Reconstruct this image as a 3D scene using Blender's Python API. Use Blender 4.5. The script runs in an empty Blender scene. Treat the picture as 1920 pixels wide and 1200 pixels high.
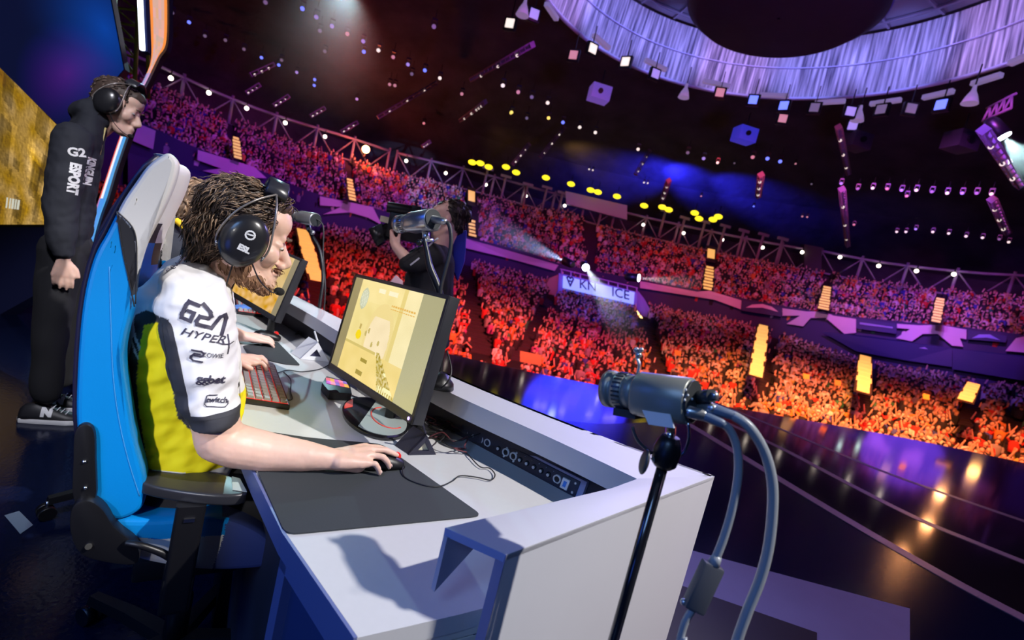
import bpy, bmesh, math, random
import numpy as np
from mathutils import Vector, Matrix, noise
from mathutils.bvhtree import BVHTree
V = Vector
PI = math.pi
rnd = random.Random(7)
sc = bpy.context.scene
COL = sc.collection

# ------------------------------------------------------------------ camera (16.9 mm lens, rolled, a little down)
FPX, CH = 900.0, 1.35
PITCH, ROLL = math.radians(6), math.radians(13.5)
CAMP = V((0, 0, CH))
F_ = V((0, math.cos(PITCH), -math.sin(PITCH)))
_u0 = V((0, math.sin(PITCH), math.cos(PITCH)))
R_ = V((1, 0, 0)) * math.cos(ROLL) + _u0 * math.sin(ROLL)
U_ = -V((1, 0, 0)) * math.sin(ROLL) + _u0 * math.cos(ROLL)
cd = bpy.data.cameras.new('camera'); cam = bpy.data.objects.new('camera', cd); COL.objects.link(cam)
cam.matrix_world = Matrix(((R_.x, U_.x, -F_.x, 0), (R_.y, U_.y, -F_.y, 0), (R_.z, U_.z, -F_.z, CH), (0, 0, 0, 1)))
cd.sensor_width = 36; cd.sensor_fit = 'HORIZONTAL'; cd.lens = 36 * FPX / 1920
cd.clip_start = 0.02; cd.clip_end = 400
cd.dof.use_dof = True; cd.dof.focus_distance = 1.35; cd.dof.aperture_fstop = 3.6
sc.camera = cam

# measuring aids: where a sight line meets a level, a depth, an upright plane, the round of the hall
def ray(x, y): return F_ * FPX + R_ * (x - 960) + U_ * (600 - y)
def az(x, y, z=0.0):
    d = ray(x, y); return CAMP + d * ((z - CH) / d.z)
def ad(x, y, dep): return CAMP + ray(x, y) * (dep / FPX)
def opl(x, y, P, n):
    d = ray(x, y); return CAMP + d * ((P - CAMP).dot(n) / d.dot(n))
def acyl(x, y, R, c=(5, 10)):
    d = ray(x, y); ox, oy = -c[0], -c[1]
    A = d.x * d.x + d.y * d.y; B = 2 * (ox * d.x + oy * d.y); Cc = ox * ox + oy * oy - R * R
    return CAMP + d * ((-B + math.sqrt(B * B - 4 * A * Cc)) / (2 * A))

# ------------------------------------------------------------------ materials
MATS = {}
def mat(name, col, rough=.5, metal=0, emit=None, es=1, noise_s=None, noise_a=.15, bump=None, coat=0, sss=0, alpha=1, spec=.5, sheen=0):
    if name in MATS: return MATS[name]
    m = bpy.data.materials.new(name); m.use_nodes = True
    nt = m.node_tree; b = nt.nodes['Principled BSDF']
    b.inputs['Base Color'].default_value = (*col, 1); b.inputs['Roughness'].default_value = rough
    b.inputs['Metallic'].default_value = metal; b.inputs['Specular IOR Level'].default_value = spec
    if coat: b.inputs['Coat Weight'].default_value = coat; b.inputs['Coat Roughness'].default_value = .1
    if sheen: b.inputs['Sheen Weight'].default_value = sheen
    if sss:
        b.inputs['Subsurface Weight'].default_value = sss; b.inputs['Subsurface Radius'].default_value = (.012, .005, .003)
    if emit is not None:
        b.inputs['Emission Color'].default_value = (*emit, 1); b.inputs['Emission Strength'].default_value = es
    tc = nt.nodes.new('ShaderNodeTexCoord')
    if noise_s:
        n = nt.nodes.new('ShaderNodeTexNoise'); n.inputs['Scale'].default_value = noise_s; n.inputs['Detail'].default_value = 5
        nt.links.new(tc.outputs['Object'], n.inputs['Vector'])
        mx = nt.nodes.new('ShaderNodeMix'); mx.data_type = 'RGBA'; mx.blend_type = 'MULTIPLY'
        rp = nt.nodes.new('ShaderNodeMapRange'); rp.inputs[3].default_value = 1 - noise_a; rp.inputs[4].default_value = 1 + noise_a
        nt.links.new(n.outputs['Fac'], rp.inputs[0]); mx.inputs[0].default_value = 1
        mx.inputs[6].default_value = (*col, 1); nt.links.new(rp.outputs[0], mx.inputs[7]); nt.links.new(mx.outputs[2], b.inputs['Base Color'])
    if bump:
        n2 = nt.nodes.new('ShaderNodeTexNoise'); n2.inputs['Scale'].default_value = bump[0]; n2.inputs['Detail'].default_value = 4
        nt.links.new(tc.outputs['Object'], n2.inputs['Vector'])
        bp = nt.nodes.new('ShaderNodeBump'); bp.inputs['Strength'].default_value = bump[1]; bp.inputs['Distance'].default_value = bump[2]
        nt.links.new(n2.outputs['Fac'], bp.inputs['Height']); nt.links.new(bp.outputs[0], b.inputs['Normal'])
    MATS[name] = m; return m
def vmat(name, rough=.7, emit=0, base=1, attr='Col'):
    """colour of each thing or picture element read from the mesh"""
    if name in MATS: return MATS[name]
    m = bpy.data.materials.new(name); m.use_nodes = True; nt = m.node_tree; b = nt.nodes['Principled BSDF']
    a = nt.nodes.new('ShaderNodeAttribute'); a.attribute_name = attr
    b.inputs['Roughness'].default_value = rough
    if base: nt.links.new(a.outputs['Color'], b.inputs['Base Color'])
    else: b.inputs['Base Color'].default_value = (.01, .01, .01, 1)
    if emit: nt.links.new(a.outputs['Color'], b.inputs['Emission Color']); b.inputs['Emission Strength'].default_value = emit
    MATS[name] = m; return m

# ------------------------------------------------------------------ objects
def props(o, label=None, cat=None, group=None, kind=None):
    if label: o['label'] = label
    if cat: o['category'] = cat
    if group: o['group'] = group
    if kind: o['kind'] = kind
    return o
def thing(name, loc, label, cat, group=None):
    o = bpy.data.objects.new(name, None); COL.objects.link(o); o.location = loc; o.empty_display_size = .05
    return props(o, label, cat, group)
def wloc(o):
    p = V((0, 0, 0))
    while o is not None: p = p + o.location; o = o.parent
    return p
def link(name, me, parent=None, loc=None):
    """me holds world coordinates; they are made local to the parent (or to loc)"""
    o = bpy.data.objects.new(name, me); COL.objects.link(o)
    base = V((0, 0, 0))
    if parent is not None: base = wloc(parent); o.parent = parent
    elif loc is not None: base = V(loc); o.location = base
    if base.length > 0: me.transform(Matrix.Translation(-base))
    return o
def dup(root, d, label=None, group=None, rot=None):
    def cp(o, par):
        c = o.copy(); COL.objects.link(c)
        if par is not None: c.parent = par
        for ch in [k for k in ALLCH.get(o.name, [])]: cp(ch, c)
        return c
    r = cp(root, None); r.location = V(root.location) + V(d)
    if rot is not None: r.rotation_euler = rot
    if label: r['label'] = label
    if group: r['group'] = group
    return r
ALLCH = {}
def reg_children():
    ALLCH.clear()
    for o in bpy.data.objects:
        if o.parent: ALLCH.setdefault(o.parent.name, []).append(o)

class MB:
    def __init__(s): s.v = []; s.f = []; s.m = []; s.mats = []; s.sm = []
    def mi(s, m):
        if m not in s.mats: s.mats.append(m)
        return s.mats.index(m)
    def add(s, vs, fs, m, smooth=False):
        o = len(s.v); s.v += [V(p) for p in vs]; k = s.mi(m)
        for f in fs: s.f.append([i + o for i in f]); s.m.append(k); s.sm.append(smooth)
        return s
    def box(s, c, ax, ay, az_, m):
        """centre and three half-axis vectors"""
        c, ax, ay, az_ = V(c), V(ax), V(ay), V(az_)
        if ax.cross(ay).dot(az_) < 0: ax = -ax
        vs = [c + ax * i + ay * j + az_ * k for k in (-1, 1) for j in (-1, 1) for i in (-1, 1)]
        return s.add(vs, [(0, 2, 3, 1), (4, 5, 7, 6), (0, 1, 5, 4), (2, 6, 7, 3), (0, 4, 6, 2), (1, 3, 7, 5)], m)
    def prism(s, pts, d, m):
        pts = [V(p) for p in pts]; d = V(d); n = len(pts)
        nn = V((0, 0, 0))
        for i in range(n): nn += pts[i].cross(pts[(i + 1) % n])
        if nn.dot(d) > 0: pts = pts[::-1]
        vs = pts + [p + d for p in pts]
        fs = [tuple(range(n)), tuple(range(2 * n - 1, n - 1, -1))]
        fs += [(i, i + n, (i + 1) % n + n, (i + 1) % n) for i in range(n)]
        return s.add(vs, fs, m)
    def cyl(s, p0, p1, r0, m, r1=None, n=16, smooth=True, caps=True):
        p0, p1 = V(p0), V(p1); r1 = r0 if r1 is None else r1
        return s.lathe(p0, (p1 - p0), [(0, r0), (1, r1)], m, n, smooth, caps)
    def lathe(s, p0, d, prof, m, n=24, smooth=True, caps=True):
        """prof: (fraction along d, radius)"""
        p0, d = V(p0), V(d); w = d.normalized(); u = w.orthogonal().normalized(); v = w.cross(u)
        vs = []; fs = []
        for t, r in prof:
            for i in range(n):
                a = 2 * PI * i / n; vs.append(p0 + d * t + u * (r * math.cos(a)) + v * (r * math.sin(a)))
        for k in range(len(prof) - 1):
            for i in range(n):
                j = (i + 1) % n; fs.append((k * n + i, k * n + j, (k + 1) * n + j, (k + 1) * n + i))
        s.add(vs, fs, m, smooth)
        if caps:
            o = len(s.v) - len(vs); k = s.mi(m)
            s.f.append([o + i for i in range(n)][::-1]); s.m.append(k); s.sm.append(False)
            s.f.append([o + (len(prof) - 1) * n + i for i in range(n)]); s.m.append(k); s.sm.append(False)
        return s
    def ell(s, c, ax, ay, az_, m, nu=16, nv=10):
        c, ax, ay, az_ = V(c), V(ax), V(ay), V(az_); vs = []; fs = []
        if ax.cross(ay).dot(az_) < 0: ax = -ax
        vs.append(c - az_)
        for j in range(1, nv):
            t = -PI / 2 + PI * j / nv
            for i in range(nu):
                a = 2 * PI * i / nu; vs.append(c + ax * (math.cos(t) * math.cos(a)) + ay * (math.cos(t) * math.sin(a)) + az_ * math.sin(t))
        vs.append(c + az_); L = len(vs) - 1
        for i in range(nu):
            j = (i + 1) % nu; fs.append((0, 1 + j, 1 + i)); fs.append((L, L - nu + i, L - nu + j))
            for k in range(nv - 2): a = 1 + k * nu; fs.append((a + i, a + j, a + nu + j, a + nu + i))
        return s.add(vs, fs, m, True)
    def sph(s, c, r, m, nu=16, nv=10): return s.ell(c, (r, 0, 0), (0, r, 0), (0, 0, r), m, nu, nv)
    def cap(s, p0, r0, p1, r1, m, n=14):
        """round-ended tapered limb"""
        p0, p1 = V(p0), V(p1); d = p1 - p0; L = d.length
        if L < 1e-6: return s.sph(p0, max(r0, r1), m)
        w = d / L; u = w.orthogonal().normalized(); v = w.cross(u); vs = [p0 - w * r0]; fs = []; rings = 0
        for a in (-60, -30, 0): vs += s._ring(p0 + w * (r0 * math.sin(math.radians(a))), u, v, r0 * math.cos(math.radians(a)), n); rings += 1
        for a in (0, 30, 60): vs += s._ring(p1 + w * (r1 * math.sin(math.radians(a))), u, v, r1 * math.cos(math.radians(a)), n); rings += 1
        vs.append(p1 + w * r1); Lx = len(vs) - 1
        for i in range(n):
            j = (i + 1) % n; fs.append((0, 1 + j, 1 + i)); fs.append((Lx, Lx - n + i, Lx - n + j))
            for k in range(rings - 1): a = 1 + k * n; fs.append((a + i, a + j, a + n + j, a + n + i))
        return s.add(vs, fs, m, True)
    def _ring(s, c, u, v, r, n): return [c + u * (r * math.cos(2 * PI * i / n)) + v * (r * math.sin(2 * PI * i / n)) for i in range(n)]
    def chain(s, pr, m, n=14):
        for (a, ra), (b, rb) in zip(pr[:-1], pr[1:]): s.cap(a, ra, b, rb, m, n)
        return s
    def tube(s, pts, r, m, n=8, sub=6, smooth=True):
        """pts: control points; a smooth curve through them; r number or list"""
        P = [V(p) for p in pts]; rr = r if isinstance(r, (list, tuple)) else [r] * len(P)
        C = []; Rr = []
        for i in range(len(P) - 1):
            a = P[max(i - 1, 0)]; b = P[i]; c = P[i + 1]; d = P[min(i + 2, len(P) - 1)]
            for k in range(sub):
                t = k / sub; C.append(.5 * ((2 * b) + (c - a) * t + (2 * a - 5 * b + 4 * c - d) * t * t + (3 * b - a - 3 * c + d) * t ** 3)); Rr.append(rr[i] + (rr[i + 1] - rr[i]) * t)
        C.append(P[-1]); Rr.append(rr[-1])
        u = (C[1] - C[0]).orthogonal().normalized(); vs = []; fs = []
        for i, c in enumerate(C):
            t = (C[min(i + 1, len(C) - 1)] - C[max(i - 1, 0)]).normalized()
            u = (u - t * u.dot(t)).normalized(); v = t.cross(u); vs += s._ring(c, u, v, Rr[i], n)
        for k in range(len(C) - 1):
            for i in range(n): j = (i + 1) % n; fs.append((k * n + i, k * n + j, (k + 1) * n + j, (k + 1) * n + i))
        fs.append(tuple(range(n))[::-1]); fs.append(tuple((len(C) - 1) * n + i for i in range(n)))
        return s.add(vs, fs, m, smooth)
    def loft(s, rings, m, smooth=True, closed=True, caps=True):
        n = len(rings[0]); vs = [p for r in rings for p in r]; fs = []
        for k in range(len(rings) - 1):
            for i in range(n if closed else n - 1):
                j = (i + 1) % n; fs.append((k * n + i, k * n + j, (k + 1) * n + j, (k + 1) * n + i))
        if caps and closed: fs.append(tuple(range(n))[::-1]); fs.append(tuple((len(rings) - 1) * n + i for i in range(n)))
        return s.add(vs, fs, m, smooth)
    def mesh(s, name):
        me = bpy.data.meshes.new(name); me.from_pydata([tuple(p) for p in s.v], [], s.f)
        for m in s.mats: me.materials.append(m)
        me.polygons.foreach_set('material_index', s.m); me.polygons.foreach_set('use_smooth', s.sm); me.update()
        return me
    def obj(s, name, parent=None, loc=None, bevel=0, seg=2, label=None, cat=None, group=None, kind=None, fixn=False):
        me = s.mesh(name)
        if bevel or fixn:
            bm = bmesh.new(); bm.from_mesh(me)
            if fixn: bmesh.ops.recalc_face_normals(bm, faces=bm.faces)
            if bevel:
                ed = [e for e in bm.edges if len(e.link_faces) == 2 and e.calc_face_angle(0) > .6]
                if ed: bmesh.ops.bevel(bm, geom=ed, offset=bevel, segments=seg, affect='EDGES', profile=.6, clamp_overlap=True)
            bm.to_mesh(me); bm.free()
            if bevel: me.polygons.foreach_set('use_smooth', [True] * len(me.polygons)); me.set_sharp_from_angle(angle=math.radians(40))
        o = link(name, me, parent, loc); return props(o, label, cat, group, kind)

def organic(mb, name, parent, vox=.006, smooth=4, disp=None, mats=None, loc=None):
    """melt the overlapping pieces of mb into one continuous skin"""
    me = mb.mesh(name); o = bpy.data.objects.new(name, me); COL.objects.link(o)
    md = o.modifiers.new('r', 'REMESH'); md.mode = 'VOXEL'; md.voxel_size = vox; md.use_smooth_shade = True
    if smooth: ms = o.modifiers.new('s', 'SMOOTH'); ms.iterations = smooth; ms.factor = .5
    dg = bpy.context.evaluated_depsgraph_get(); me2 = bpy.data.meshes.new_from_object(o.evaluated_get(dg), depsgraph=dg)
    bpy.data.objects.remove(o); bpy.data.meshes.remove(me); me2.name = name
    if disp:
        n = len(me2.vertices); co = np.empty(n * 3); me2.vertices.foreach_get('co', co); no = np.empty(n * 3); me2.vertices.foreach_get('normal', no)
        co = co.reshape(-1, 3); no = no.reshape(-1, 3)
        d = np.array([disp(V(p)) for p in co]); co += no * d[:, None]; me2.vertices.foreach_set('co', co.ravel())
    me2.materials.clear()
    for m in (mats or mb.mats): me2.materials.append(m)
    me2.polygons.foreach_set('use_smooth', [True] * len(me2.polygons)); me2.update()
    return link(name, me2, parent, loc)

def text_mesh(txt, size=1, depth=0, spacing=1.0, shear=0, sx=1.0, bold=.0):
    cu = bpy.data.curves.new('t', 'FONT'); cu.body = txt; cu.size = size; cu.extrude = depth; cu.space_character = spacing; cu.shear = shear
    cu.align_x = 'CENTER'; cu.align_y = 'CENTER'; cu.offset = bold; cu.resolution_u = 3
    o = bpy.data.objects.new('t', cu); COL.objects.link(o); dg = bpy.context.evaluated_depsgraph_get()
    me = bpy.data.meshes.new_from_object(o.evaluated_get(dg)); bpy.data.objects.remove(o); bpy.data.curves.remove(cu)
    me.transform(Matrix.Diagonal((sx, 1, 1, 1))); return me
def strokes_mesh(paths, w):
    """flat strokes: polylines with width w, in the xy plane"""
    vs = []; fs = []
    for P in paths:
        P = [V((p[0], p[1], 0)) for p in P]
        for a, b in zip(P[:-1], P[1:]):
            d = (b - a).normalized(); n = V((-d.y, d.x, 0)) * w / 2; a2 = a - d * w / 2 * .95; b2 = b + d * w / 2 * .95
            o = len(vs); vs += [a2 - n, b2 - n, b2 + n, a2 + n]; fs.append((o, o + 1, o + 2, o + 3))
    me = bpy.data.meshes.new('s'); me.from_pydata([tuple(v) for v in vs], [], fs); me.update(); return me
def put_flat(me, name, O, X, Y, m, parent, lift=.0008):
    """flat letters on a flat face: O centre, X right, Y up"""
    X = V(X).normalized(); Y = V(Y).normalized(); N = X.cross(Y)
    M = Matrix(((X.x, Y.x, N.x, 0), (X.y, Y.y, N.y, 0), (X.z, Y.z, N.z, 0), (0, 0, 0, 1)))
    M.translation = V(O) + N * lift; me.transform(M); me.materials.clear(); me.materials.append(m)
    me.name = name; return link(name, me, parent)
def put_on(me, name, O, X, Y, m, parent, bvh, toward, lift=.0015, cell=.006):
    """letters laid onto a curved surface: cut fine, then dropped along -toward"""
    bm = bmesh.new(); bm.from_mesh(me); bmesh.ops.triangulate(bm, faces=bm.faces)
    for _ in range(5):
        L = [e for e in bm.edges if e.calc_length() > cell]
        if not L: break
        bmesh.ops.subdivide_edges(bm, edges=L, cuts=1); bmesh.ops.triangulate(bm, faces=[f for f in bm.faces if len(f.verts) > 3])
    X = V(X).normalized(); Y = V(Y).normalized(); T = V(toward).normalized()
    for v in bm.verts:
        p = V(O) + X * v.co.x + Y * v.co.y; h = bvh.ray_cast(p + T * .6, -T)
        v.co = (h[0] + T * lift) if h[0] is not None else p
    bm.normal_update(); bm.to_mesh(me); bm.free()
    me.materials.clear(); me.materials.append(m); me.name = name; me.polygons.foreach_set('use_smooth', [True] * len(me.polygons)); return link(name, me, parent)
def bvh_of(o):
    me = o.data; off = wloc(o); return BVHTree.FromPolygons([v.co + off for v in me.vertices], [tuple(p.vertices) for p in me.polygons])
def spot(name, loc, to, color, watts, angle=40, blend=.5, r=.1):
    l = bpy.data.lights.new(name, 'SPOT'); l.energy = watts; l.color = color; l.spot_size = math.radians(angle); l.spot_blend = blend; l.shadow_soft_size = r
    o = bpy.data.objects.new(name, l); COL.objects.link(o); o.location = loc; d = V(to) - V(loc); o.rotation_euler = d.to_track_quat('-Z', 'Y').to_euler(); return o
def area(name, loc, to, color, watts, sx=1, sy=1):
    l = bpy.data.lights.new(name, 'AREA'); l.energy = watts; l.color = color; l.shape = 'RECTANGLE'; l.size = sx; l.size_y = sy
    o = bpy.data.objects.new(name, l); COL.objects.link(o); o.location = loc; d = V(to) - V(loc); o.rotation_euler = d.to_track_quat('-Z', 'Y').to_euler(); return o
def cr(P, sub=8):
    """smooth curve through points"""
    P = [V(p) for p in P]; C = []
    for i in range(len(P) - 1):
        a = P[max(i - 1, 0)]; b = P[i]; c = P[i + 1]; d = P[min(i + 2, len(P) - 1)]
        for k in range(sub):
            t = k / sub; C.append(.5 * ((2 * b) + (c - a) * t + (2 * a - 5 * b + 4 * c - d) * t * t + (3 * b - a - 3 * c + d) * t ** 3))
    return C + [P[-1]]
def resample(P, n):
    P = [V(p) for p in P]; L = [0]
    for a, b in zip(P[:-1], P[1:]): L.append(L[-1] + (b - a).length)
    out = []; k = 0
    for i in range(n):
        t = L[-1] * i / (n - 1)
        while k < len(L) - 2 and L[k + 1] < t: k += 1
        f = (t - L[k]) / max(L[k + 1] - L[k], 1e-9); out.append(P[k].lerp(P[k + 1], min(max(f, 0), 1)))
    return out

Z = V((0, 0, 1))
A_ = V((-.543, .84, 0)).normalized()     # along the desk, away
B_ = V((.84, .543, 0)).normalized()      # the way the players face
# ================================================================== THE HALL
M_floor = mat('floor_gloss', (.012, .010, .014), .085, noise_s=3, noise_a=.3, spec=.7)
M_floor_l = mat('floor_platform', (.003, .006, .026), .16, spec=.22, noise_s=40, noise_a=.5, bump=(60, .3, .002))
M_black = mat('black_matt', (.01, .01, .012), .6)
M_blk_pl = mat('black_plastic', (.007, .007, .009), .38, bump=(900, .08, .0003))
M_tier = mat('tier_concrete', (.03, .02, .03), .9, noise_s=2)
M_roof = mat('roof_black', (.06, .055, .07), .85, noise_s=.5, noise_a=.8, bump=(1.2, .6, .2))
M_strip = mat('nosing_metal', (.34, .26, .33), .35, metal=.1, noise_s=6, noise_a=.25)
M_steel = mat('truss_steel', (.28, .26, .32), .55)
M_white = mat('white_panel', (.8, .78, .8), .5)
M_navy = mat('navy_banner', (.02, .03, .12), .6)

step3 = [az(x, y, 0) for x, y in ((1280, 789), (1375, 846), (1508, 927), (1617, 992), (1717, 1050), (1821, 1108), (1920, 1160), (2060, 1236))]
step2 = [az(x, y, -.15) for x, y in ((1270, 752), (1354, 789), (1467, 842), (1592, 908), (1717, 971), (1820, 1014), (1920, 1054), (2060, 1108))]
step1 = [az(x, y, -.3) for x, y in ((1250, 722), (1333, 752), (1467, 806), (1633, 875), (1758, 921), (1920, 977), (2060, 1022))]
s3, s2, s1 = cr(step3, 6), cr(step2, 6), cr(step1, 6)
def flat(name, pts, z, th, m, kind='structure', **k):
    b = MB(); b.prism([V((p[0], p[1], z)) for p in pts], V((0, 0, -th)), m); return b.obj(name, kind=kind, **k)
left = [(1.2, 4.9), (.5, 4.55), (-.8, 4.9), (-3, 7), (-7, 9), (-9, 6), (-9, -3), (6, -3)]
flat('floor', [(p.x, p.y) for p in s3[::-1]] + left, 0, .14, M_floor_l)
lo1 = [(.9, 5.1), (.4, 4.7), (-.8, 5.1), (-3, 7.2)]
flat('floor_tread_upper', [(p.x, p.y) for p in s2[::-1]] + lo1 + [(0, 3), (4, 0), (8, 0)], -.15, .14, M_floor)
flat('floor_tread_lower', [(p.x, p.y) for p in s1[::-1]] + [(.8, 5.4), (-.8, 5.6), (0, 3), (4, 0), (9, 0)], -.3, .14, M_floor)
far = [az(x, y, -.45) for x, y in ((300, 505), (560, 585), (840, 663), (1120, 722), (1360, 762), (1500, 786), (1700, 822), (1920, 868), (2100, 910))]
flat('floor_stage', [(p.x, p.y) for p in cr(far, 5)] + [(22, 2), (12, -2), (-9, -2)], -.45, 1.2, M_floor)
for s, z in ((s3, 0), (s2, -.15), (s1, -.3)):
    b = MB(); w = .13
    for p, q in zip(s[:-1], s[1:]):
        d = (q - p).normalized(); n = V((-d.y, d.x, 0)) * w / 2
        b.prism([p - n + Z * .004, q - n + Z * .004, q + n + Z * .004, p + n + Z * .004], -Z * .02, M_strip)
    b.obj('trim_step_nosing', kind='structure')
# arena floor far below the stage
flat('floor_arena', [(40 * math.cos(a) + 5, 40 * math.sin(a) + 10) for a in [i * PI / 16 for i in range(32)]], -2.6, .3, M_black)

# ---- bowls
low_bot_px = ((60, 440, 13), (200, 480, 13), (350, 535, 13.5), (550, 600, 14), (700, 642, 15), (840, 672, 16), (1120, 730, 17.5), (1360, 768, 18.5), (1520, 795, 19), (1700, 828, 19.5), (1920, 872, 20), (2090, 905, 20))
def ah(x, y, hd):
    d = ray(x, y); return CAMP + d * (hd / math.hypot(d.x, d.y))
low_bot = [ah(*p) - Z * .5 for p in low_bot_px]
low_top_px = ((60, 300), (150, 322), (240, 345), (330, 380), (430, 400), (596, 412), (715, 432), (873, 476), (990, 506), (1053, 521), (1200, 556), (1300, 580), (1390, 596), (1467, 616), (1605, 662), (1700, 680), (1785, 694), (1920, 714), (2090, 735))
low_top = [acyl(x, y, 30) - Z * .4 for x, y in low_top_px]
up_bot_px = ((60, 150), (150, 190), (240, 222), (291, 243), (371, 280), (477, 317), (596, 366), (715, 396), (873, 445), (990, 475), (1053, 497), (1200, 526), (1307, 545), (1398, 562), (1467, 575), (1605, 596), (1820, 617), (1920, 630), (2090, 650))
up_bot = [acyl(x, y, 31.2) - Z * .6 for x, y in up_bot_px]
tr_top_px = ((120, 60), (260, 107), (398, 170), (517, 216), (652, 257), (731, 283), (873, 317), (1000, 352), (1059, 357), (1183, 401), (1367, 441), (1503, 466), (1541, 471), (1667, 494), (1820, 511), (1920, 517), (2090, 527))
tr_top = [acyl(x, y, 37) for x, y in tr_top_px]
up_top = [acyl(x, y + 36, 36.6) for x, y in tr_top_px]
def surf(lo, hi, ns, nt, ease=1.0):
    a = resample(cr(lo, 8), ns); b = resample(cr(hi, 8), ns); g = []
    for j in range(nt + 1):
        t = j / nt; row = []
        for p, q in zip(a, b): r = p.lerp(q, t); r.z = p.z + (q.z - p.z) * t ** ease; row.append(r)
        g.append(row)
    return g
def proj(P):
    v = V(P) - CAMP; d = v.dot(F_)
    return (960 + FPX * v.dot(R_) / d, 600 - FPX * v.dot(U_) / d, d)
def tier(name, g):
    """stepped seating tier"""
    b = MB(); rings = []
    for j, row in enumerate(g):
        zz = Z * 0
        if j: rings.append([V((p.x, p.y, g[j - 1][i].z - .45)) for i, p in enumerate(row)])
        rings.append([p - Z * .45 for p in row])
    vs = [p for r in rings for p in r]; n = len(rings[0]); fs = []
    for k in range(len(rings) - 1):
        for i in range(n - 1): fs.append((k * n + i, k * n + i + 1, (k + 1) * n + i + 1, (k + 1) * n + i))
    b.add(vs, fs, M_tier); return b.obj(name, kind='structure')
GL = surf(low_bot, low_top, 90, 36, 1.15)
GU = surf(up_bot, up_top, 90, 18, 1.0)
tier('floor_lower_tier', GL); tier('floor_upper_tier', GU)

# ---- people of the crowd
PAL = [(.012, .012, .016)] * 9 + [(.03, .03, .04)] * 4 + [(.75, .72, .7)] * 4 + [(.6, .04, .03)] * 4 + [(.75, .3, .06)] * 2 + [(.05, .07, .4)] * 2 + [(.3, .3, .33)] * 2 + [(.6, .5, .1), (.05, .25, .12), (.4, .08, .3)]
SKIN = [(.62, .40, .30), (.7, .48, .37), (.55, .34, .24), (.74, .55, .45)]
HAIR = [(.02, .013, .01), (.05, .03, .015), (.12, .07, .03), (.3, .2, .09)]
def head_low(n=6): pass
def person_low(rr):
    """small seated figure: torso, head, hair, often raised arms; returns verts, faces, face colours"""
    vs = []; fs = []; cs = []
    sh = rr.choice(PAL); sk = rr.choice(SKIN); ha = rr.choice(HAIR)
    def ring(z, rx, ry, n=6): return [(rx * math.cos(2 * PI * i / n), ry * math.sin(2 * PI * i / n), z) for i in range(n)]
    def stack(rings, col, top=True):
        o = len(vs); n = len(rings[0])
        for r in rings: vs.extend(r)
        for k in range(len(rings) - 1):
            for i in range(n): j = (i + 1) % n; fs.append((o + k * n + i, o + k * n + j, o + (k + 1) * n + j, o + (k + 1) * n + i)); cs.append(col)
        if top: fs.append(tuple(o + (len(rings) - 1) * n + i for i in range(n))); cs.append(col)
    stack([ring(-.45, .19, .14), ring(-.05, .23, .14), ring(.06, .15, .1)], sh)
    hz = .17 + rr.uniform(-.03, .05)
    stack([ring(.05, .06, .06), ring(hz - .05, .085, .09), ring(hz + .02, .095, .1)], sk, False)
    stack([ring(hz + .02, .1, .105), ring(hz + .09, .085, .09), ring(hz + .125, .03, .03)], ha)
    k = rr.random()
    if k < .5:
        for sx in ((-1, 1) if k < .3 else (rr.choice((-1, 1)),)):
            x0 = sx * .2; x1 = sx * rr.uniform(.12, .32); z1 = rr.uniform(.2, .48); y1 = -rr.uniform(.05, .25)
            o = len(vs); w = .04
            for (x, y, z) in ((x0, 0, -.04), ((x0 + x1) / 2 + sx * .05, y1 * .7, z1 * .4), (x1, y1, z1)):
                vs.extend([(x - w, y, z), (x + w, y, z), (x, y + w, z + w)])
            for kk in range(2):
                col = sh if kk == 0 else sk
                for i in range(3): j = (i + 1) % 3; fs.append((o + kk * 3 + i, o + kk * 3 + j, o + kk * 3 + 3 + j, o + kk * 3 + 3 + i)); cs.append(col)
            fs.append((o + 6, o + 7, o + 8)); cs.append(sk)
    return vs, fs, cs
# (pixel-measured) gangways: top x,y  bottom x,y  half width at the top / bottom
gang_low = [(872, 470, 905, 665, 11, 24), (1462, 605, 1425, 735, 9, 18), (1637, 668, 1625, 775, 10, 18), (1846, 704, 1806, 800, 12, 24), (585, 405, 600, 575, 16, 26), (1052, 520, 960, 690, 12, 18), (1195, 555, 1262, 740, 12, 20), (1900, 712, 1885, 850, 8, 14)]
gang_up = [(430, 215, 447, 305, 9, 10), (650, 290, 660, 380, 9, 10), (886, 350, 884, 450, 13, 13), (1108, 405, 1108, 508, 11, 12), (1337, 455, 1326, 550, 10, 12), (1552, 500, 1543, 588, 8, 9), (1762, 535, 1755, 612, 9, 9), (240, 150, 262, 240, 8, 8)]
def in_gang(P, gs):
    x, y, _ = proj(P)
    for x0, y0, x1, y1, w0, w1 in gs:
        t = (y - y0) / (y1 - y0)
        if -.1 < t < 1.1 and abs(x - (x0 + (x1 - x0) * t)) < w0 + (w1 - w0) * t: return True
    return False
spots_low = []; spots_up = []
rr = random.Random(11)
for j, row in enumerate(GL[:-1]):
    L = sum((b_ - a_).length for a_, b_ in zip(row[:-1], row[1:])); n = int(L / .42)
    for i, p in enumerate(resample(row, n)):
        if rr.random() < .05: continue
        q = p + V((rr.uniform(-.12, .12), rr.uniform(-.12, .12), rr.uniform(-.03, .08)))
        x, y, d = proj(q)
        if d < 5 or x < 120 or x > 1990 or in_gang(q, gang_low): continue
        spots_low.append((q, d))
for j, row in enumerate(GU[:-1]):
    L = sum((b_ - a_).length for a_, b_ in zip(row[:-1], row[1:])); n = int(L / .40)
    for i, p in enumerate(resample(row, n)):
        if rr.random() < .04: continue
        q = p + V((rr.uniform(-.1, .1), rr.uniform(-.1, .1), rr.uniform(-.03, .1)))
        x, y, d = proj(q)
        if d < 5 or x < 200 or x > 1990 or in_gang(q, gang_up): continue
        spots_up.append((q, d))
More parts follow.
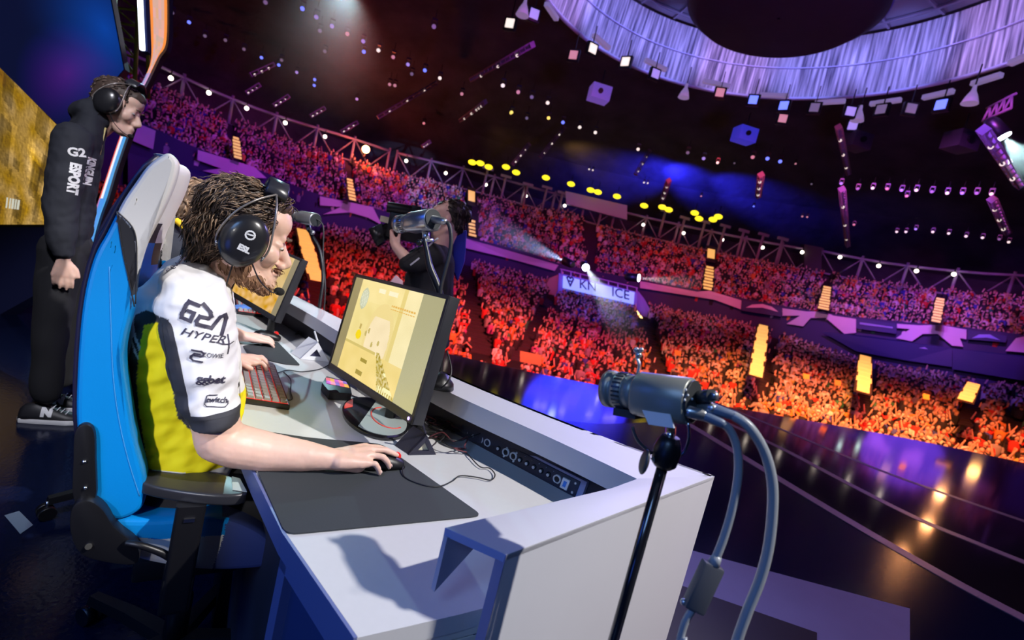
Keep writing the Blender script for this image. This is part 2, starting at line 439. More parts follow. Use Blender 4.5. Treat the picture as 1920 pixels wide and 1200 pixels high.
def hidden_px(x, y):
    # behind the desk group, players, operator
    if x < 250 or x > 1915 or y > 1190: return True
    if x < 560 and y > 380: return True
    if 620 < x < 850 and y > 500: return True
    if 700 < x < 870 and y > 375: return True
    if x < 840 and y > 560 + (x - 560) * .36: return True
    if 1115 < x < 1330 and y > 690: return True
    return False
spots_low.sort(key=lambda t: t[1])
near = []; rest = []
for q, d in spots_low:
    x, y, _ = proj(q + Z * .1)
    if len(near) < 290 and not hidden_px(x, y): near.append(q)
    else: rest.append(q)
def crowd_mesh(name, pts, seed, label):
    rr = random.Random(seed); VV = []; FF = []; CC = []; o = 0
    protos = [person_low(rr) for _ in range(160)]
    for q in pts:
        vs, fs, cs = rr.choice(protos); a = math.atan2(-q.x + 2, q.y - 4) * -1 + rr.uniform(-.4, .4); s = rr.uniform(.74, .95)
        a = math.atan2(q.y - 3, q.x - 1) - PI / 2 + rr.uniform(-.35, .35)
        c_, s_ = math.cos(a) * s, math.sin(a) * s
        VV += [(q.x + x * c_ - y * s_, q.y + x * s_ + y * c_, q.z + z * s) for x, y, z in vs]
        FF += [tuple(i + o for i in f) for f in fs]; CC += cs; o += len(vs)
    me = bpy.data.meshes.new(name); me.from_pydata(VV, [], FF)
    at = me.color_attributes.new('Col', 'FLOAT_COLOR', 'CORNER')
    arr = np.ones((len(me.loops), 4)); k = 0
    tot = np.array([len(f) for f in FF]); arr[:, :3] = np.repeat(np.array(CC), tot, axis=0)
    at.data.foreach_set('color', arr.ravel()); me.materials.append(vmat('crowd_colours', .8)); me.update()
    o = link(name, me); props(o, label, 'crowd', kind='stuff'); return o
crowd_mesh('lower_crowd', rest, 3, 'dense crowd of spectators filling the orange-lit lower seats behind the front rows')
crowd_mesh('upper_crowd', [q for q, d in spots_up], 5, 'dense violet-lit crowd in the upper tier under the truss')

def spectator(arms, shirt, skin, hair, nm):
    b = MB(); S, K, H = shirt, skin, hair
    b.loft([[V((rx * math.cos(2 * PI * i / 10), ry * math.sin(2 * PI * i / 10), z)) for i in range(10)] for z, rx, ry in ((-.45, .18, .14), (-.25, .19, .13), (-.05, .22, .13), (.03, .19, .11), (.07, .07, .07))], S)
    b.cyl((0, 0, .03), (0, -.01, .12), .05, K, n=8); b.ell((0, -.01, .19), (.078, 0, 0), (0, .095, 0), (0, 0, .11), K, 10, 8)
    b.ell((0, .018, .22), (.086, 0, 0), (0, .095, 0), (0, 0, .1), H, 10, 7); b.ell((0, -.105, .18), (.014, 0, 0), (0, .02, 0), (0, 0, .02), K, 6, 4)
    for sx, up in ((-1, arms[0]), (1, arms[1])):
        s0 = V((sx * .2, 0, -.02))
        if up == 2: e = V((sx * .3, -.12, .12)); h = V((sx * .2, -.18, .42))
        elif up == 1: e = V((sx * .27, -.12, -.2)); h = V((sx * .05, -.28, .0))
        else: e = V((sx * .25, -.05, -.27)); h = V((sx * .15, -.25, -.38))
        b.cap(s0, .055, e, .045, S, 7); b.cap(e, .038, h, .03, K, 7); b.ell(h + (h - e).normalized() * .05, (.03, 0, 0), (0, .02, 0), (0, 0, .05), K, 6, 5)
    me = b.mesh(nm); return me
kinds = [('black', (.014, .014, .018)), ('white', (.75, .73, .7)), ('red', (.6, .04, .03)), ('orange', (.75, .3, .06)), ('blue', (.05, .08, .4)), ('grey', (.28, .28, .32))]
wts = [10, 4, 4, 2, 2, 2]
smesh = {}
for kn, kc in kinds:
    for ai, arms in enumerate(((0, 0), (2, 2), (1, 1), (2, 0))):
        smesh[kn, ai] = spectator(arms, mat('shirt_' + kn, kc, .8), mat('skin_crowd', (.66, .44, .34), .6), mat('hair_crowd', (.04, .025, .015), .7), 'spectator')
arm_w = ['hands in lap', 'both arms up', 'clapping', 'one arm raised']
rr = random.Random(23)
for q in near:
    kn = rr.choices([k[0] for k in kinds], wts)[0]; ai = rr.choices((0, 1, 2, 3), (5, 3, 3, 2))[0]
    o = bpy.data.objects.new('spectator', smesh[kn, ai]); COL.objects.link(o); o.location = q
    o.rotation_euler = (0, 0, math.atan2(q.y - 3, q.x - 1) - PI / 2 + rr.uniform(-.4, .4)); s = rr.uniform(.78, .95); o.scale = (s, s, s)
    props(o, 'spectator in a %s top, %s, in the near rows past the stage' % (kn, arm_w[ai]), 'person', 'spectators in %s tops, %s' % (kn, arm_w[ai]))

# ---- concourse wall and its pale ramps, banners
b = MB(); lo = resample(cr([acyl(x, y + 22, 30.9) for x, y in low_top_px], 6), 80); hi = resample(cr([acyl(x, y - 2, 31.1) for x, y in up_bot_px], 6), 80)
b.loft([lo, hi], mat('concourse_wall', (.03, .03, .10), .7), closed=False, smooth=False); b.obj('wall_concourse', kind='structure')
def plate(name, px, R, th, m, label=None, cat=None, group=None, kind=None, parent=None):
    P = [acyl(x, y, R) for x, y in px]; c = sum(P, V((0, 0, 0))) / len(P); d = (V((5, 10, c.z)) - c).normalized()
    b = MB(); b.prism(P, d * -th, m); return b.obj(name, parent=parent, loc=None if parent else c, label=label, cat=cat, group=group, kind=kind)
M_ramp = mat('pale_ramp', (.72, .66, .7), .6, noise_s=1, noise_a=.1)
ramps = [(((240, 224), (292, 245), (287, 280), (240, 260)), 'pale ramp wall at the far left under the upper tier'),
 (((371, 281), (477, 313), (500, 334), (430, 333), (380, 320), (415, 316), (370, 300)), 'pale zigzag ramp wall above the seated player with light brown hair'),
 (((600, 368), (699, 388), (716, 422), (690, 408), (655, 398), (606, 402), (640, 388), (600, 385)), 'pale chevron ramp wall left of the camera operator'),
 (((873, 447), (920, 460), (1047, 497), (1040, 508), (960, 486), (873, 465)), 'long pale ramp wall right behind the camera operator'),
 (((1200, 527), (1307, 547), (1330, 545), (1390, 563), (1389, 580), (1340, 562), (1233, 545), (1200, 540)), 'long pale ramp wall right of the lit blue sign'),
 (((1467, 578), (1513, 584), (1544, 584), (1563, 592), (1605, 598), (1605, 624), (1583, 626), (1548, 596), (1520, 596), (1506, 612), (1475, 607), (1500, 592), (1467, 592)), 'pale arched ramp wall, first to the right of the domed dark banner'),
 (((1682, 607), (1724, 610), (1762, 609), (1812, 618), (1812, 636), (1800, 634), (1806, 650), (1785, 648), (1758, 626), (1730, 626), (1710, 640), (1680, 634), (1706, 617), (1682, 615)), 'pale arched ramp wall, second to the right of the domed dark banner'),
 (((1885, 658), (1905, 634), (1925, 630), (1960, 640), (1960, 664)), 'pale ramp wall cut off by the right edge of the picture')]
for px, lb in ramps: plate('ramp_wall', px, 30.5, .15, M_ramp, lb, 'ramp wall', 'pale ramp walls of the concourse')
def banner(px, R, label, words=None):
    o = plate('banner', px, R, .1, M_navy, label, 'banner', 'dark banners over the concourse'); return o
bn = banner(((1391, 563), (1467, 577), (1465, 594), (1390, 582)), 30.3, 'small dark banner with a pale dome mark between two ramps')
plate('banner_mark', ((1398, 577), (1410, 571), (1430, 570), (1447, 575), (1460, 585), (1430, 577)), 30.2, .05, M_white, parent=bn)
bn = banner(((1605, 597), (1682, 607), (1680, 626), (1606, 616)), 30.3, 'dark navy banner with a pale line between the arched ramps')
plate('banner_mark', ((1612, 604), (1674, 613), (1674, 616), (1612, 608)), 30.2, .05, mat('dim_print', (.3, .35, .6), .6), parent=bn)
bn = banner(((1814, 618), (1888, 630), (1886, 642), (1814, 636)), 30.3, 'dark navy banner with a pale dome mark near the right edge')
plate('banner_mark', ((1822, 634), (1836, 627), (1856, 627), (1876, 638), (1850, 633)), 30.2, .05, mat('dim_print2', (.3, .4, .9), .6), parent=bn)
bn = banner(((1540, 622), (1628, 630), (1785, 653), (1785, 688), (1700, 676), (1606, 659)), 30.1, 'long dark blue banner hanging above the lower seats')
plate('banner_mark', ((1680, 646), (1700, 643), (1730, 648), (1740, 655), (1705, 650), (1680, 651)), 30.0, .05, mat('dim_print', (.3, .35, .6), .6), parent=bn)
banner(((1786, 653), (1930, 668), (1990, 680), (1990, 728), (1920, 714), (1786, 692)), 30.1, 'big plain dark blue banner at the right edge')
banner(((240, 286), (380, 322), (440, 350), (430, 398), (330, 378), (240, 343)), 30.1, 'big dark blue banner above the tall chair back')

# ---- gangways with lit yellow steps
M_step = mat('lit_step', (.9, .7, .3), .5, emit=(1, .55, .12), es=.75)
M_step_d = mat('step_dark', (.03, .02, .02), .8)
def stair(x0, y0, x1, y1, w0, w1, n, R0, R1, label, glow=1, fill=.55):
    """x0,y0 top; x1,y1 bottom"""
    P0 = ah(x0, y0, R0); P1 = ah(x1, y1, R1); t = thing('lit_stairway', P1, label, 'stairway', 'lit stairways between the seats'); d = P0 - P1; s = V((1, -P0.x / P0.y, 0)).normalized()
    wm0 = w0 / FPX * (P0 - CAMP).dot(F_); wm1 = w1 / FPX * (P1 - CAMP).dot(F_)
    b = MB(); bk = -V((s.y, -s.x, 0)) if s.cross(Z).dot(P0) < 0 else V((s.y, -s.x, 0))
    b.prism([P1 - s * wm1 * 1.1, P1 + s * wm1 * 1.1, P0 + s * wm0 * 1.1, P0 - s * wm0 * 1.1], s.cross(d).normalized() * .05, M_step_d); b.obj('stair_base', t)
    nrm = s.cross(d).normalized(); nrm = nrm if nrm.dot(CAMP - P0) > 0 else -nrm
    for k in range(n):
        a = (k + .5) / n; c = P1 + d * a + nrm * .06; w = wm1 + (wm0 - wm1) * a
        q = MB(); jx = rr.uniform(.75, 1) if glow == 1 else 1
        q.box(c, s * w * jx, d / n * .5 * fill, nrm * .03, M_step); q.obj('lit_step', t)
rr = random.Random(5)
for a in ((442, 258, 446, 300, 6, 7, 7, 36, 34, 'lit stairway in the upper tier, first from the left'), (655, 336, 661, 378, 6, 7, 7, 38, 35, 'lit stairway in the upper tier left of the camera operator'),
          (884, 352, 884, 386, 7, 7, 1, 44, 42, 'plain lit yellow exit board above the operator'), (884, 412, 886, 445, 7, 8, 5, 42, 41, 'lit stairway in the upper tier just right of the operator'),
          (1108, 427, 1106, 443, 8, 7, 1, 48, 47, 'small lit yellow board above the blue sign'), (1108, 466, 1106, 500, 8, 9, 7, 46, 44, 'lit stairway in the upper tier right above the blue sign'),
          (1334, 462, 1332, 492, 8, 8, 1, 48, 46, 'lit yellow exit board in the middle of the upper tier'), (1331, 500, 1326, 545, 8, 9, 8, 45, 42, 'lit stairway in the upper tier under the middle exit board'),
          (1551, 538, 1543, 582, 8, 9, 9, 43, 40, 'lit stairway in the upper tier under the truss gap'), (1763, 560, 1754, 606, 7, 8, 9, 40, 38, 'lit stairway in the upper tier, last to the right')):
    stair(*a)
for a in ((1431, 612, 1416, 708, 10, 13, 12, 30, 21, 'tall lit stairway in the lower seats, left of three'), (1622, 670, 1617, 738, 10, 13, 9, 29, 21, 'tall lit stairway in the lower seats, middle of three'),
          (1825, 722, 1808, 754, 9, 12, 6, 26, 21, 'short lit stairway in the lower seats, right of three'), (566, 432, 594, 530, 12, 15, 13, 30, 18, 'orange-lit stairway behind the far camera stand')):
    stair(*a, fill=.85)

# ---- vomitory with its lit sign
vt = thing('entrance_tunnel', acyl(1120, 560, 27), 'blue-lit entrance block with sloping walls and a lit sign in the stands', 'tunnel')
def vplate(name, px, R, th, m): return plate(name, px, R, th, m, parent=vt)
M_vio = mat('tunnel_paint', (.30, .26, .75), .5); M_or = mat('tunnel_side', (.6, .25, .16), .6)
vplate('lintel', ((1048, 512), (1122, 528), (1196, 548), (1194, 578), (1120, 562), (1046, 545)), 27, .5, M_vio)
sg = vplate('sign_board', ((1056, 517), (1190, 548), (1188, 571), (1055, 540)), 26.6, .15, mat('sign_face', (.5, .6, .9), .4, emit=(.25, .42, 1), es=.9))
vplate('top_rail', ((1050, 503), (1196, 539), (1196, 541), (1050, 505)), 26.8, .08, mat('violet_rail', (.5, .3, .7), .5))
for i in range(9):
    x = 1052 + i * 17.6; y = 503.5 + i * 4.4; vplate('rail_post', ((x, y), (x + 2.2, y + .5), (x + 2.2, y + 11), (x, y + 10.5)), 26.8, .08, mat('violet_rail', (.5, .3, .7), .5))
vplate('left_wall', ((1030, 522), (1048, 515), (1046, 560), (1018, 612), (985, 612)), 27.3, .4, M_or)
vplate('left_wall_face', ((1046, 545), (1056, 548), (1054, 600), (1040, 603), (1026, 596)), 26.4, .3, M_vio)
vplate('right_wall', ((1196, 545), (1208, 560), (1252, 640), (1232, 640), (1192, 580)), 27.3, .4, M_vio)
vplate('right_wall_face', ((1190, 572), (1200, 590), (1238, 640), (1215, 640), (1188, 606)), 26.6, .3, M_or)
vplate('wall_lamp', ((1191, 582), (1194, 582), (1205, 596), (1202, 598)), 26.3, .1, mat('warm_lamp', (1, .6, .2), .5, emit=(1, .6, .2), es=4))
P0, P1 = acyl(1056, 528, 26.5), acyl(1190, 559, 26.5); X_ = (P1 - P0).normalized(); Y_ = (acyl(1122, 520, 26.5) - acyl(1122, 560, 26.5)).normalized()
ink = mat('sign_ink', (.03, .03, .3), .5); nf = X_.cross(Y_)
hN = .55
def sign_txt(t, x, y, size): put_flat(text_mesh(t, size, bold=.01), 'sign_letters', acyl(x, y, 26.5), X_, Y_, ink, sg, .1)
sign_txt('KN', 1102, 536, .95); sign_txt('ICE', 1163, 551, .95)
em = strokes_mesh([((-.25, .2), (0, -.35), (.25, .2)), ((-.25, .2), (-.12, .32), (0, .2), (.12, .32), (.25, .2)), ((-.05, 0), (.05, 0))], .12)
put_flat(em, 'sign_emblem', acyl(1069, 527, 26.5), X_, Y_, ink, sg, .1)
# small signs and boards held up in the crowd
for x, y, c, lb in ((1512, 706, 'yellow', 'small yellow board held up in the crowd, left one'), (1571, 718, 'orange', 'small orange board held up in the crowd beside the middle stairway'), (1737, 744, 'yellow', 'small yellow board held up left of the right stairway'), (995, 672, 'tan', 'tan desk board in front of the crowd left of the beam'), (1271, 662, 'orange', 'orange board held up in the crowd above the near camera')):
    col = {'yellow': (.85, .6, .1), 'orange': (.8, .35, .08), 'tan': (.7, .45, .2)}[c]; w, hh = (20, 10) if c == 'tan' else (6, 5)
    P = [ah(x - w, y - hh - w * .2, 17.5), ah(x + w, y - hh + w * .2, 17.5), ah(x + w, y + hh + w * .2, 17.5), ah(x - w, y + hh - w * .2, 17.5)]
    b = MB(); b.prism(P, V((.1, .9, 0)) * .03, mat('board_' + c, col, .6)); b.obj('hand_board', loc=sum(P, V((0, 0, 0))) / 4, label=lb, cat='sign')

# ---- ring truss round the hall
def truss(px, label, top_extra=0):
    T = resample(cr([acyl(x, y, 37) for x, y in px], 6), 2 + int(sum(((acyl(*a, 37) - acyl(*b_, 37)).length for a, b_ in zip(px[:-1], px[1:]))) / 1.5))
    Bm = [p - Z * 1.75 for p in T]; t = thing('ring_truss', T[0], label, 'truss', 'ring truss segments')
    b = MB(); b.tube(T, .11, M_steel, 6, 1); b.obj('chord', t)
    b = MB(); b.tube(Bm, .08, M_steel, 6, 1); b.obj('chord', t)
    for i in range(0, len(T), 2):
        b = MB(); b.cyl(Bm[i] - Z * .5, T[i] + Z * .25, .11, M_steel, n=6); b.obj('post', t)
    for i in range(len(T) - 1):
        b = MB(); p, q = (Bm[i], T[i + 1]) if i % 2 else (T[i], Bm[i + 1]); b.cyl(p, q, .055, M_steel, n=5); b.obj('brace', t)
    return T
T1 = truss(tr_top_px[:6], 'steel ring truss segment left of the red flare under the roof')
T2 = truss(((745, 287), (873, 317), (1000, 352)) + tuple(tr_top_px[9:13]), 'steel ring truss segment over the middle of the upper tier')
T3 = truss(tr_top_px[13 - 1:], 'steel ring truss segment at the right under the roof')
b = MB(); b.prism([acyl(x, y, 36.8) for x, y in ((1508, 458), (1541, 464), (1540, 515), (1508, 508))], V((0, 1, 0)) * .6, M_black); b.obj('black_column', loc=acyl(1525, 510, 36.8), label='black column box in the gap of the ring truss', cat='column')
# white T-topped masts above the chord
for i, (x, y) in enumerate(((915, 316), (949, 331), (990, 346), (1026, 352), (1055, 362), (1248, 396), (1284, 409), (1322, 416), (1360, 424), (1395, 433), (1432, 440), (1468, 448), (1008 + 120, 395))):
    P = acyl(x, y, 36.4); t = thing('mast', P - Z * 2.4, 'pale T-topped mast standing on the ring truss', 'mast', 'T-topped masts on the ring truss')
    b = MB(); b.cyl(P - Z * 2.4, P, .12, M_steel, n=6); b.obj('mast_pole', t); b = MB(); b.box(P, V((.5, .1, 0)), V((0, .12, 0)), Z * .12, M_steel); b.obj('cross_head', t)
# blue box platform in the truss
b = MB(); b.prism([acyl(x, y, 36) for x, y in ((1060, 358), (1176, 385), (1176, 412), (1062, 382))], V((.1, 1, 0)) * .6, mat('platform_box', (.45, .45, .8), .5)); b.obj('control_box', loc=acyl(1118, 400, 36), label='pale blue lighting platform box set in the ring truss', cat='platform')

# ---- roof
prof = [(46, 4), (45, 9.5), (40, 13), (28, 17), (12, 20), (.1, 21)]
vs = []; fs = []; n = 64
for R, z in prof:
    for i in range(n): vs.append((5 + R * math.cos(2 * PI * i / n), 10 + R * math.sin(2 * PI * i / n), z))
for k in range(len(prof) - 1):
    for i in range(n): j = (i + 1) % n; fs.append((k * n + i, (k + 1) * n + i, (k + 1) * n + j, k * n + j))
b = MB(); b.add(vs, fs, M_roof, False); b.obj('ceiling', kind='structure')
b = MB(); vs = []; pr = [(46, 4), (46, -3)]
b.add([(5 + 46 * math.cos(2 * PI * i / n), 10 + 46 * math.sin(2 * PI * i / n), z) for z in (-3, 4) for i in range(n)], [(i, (i + 1) % n, n + (i + 1) % n, n + i) for i in range(n)], M_roof); b.obj('wall_back', kind='structure')

# ---- round curtain crown
m = bpy.data.materials.new('string_curtain'); m.use_nodes = True; nt = m.node_tree; bs = nt.nodes['Principled BSDF']; bs.inputs['Roughness'].default_value = .7
tc = nt.nodes.new('ShaderNodeTexCoord'); sx_ = nt.nodes.new('ShaderNodeSeparateXYZ'); at2 = nt.nodes.new('ShaderNodeMath'); at2.operation = 'ARCTAN2'; mu = nt.nodes.new('ShaderNodeMath'); mu.operation = 'MULTIPLY'; mu.inputs[1].default_value = 75; mz_ = nt.nodes.new('ShaderNodeMath'); mz_.operation = 'MULTIPLY'; mz_.inputs[1].default_value = .35; mp = nt.nodes.new('ShaderNodeCombineXYZ'); nz = nt.nodes.new('ShaderNodeTexNoise'); nz.inputs['Scale'].default_value = 1.0; nz.inputs['Detail'].default_value = 6
cr_ = nt.nodes.new('ShaderNodeValToRGB'); cr_.color_ramp.elements[0].position = .35; cr_.color_ramp.elements[0].color = (.12, .12, .16, 1); cr_.color_ramp.elements[1].position = .66; cr_.color_ramp.elements[1].color = (.95, .95, .95, 1)
nt.links.new(tc.outputs['Object'], sx_.inputs[0]); nt.links.new(sx_.outputs[0], at2.inputs[0]); nt.links.new(sx_.outputs[1], at2.inputs[1]); nt.links.new(at2.outputs[0], mu.inputs[0]); nt.links.new(sx_.outputs[2], mz_.inputs[0]); nt.links.new(mu.outputs[0], mp.inputs[0]); nt.links.new(mz_.outputs[0], mp.inputs[2]); nt.links.new(mp.outputs[0], nz.inputs['Vector']); nt.links.new(nz.outputs['Fac'], cr_.inputs[0]); nt.links.new(cr_.outputs[0], bs.inputs['Base Color'])
M_cur = m
RC = V((7.06, 19.3, 14))
crown = thing('curtain_crown', RC, 'huge round crown of pale string curtain lit blue and violet under the roof', 'ceiling feature')
def ringsurf(pr, mt, name, par, n=128, c=RC, smooth=True):
    vs = []; fs = []
    for R, z in pr:
        for i in range(n): vs.append(V((c.x + R * math.cos(2 * PI * i / n), c.y + R * math.sin(2 * PI * i / n), c.z + z)))
    for k in range(len(pr) - 1):
        for i in range(n): j = (i + 1) % n; fs.append((k * n + i, k * n + j, (k + 1) * n + j, (k + 1) * n + i))
    b = MB(); b.add(vs, fs, mt, smooth); return b.obj(name, par)
ringsurf([(10.25, .06), (10.05, 1.6), (9.85, 3.0)], M_cur, 'curtain', crown)
ringsurf([(10.32, 0), (10.12, 0), (10.12, .1), (10.32, .1), (10.32, 0)], mat('pale_rim', (.7, .7, .9), .4), 'rim', crown)
ringsurf([(9.95, 1.62), (10.0, 1.55), (9.9, 1.55)], mat('pale_rim', (.7, .7, .9), .4), 'hoop', crown)
b = MB()
for k in range(28):
    a = 2 * PI * k / 28; b.box(RC + V((math.cos(a) * 6.8, math.sin(a) * 6.8, 3.05)), V((math.cos(a), math.sin(a), 0)) * 2.9, V((-math.sin(a), math.cos(a), 0)) * .05, Z * .06, M_steel)
b.obj('spokes', crown)
for R in (4.2, 5.8, 7.4, 9): ringsurf([(R, 2.95), (R + .12, 2.95), (R + .12, 3.1), (R, 3.1), (R, 2.95)], M_steel, 'lattice_hoop', crown)
ringsurf([(9.84, 3.15), (.05, 3.3)], mat('lattice_panel', (.25, .25, .3), .6, noise_s=.5, noise_a=.3), 'lattice_panel', crown)
DC = V((7.2, 19.6, 12.9)); disc = thing('hanging_drum', DC, 'huge black round drum hanging inside the curtain crown', 'drum')
M_drum = mat('drum_black', (.012, .011, .02), .7, noise_s=1.2, noise_a=.5, bump=(3, .3, .05))
ringsurf([(.05, 0), (3.0, 0), (3.45, .35), (3.45, 1.5), (3.3, 1.7), (.05, 1.9)], M_drum, 'drum_shell', disc, c=DC)
ringsurf([(3.46, .42), (3.5, .42), (3.5, .5), (3.46, .5)], mat('drum_line', (.08, .08, .4), .4), 'drum_band', disc, c=DC)
for k in range(6):
    a = k * PI / 3; b = MB(); q = DC + V((3.2 * math.cos(a), 3.2 * math.sin(a), 1.7)); b.cyl(q, q + Z * 1.6, .03, M_steel, n=5); b.obj('hanger', disc)

# ---- lamps under the roof
def emis(name, col, s):
    m = mat(name, col, .4, emit=col, es=s); m.cycles.emission_sampling = 'NONE'; return m
E_ = {'w': emis('lens_white', (1, .85, .75), 1.1), 'v': emis('lens_violet', (.5, .35, 1), .7), 'b': emis('lens_blue', (.15, .2, 1), 1.6), 'r': emis('lens_rose', (.9, .35, .45), .6), 'y': emis('lens_yellow', (1, .75, .15), 1.3), 'd': emis('lens_dim', (.5, .4, .6), .22), 'o': emis('lens_orange', (1, .35, .12), 25)}
CN = {'w': 'white', 'v': 'violet', 'b': 'blue', 'r': 'rose', 'y': 'yellow', 'd': 'dim'}
lampmesh = {}
def fixture(kind):
    """small moving head: yoke and barrel"""
    if kind in lampmesh: return lampmesh[kind]
    b = MB(); b.box((0, 0, .3), (.16, 0, 0), (0, .1, 0), (0, 0, .06), M_blk_pl)
    for s in (-1, 1): b.box((s * .15, 0, .1), (.02, 0, 0), (0, .04, 0), (0, 0, .18), M_blk_pl)
    b.lathe((0, .1, .0), (0, -.22, -.12), [(0, .07), (.3, .13), (1, .14)], M_blk_pl, 12)
    b.cyl((0, 0, .36), (0, 0, .9), .02, M_blk_pl, n=5); body = b.mesh('lamp_body')
    b = MB(); b.cyl((0, -.115, -.115), (0, -.13, -.125), .125, E_[kind], n=14); lens = b.mesh('lens')
    lampmesh[kind] = (body, lens); return lampmesh[kind]
def lamp(x, y, kind, z, where, s=1, turn=None):
    P = az(x, y, z) if z is not None else acyl(x, y, 33)
    t = thing('stage_light', P, 'small %s stage light hanging %s' % (CN[kind], where), 'stage light', '%s stage lights hanging %s' % (CN[kind], where))
    a = math.atan2(P.y, P.x) - PI / 2; t.rotation_euler = (0, 0, a); t.scale = (s, s, s)
    for nm, me in zip(('lamp_body', 'lens'), fixture(kind)):
        o = bpy.data.objects.new(nm, me); COL.objects.link(o); o.parent = t
R1 = lambda x, y: (880 + x / 1.846, y / 1.846)
R2 = lambda x, y: (240 + x / 2.526, y / 2.526)
for x, y, k in ((140, 80, 'w'), (225, 48, 'v'), (428, 168, 'w'), (360, 190, 'r'), (540, 213, 'w'), (645, 255, 'v'), (868, 320, 'r'), (983, 345, 'b'), (1088, 365, 'b'), (1085, 410, 'r'), (1320, 385, 'v'), (1327, 435, 'v'), (1195, 372, 'd'), (1425, 378, 'd'), (1530, 375, 'd'), (1632, 362, 'b')):
    X, Y = R1(x, y); P = az(X, Y, 12.6)   # square flood boxes under the crown's rim
    t = thing('flood_box', P, 'square %s flood light in a black housing under the curtain crown' % CN[k], 'flood light', 'square %s flood lights under the curtain crown' % CN[k])
    t.rotation_euler = (0, 0, rr.uniform(-.5, .5) + math.atan2(P.y, P.x) - PI / 2)
    for nm, bx in (('housing', ((0, .12, 0), (.3, 0, 0), (0, .1, 0), (0, 0, .3), M_blk_pl)), ('lens', ((0, 0, 0), (.2, 0, 0), (0, .03, 0), (0, 0, .2), E_[k])), ('hanger', ((0, .12, .7), (.02, 0, 0), (0, .02, 0), (0, 0, .4), M_blk_pl))):
        b = MB(); b.box(*bx); o = b.obj(nm, bevel=.02 if nm == 'housing' else 0); o.parent = t
for x, y in ((190, 22), (748, 312), (1350, 390), (1742, 325)):
    X, Y = R1(x, y); P = az(X, Y, 12.7); t = thing('bell_lamp', P, 'pale bell-shaped house lamp hanging under the curtain crown', 'lamp', 'bell-shaped house lamps')
    b = MB(); b.lathe(P + Z * .35, -Z * .75, [(0, .06), (.3, .09), (.6, .2), (1, .3)], mat('bell_white', (.75, .65, .85), .4, emit=(.6, .45, .9), es=.25), 14, caps=True); b.obj('bell_shade', t)
    b = MB(); b.cyl(P + Z * .3, P + Z * 1.2, .03, M_blk_pl, n=5); b.obj('bell_rod', t)
bars = [(285, 40), (457, 145), (645, 225), (855, 290), (1055, 330), (1248, 353), (1440, 353), (1622, 327), (1790, 275), (1917, 200)]
M_bar = mat('tube_pale', (.8, .75, .9), .4, emit=(.6, .5, .95), es=.2)
for x, y in bars:
    X, Y = R1(x, y); P = az(X, Y, 13.3); d = P - RC; d.z = 0; tn = V((-d.y, d.x, 0)).normalized(); Lh = 25 / FPX * (P - CAMP).dot(F_)
    b = MB(); b.box(P, tn * Lh, d.normalized() * .12, Z * .1, M_bar); b.obj('tube_light', loc=P, bevel=.03, label='pale tube light along the lower rim of the curtain crown', cat='tube light', group='tube lights round the crown rim')
for x, y, k in ((117, 292, 'w'), (170, 315, 'r'), (217, 332, 'd'), (272, 352, 'w'), (275, 405, 'y'), (147, 385, 'y'), (383, 437, 'w'), (437, 455, 'w'), (585, 513, 'w'), (325, 420, 'b'), (757, 525, 'd'), (812, 545, 'v'), (860, 560, 'w'), (918, 563, 'd'), (982, 540, 'r'), (1033, 545, 'b'), (1077, 555, 'b'), (1130, 565, 'r'), (803, 677, 'r'), (985, 712, 'b'), (1015, 608, 'b'), (605, 630, 'w'), (618, 632, 'w'), (415, 584, 'w'), (428, 587, 'w'), (1185, 635, 'd'), (1288, 632, 'v'), (1345, 650, 'd'), (1397, 648, 'w'), (1447, 650, 'r'), (1497, 655, 'v'), (1548, 655, 'w'), (1602, 660, 'd'), (1655, 665, 'w'), (1707, 665, 'v'), (1757, 665, 'd'), (1808, 668, 'w'), (1515, 675, 'r'), (1153, 747, 'r'), (1170, 749, 'r'), (1332, 775, 'r'), (1480, 800, 'w'), (1512, 800, 'w'), (1546, 790, 'v'), (1605, 800, 'w'), (1660, 805, 'w'), (1720, 815, 'w'), (1777, 820, 'w'), (1835, 825, 'd'), (1868, 835, 'w')):
    X, Y = R1(x, y); lamp(X, Y, k, None if y > 560 and x < 1200 else (11.5 if y < 560 else 9.5), 'right of the operator under the dark roof', .85 if y < 560 and x < 1190 else .55)
for x, y, k in ((827, 35, 'b'), (893, 75, 'v'), (967, 118, 'v'), (910, 140, 'd'), (1040, 155, 'r'), (1115, 190, 'v'), (1118, 240, 'b'), (1187, 233, 'w'), (1257, 265, 'r'), (1327, 300, 'v'), (1345, 345, 'd'), (1407, 328, 'b'), (1478, 365, 'w'), (290, 100, 'b'), (210, 55, 'd'), (365, 165, 'd'), (462, 185, 'd'), (550, 228, 'd'), (633, 268, 'b'), (715, 303, 'b'), (728, 280, 'd'), (800, 338, 'v'), (885, 372, 'b'), (883, 400, 'b'), (1085, 465, 'v'), (1775, 400, 'w'), (1850, 428, 'r'), (1582, 440, 'r'), (1815, 530, 'y'), (1890, 555, 'd'), (1450, 120, 'd'), (652, 5, 'd'), (1402, 580, 'r'), (933, 238, 'd'), (1240, 395, 'r'), (1265, 400, 'r')):
    X, Y = R2(x, y); lamp(X, Y, k, 12, 'over the left seats under the dark roof', .85)
for x, y in ((905, 305), (918, 313), (932, 315), (956, 309 + 5), (950, 325)): pass
M_yel = emis('yellow_lamp', (1, .8, .02), 1.5)
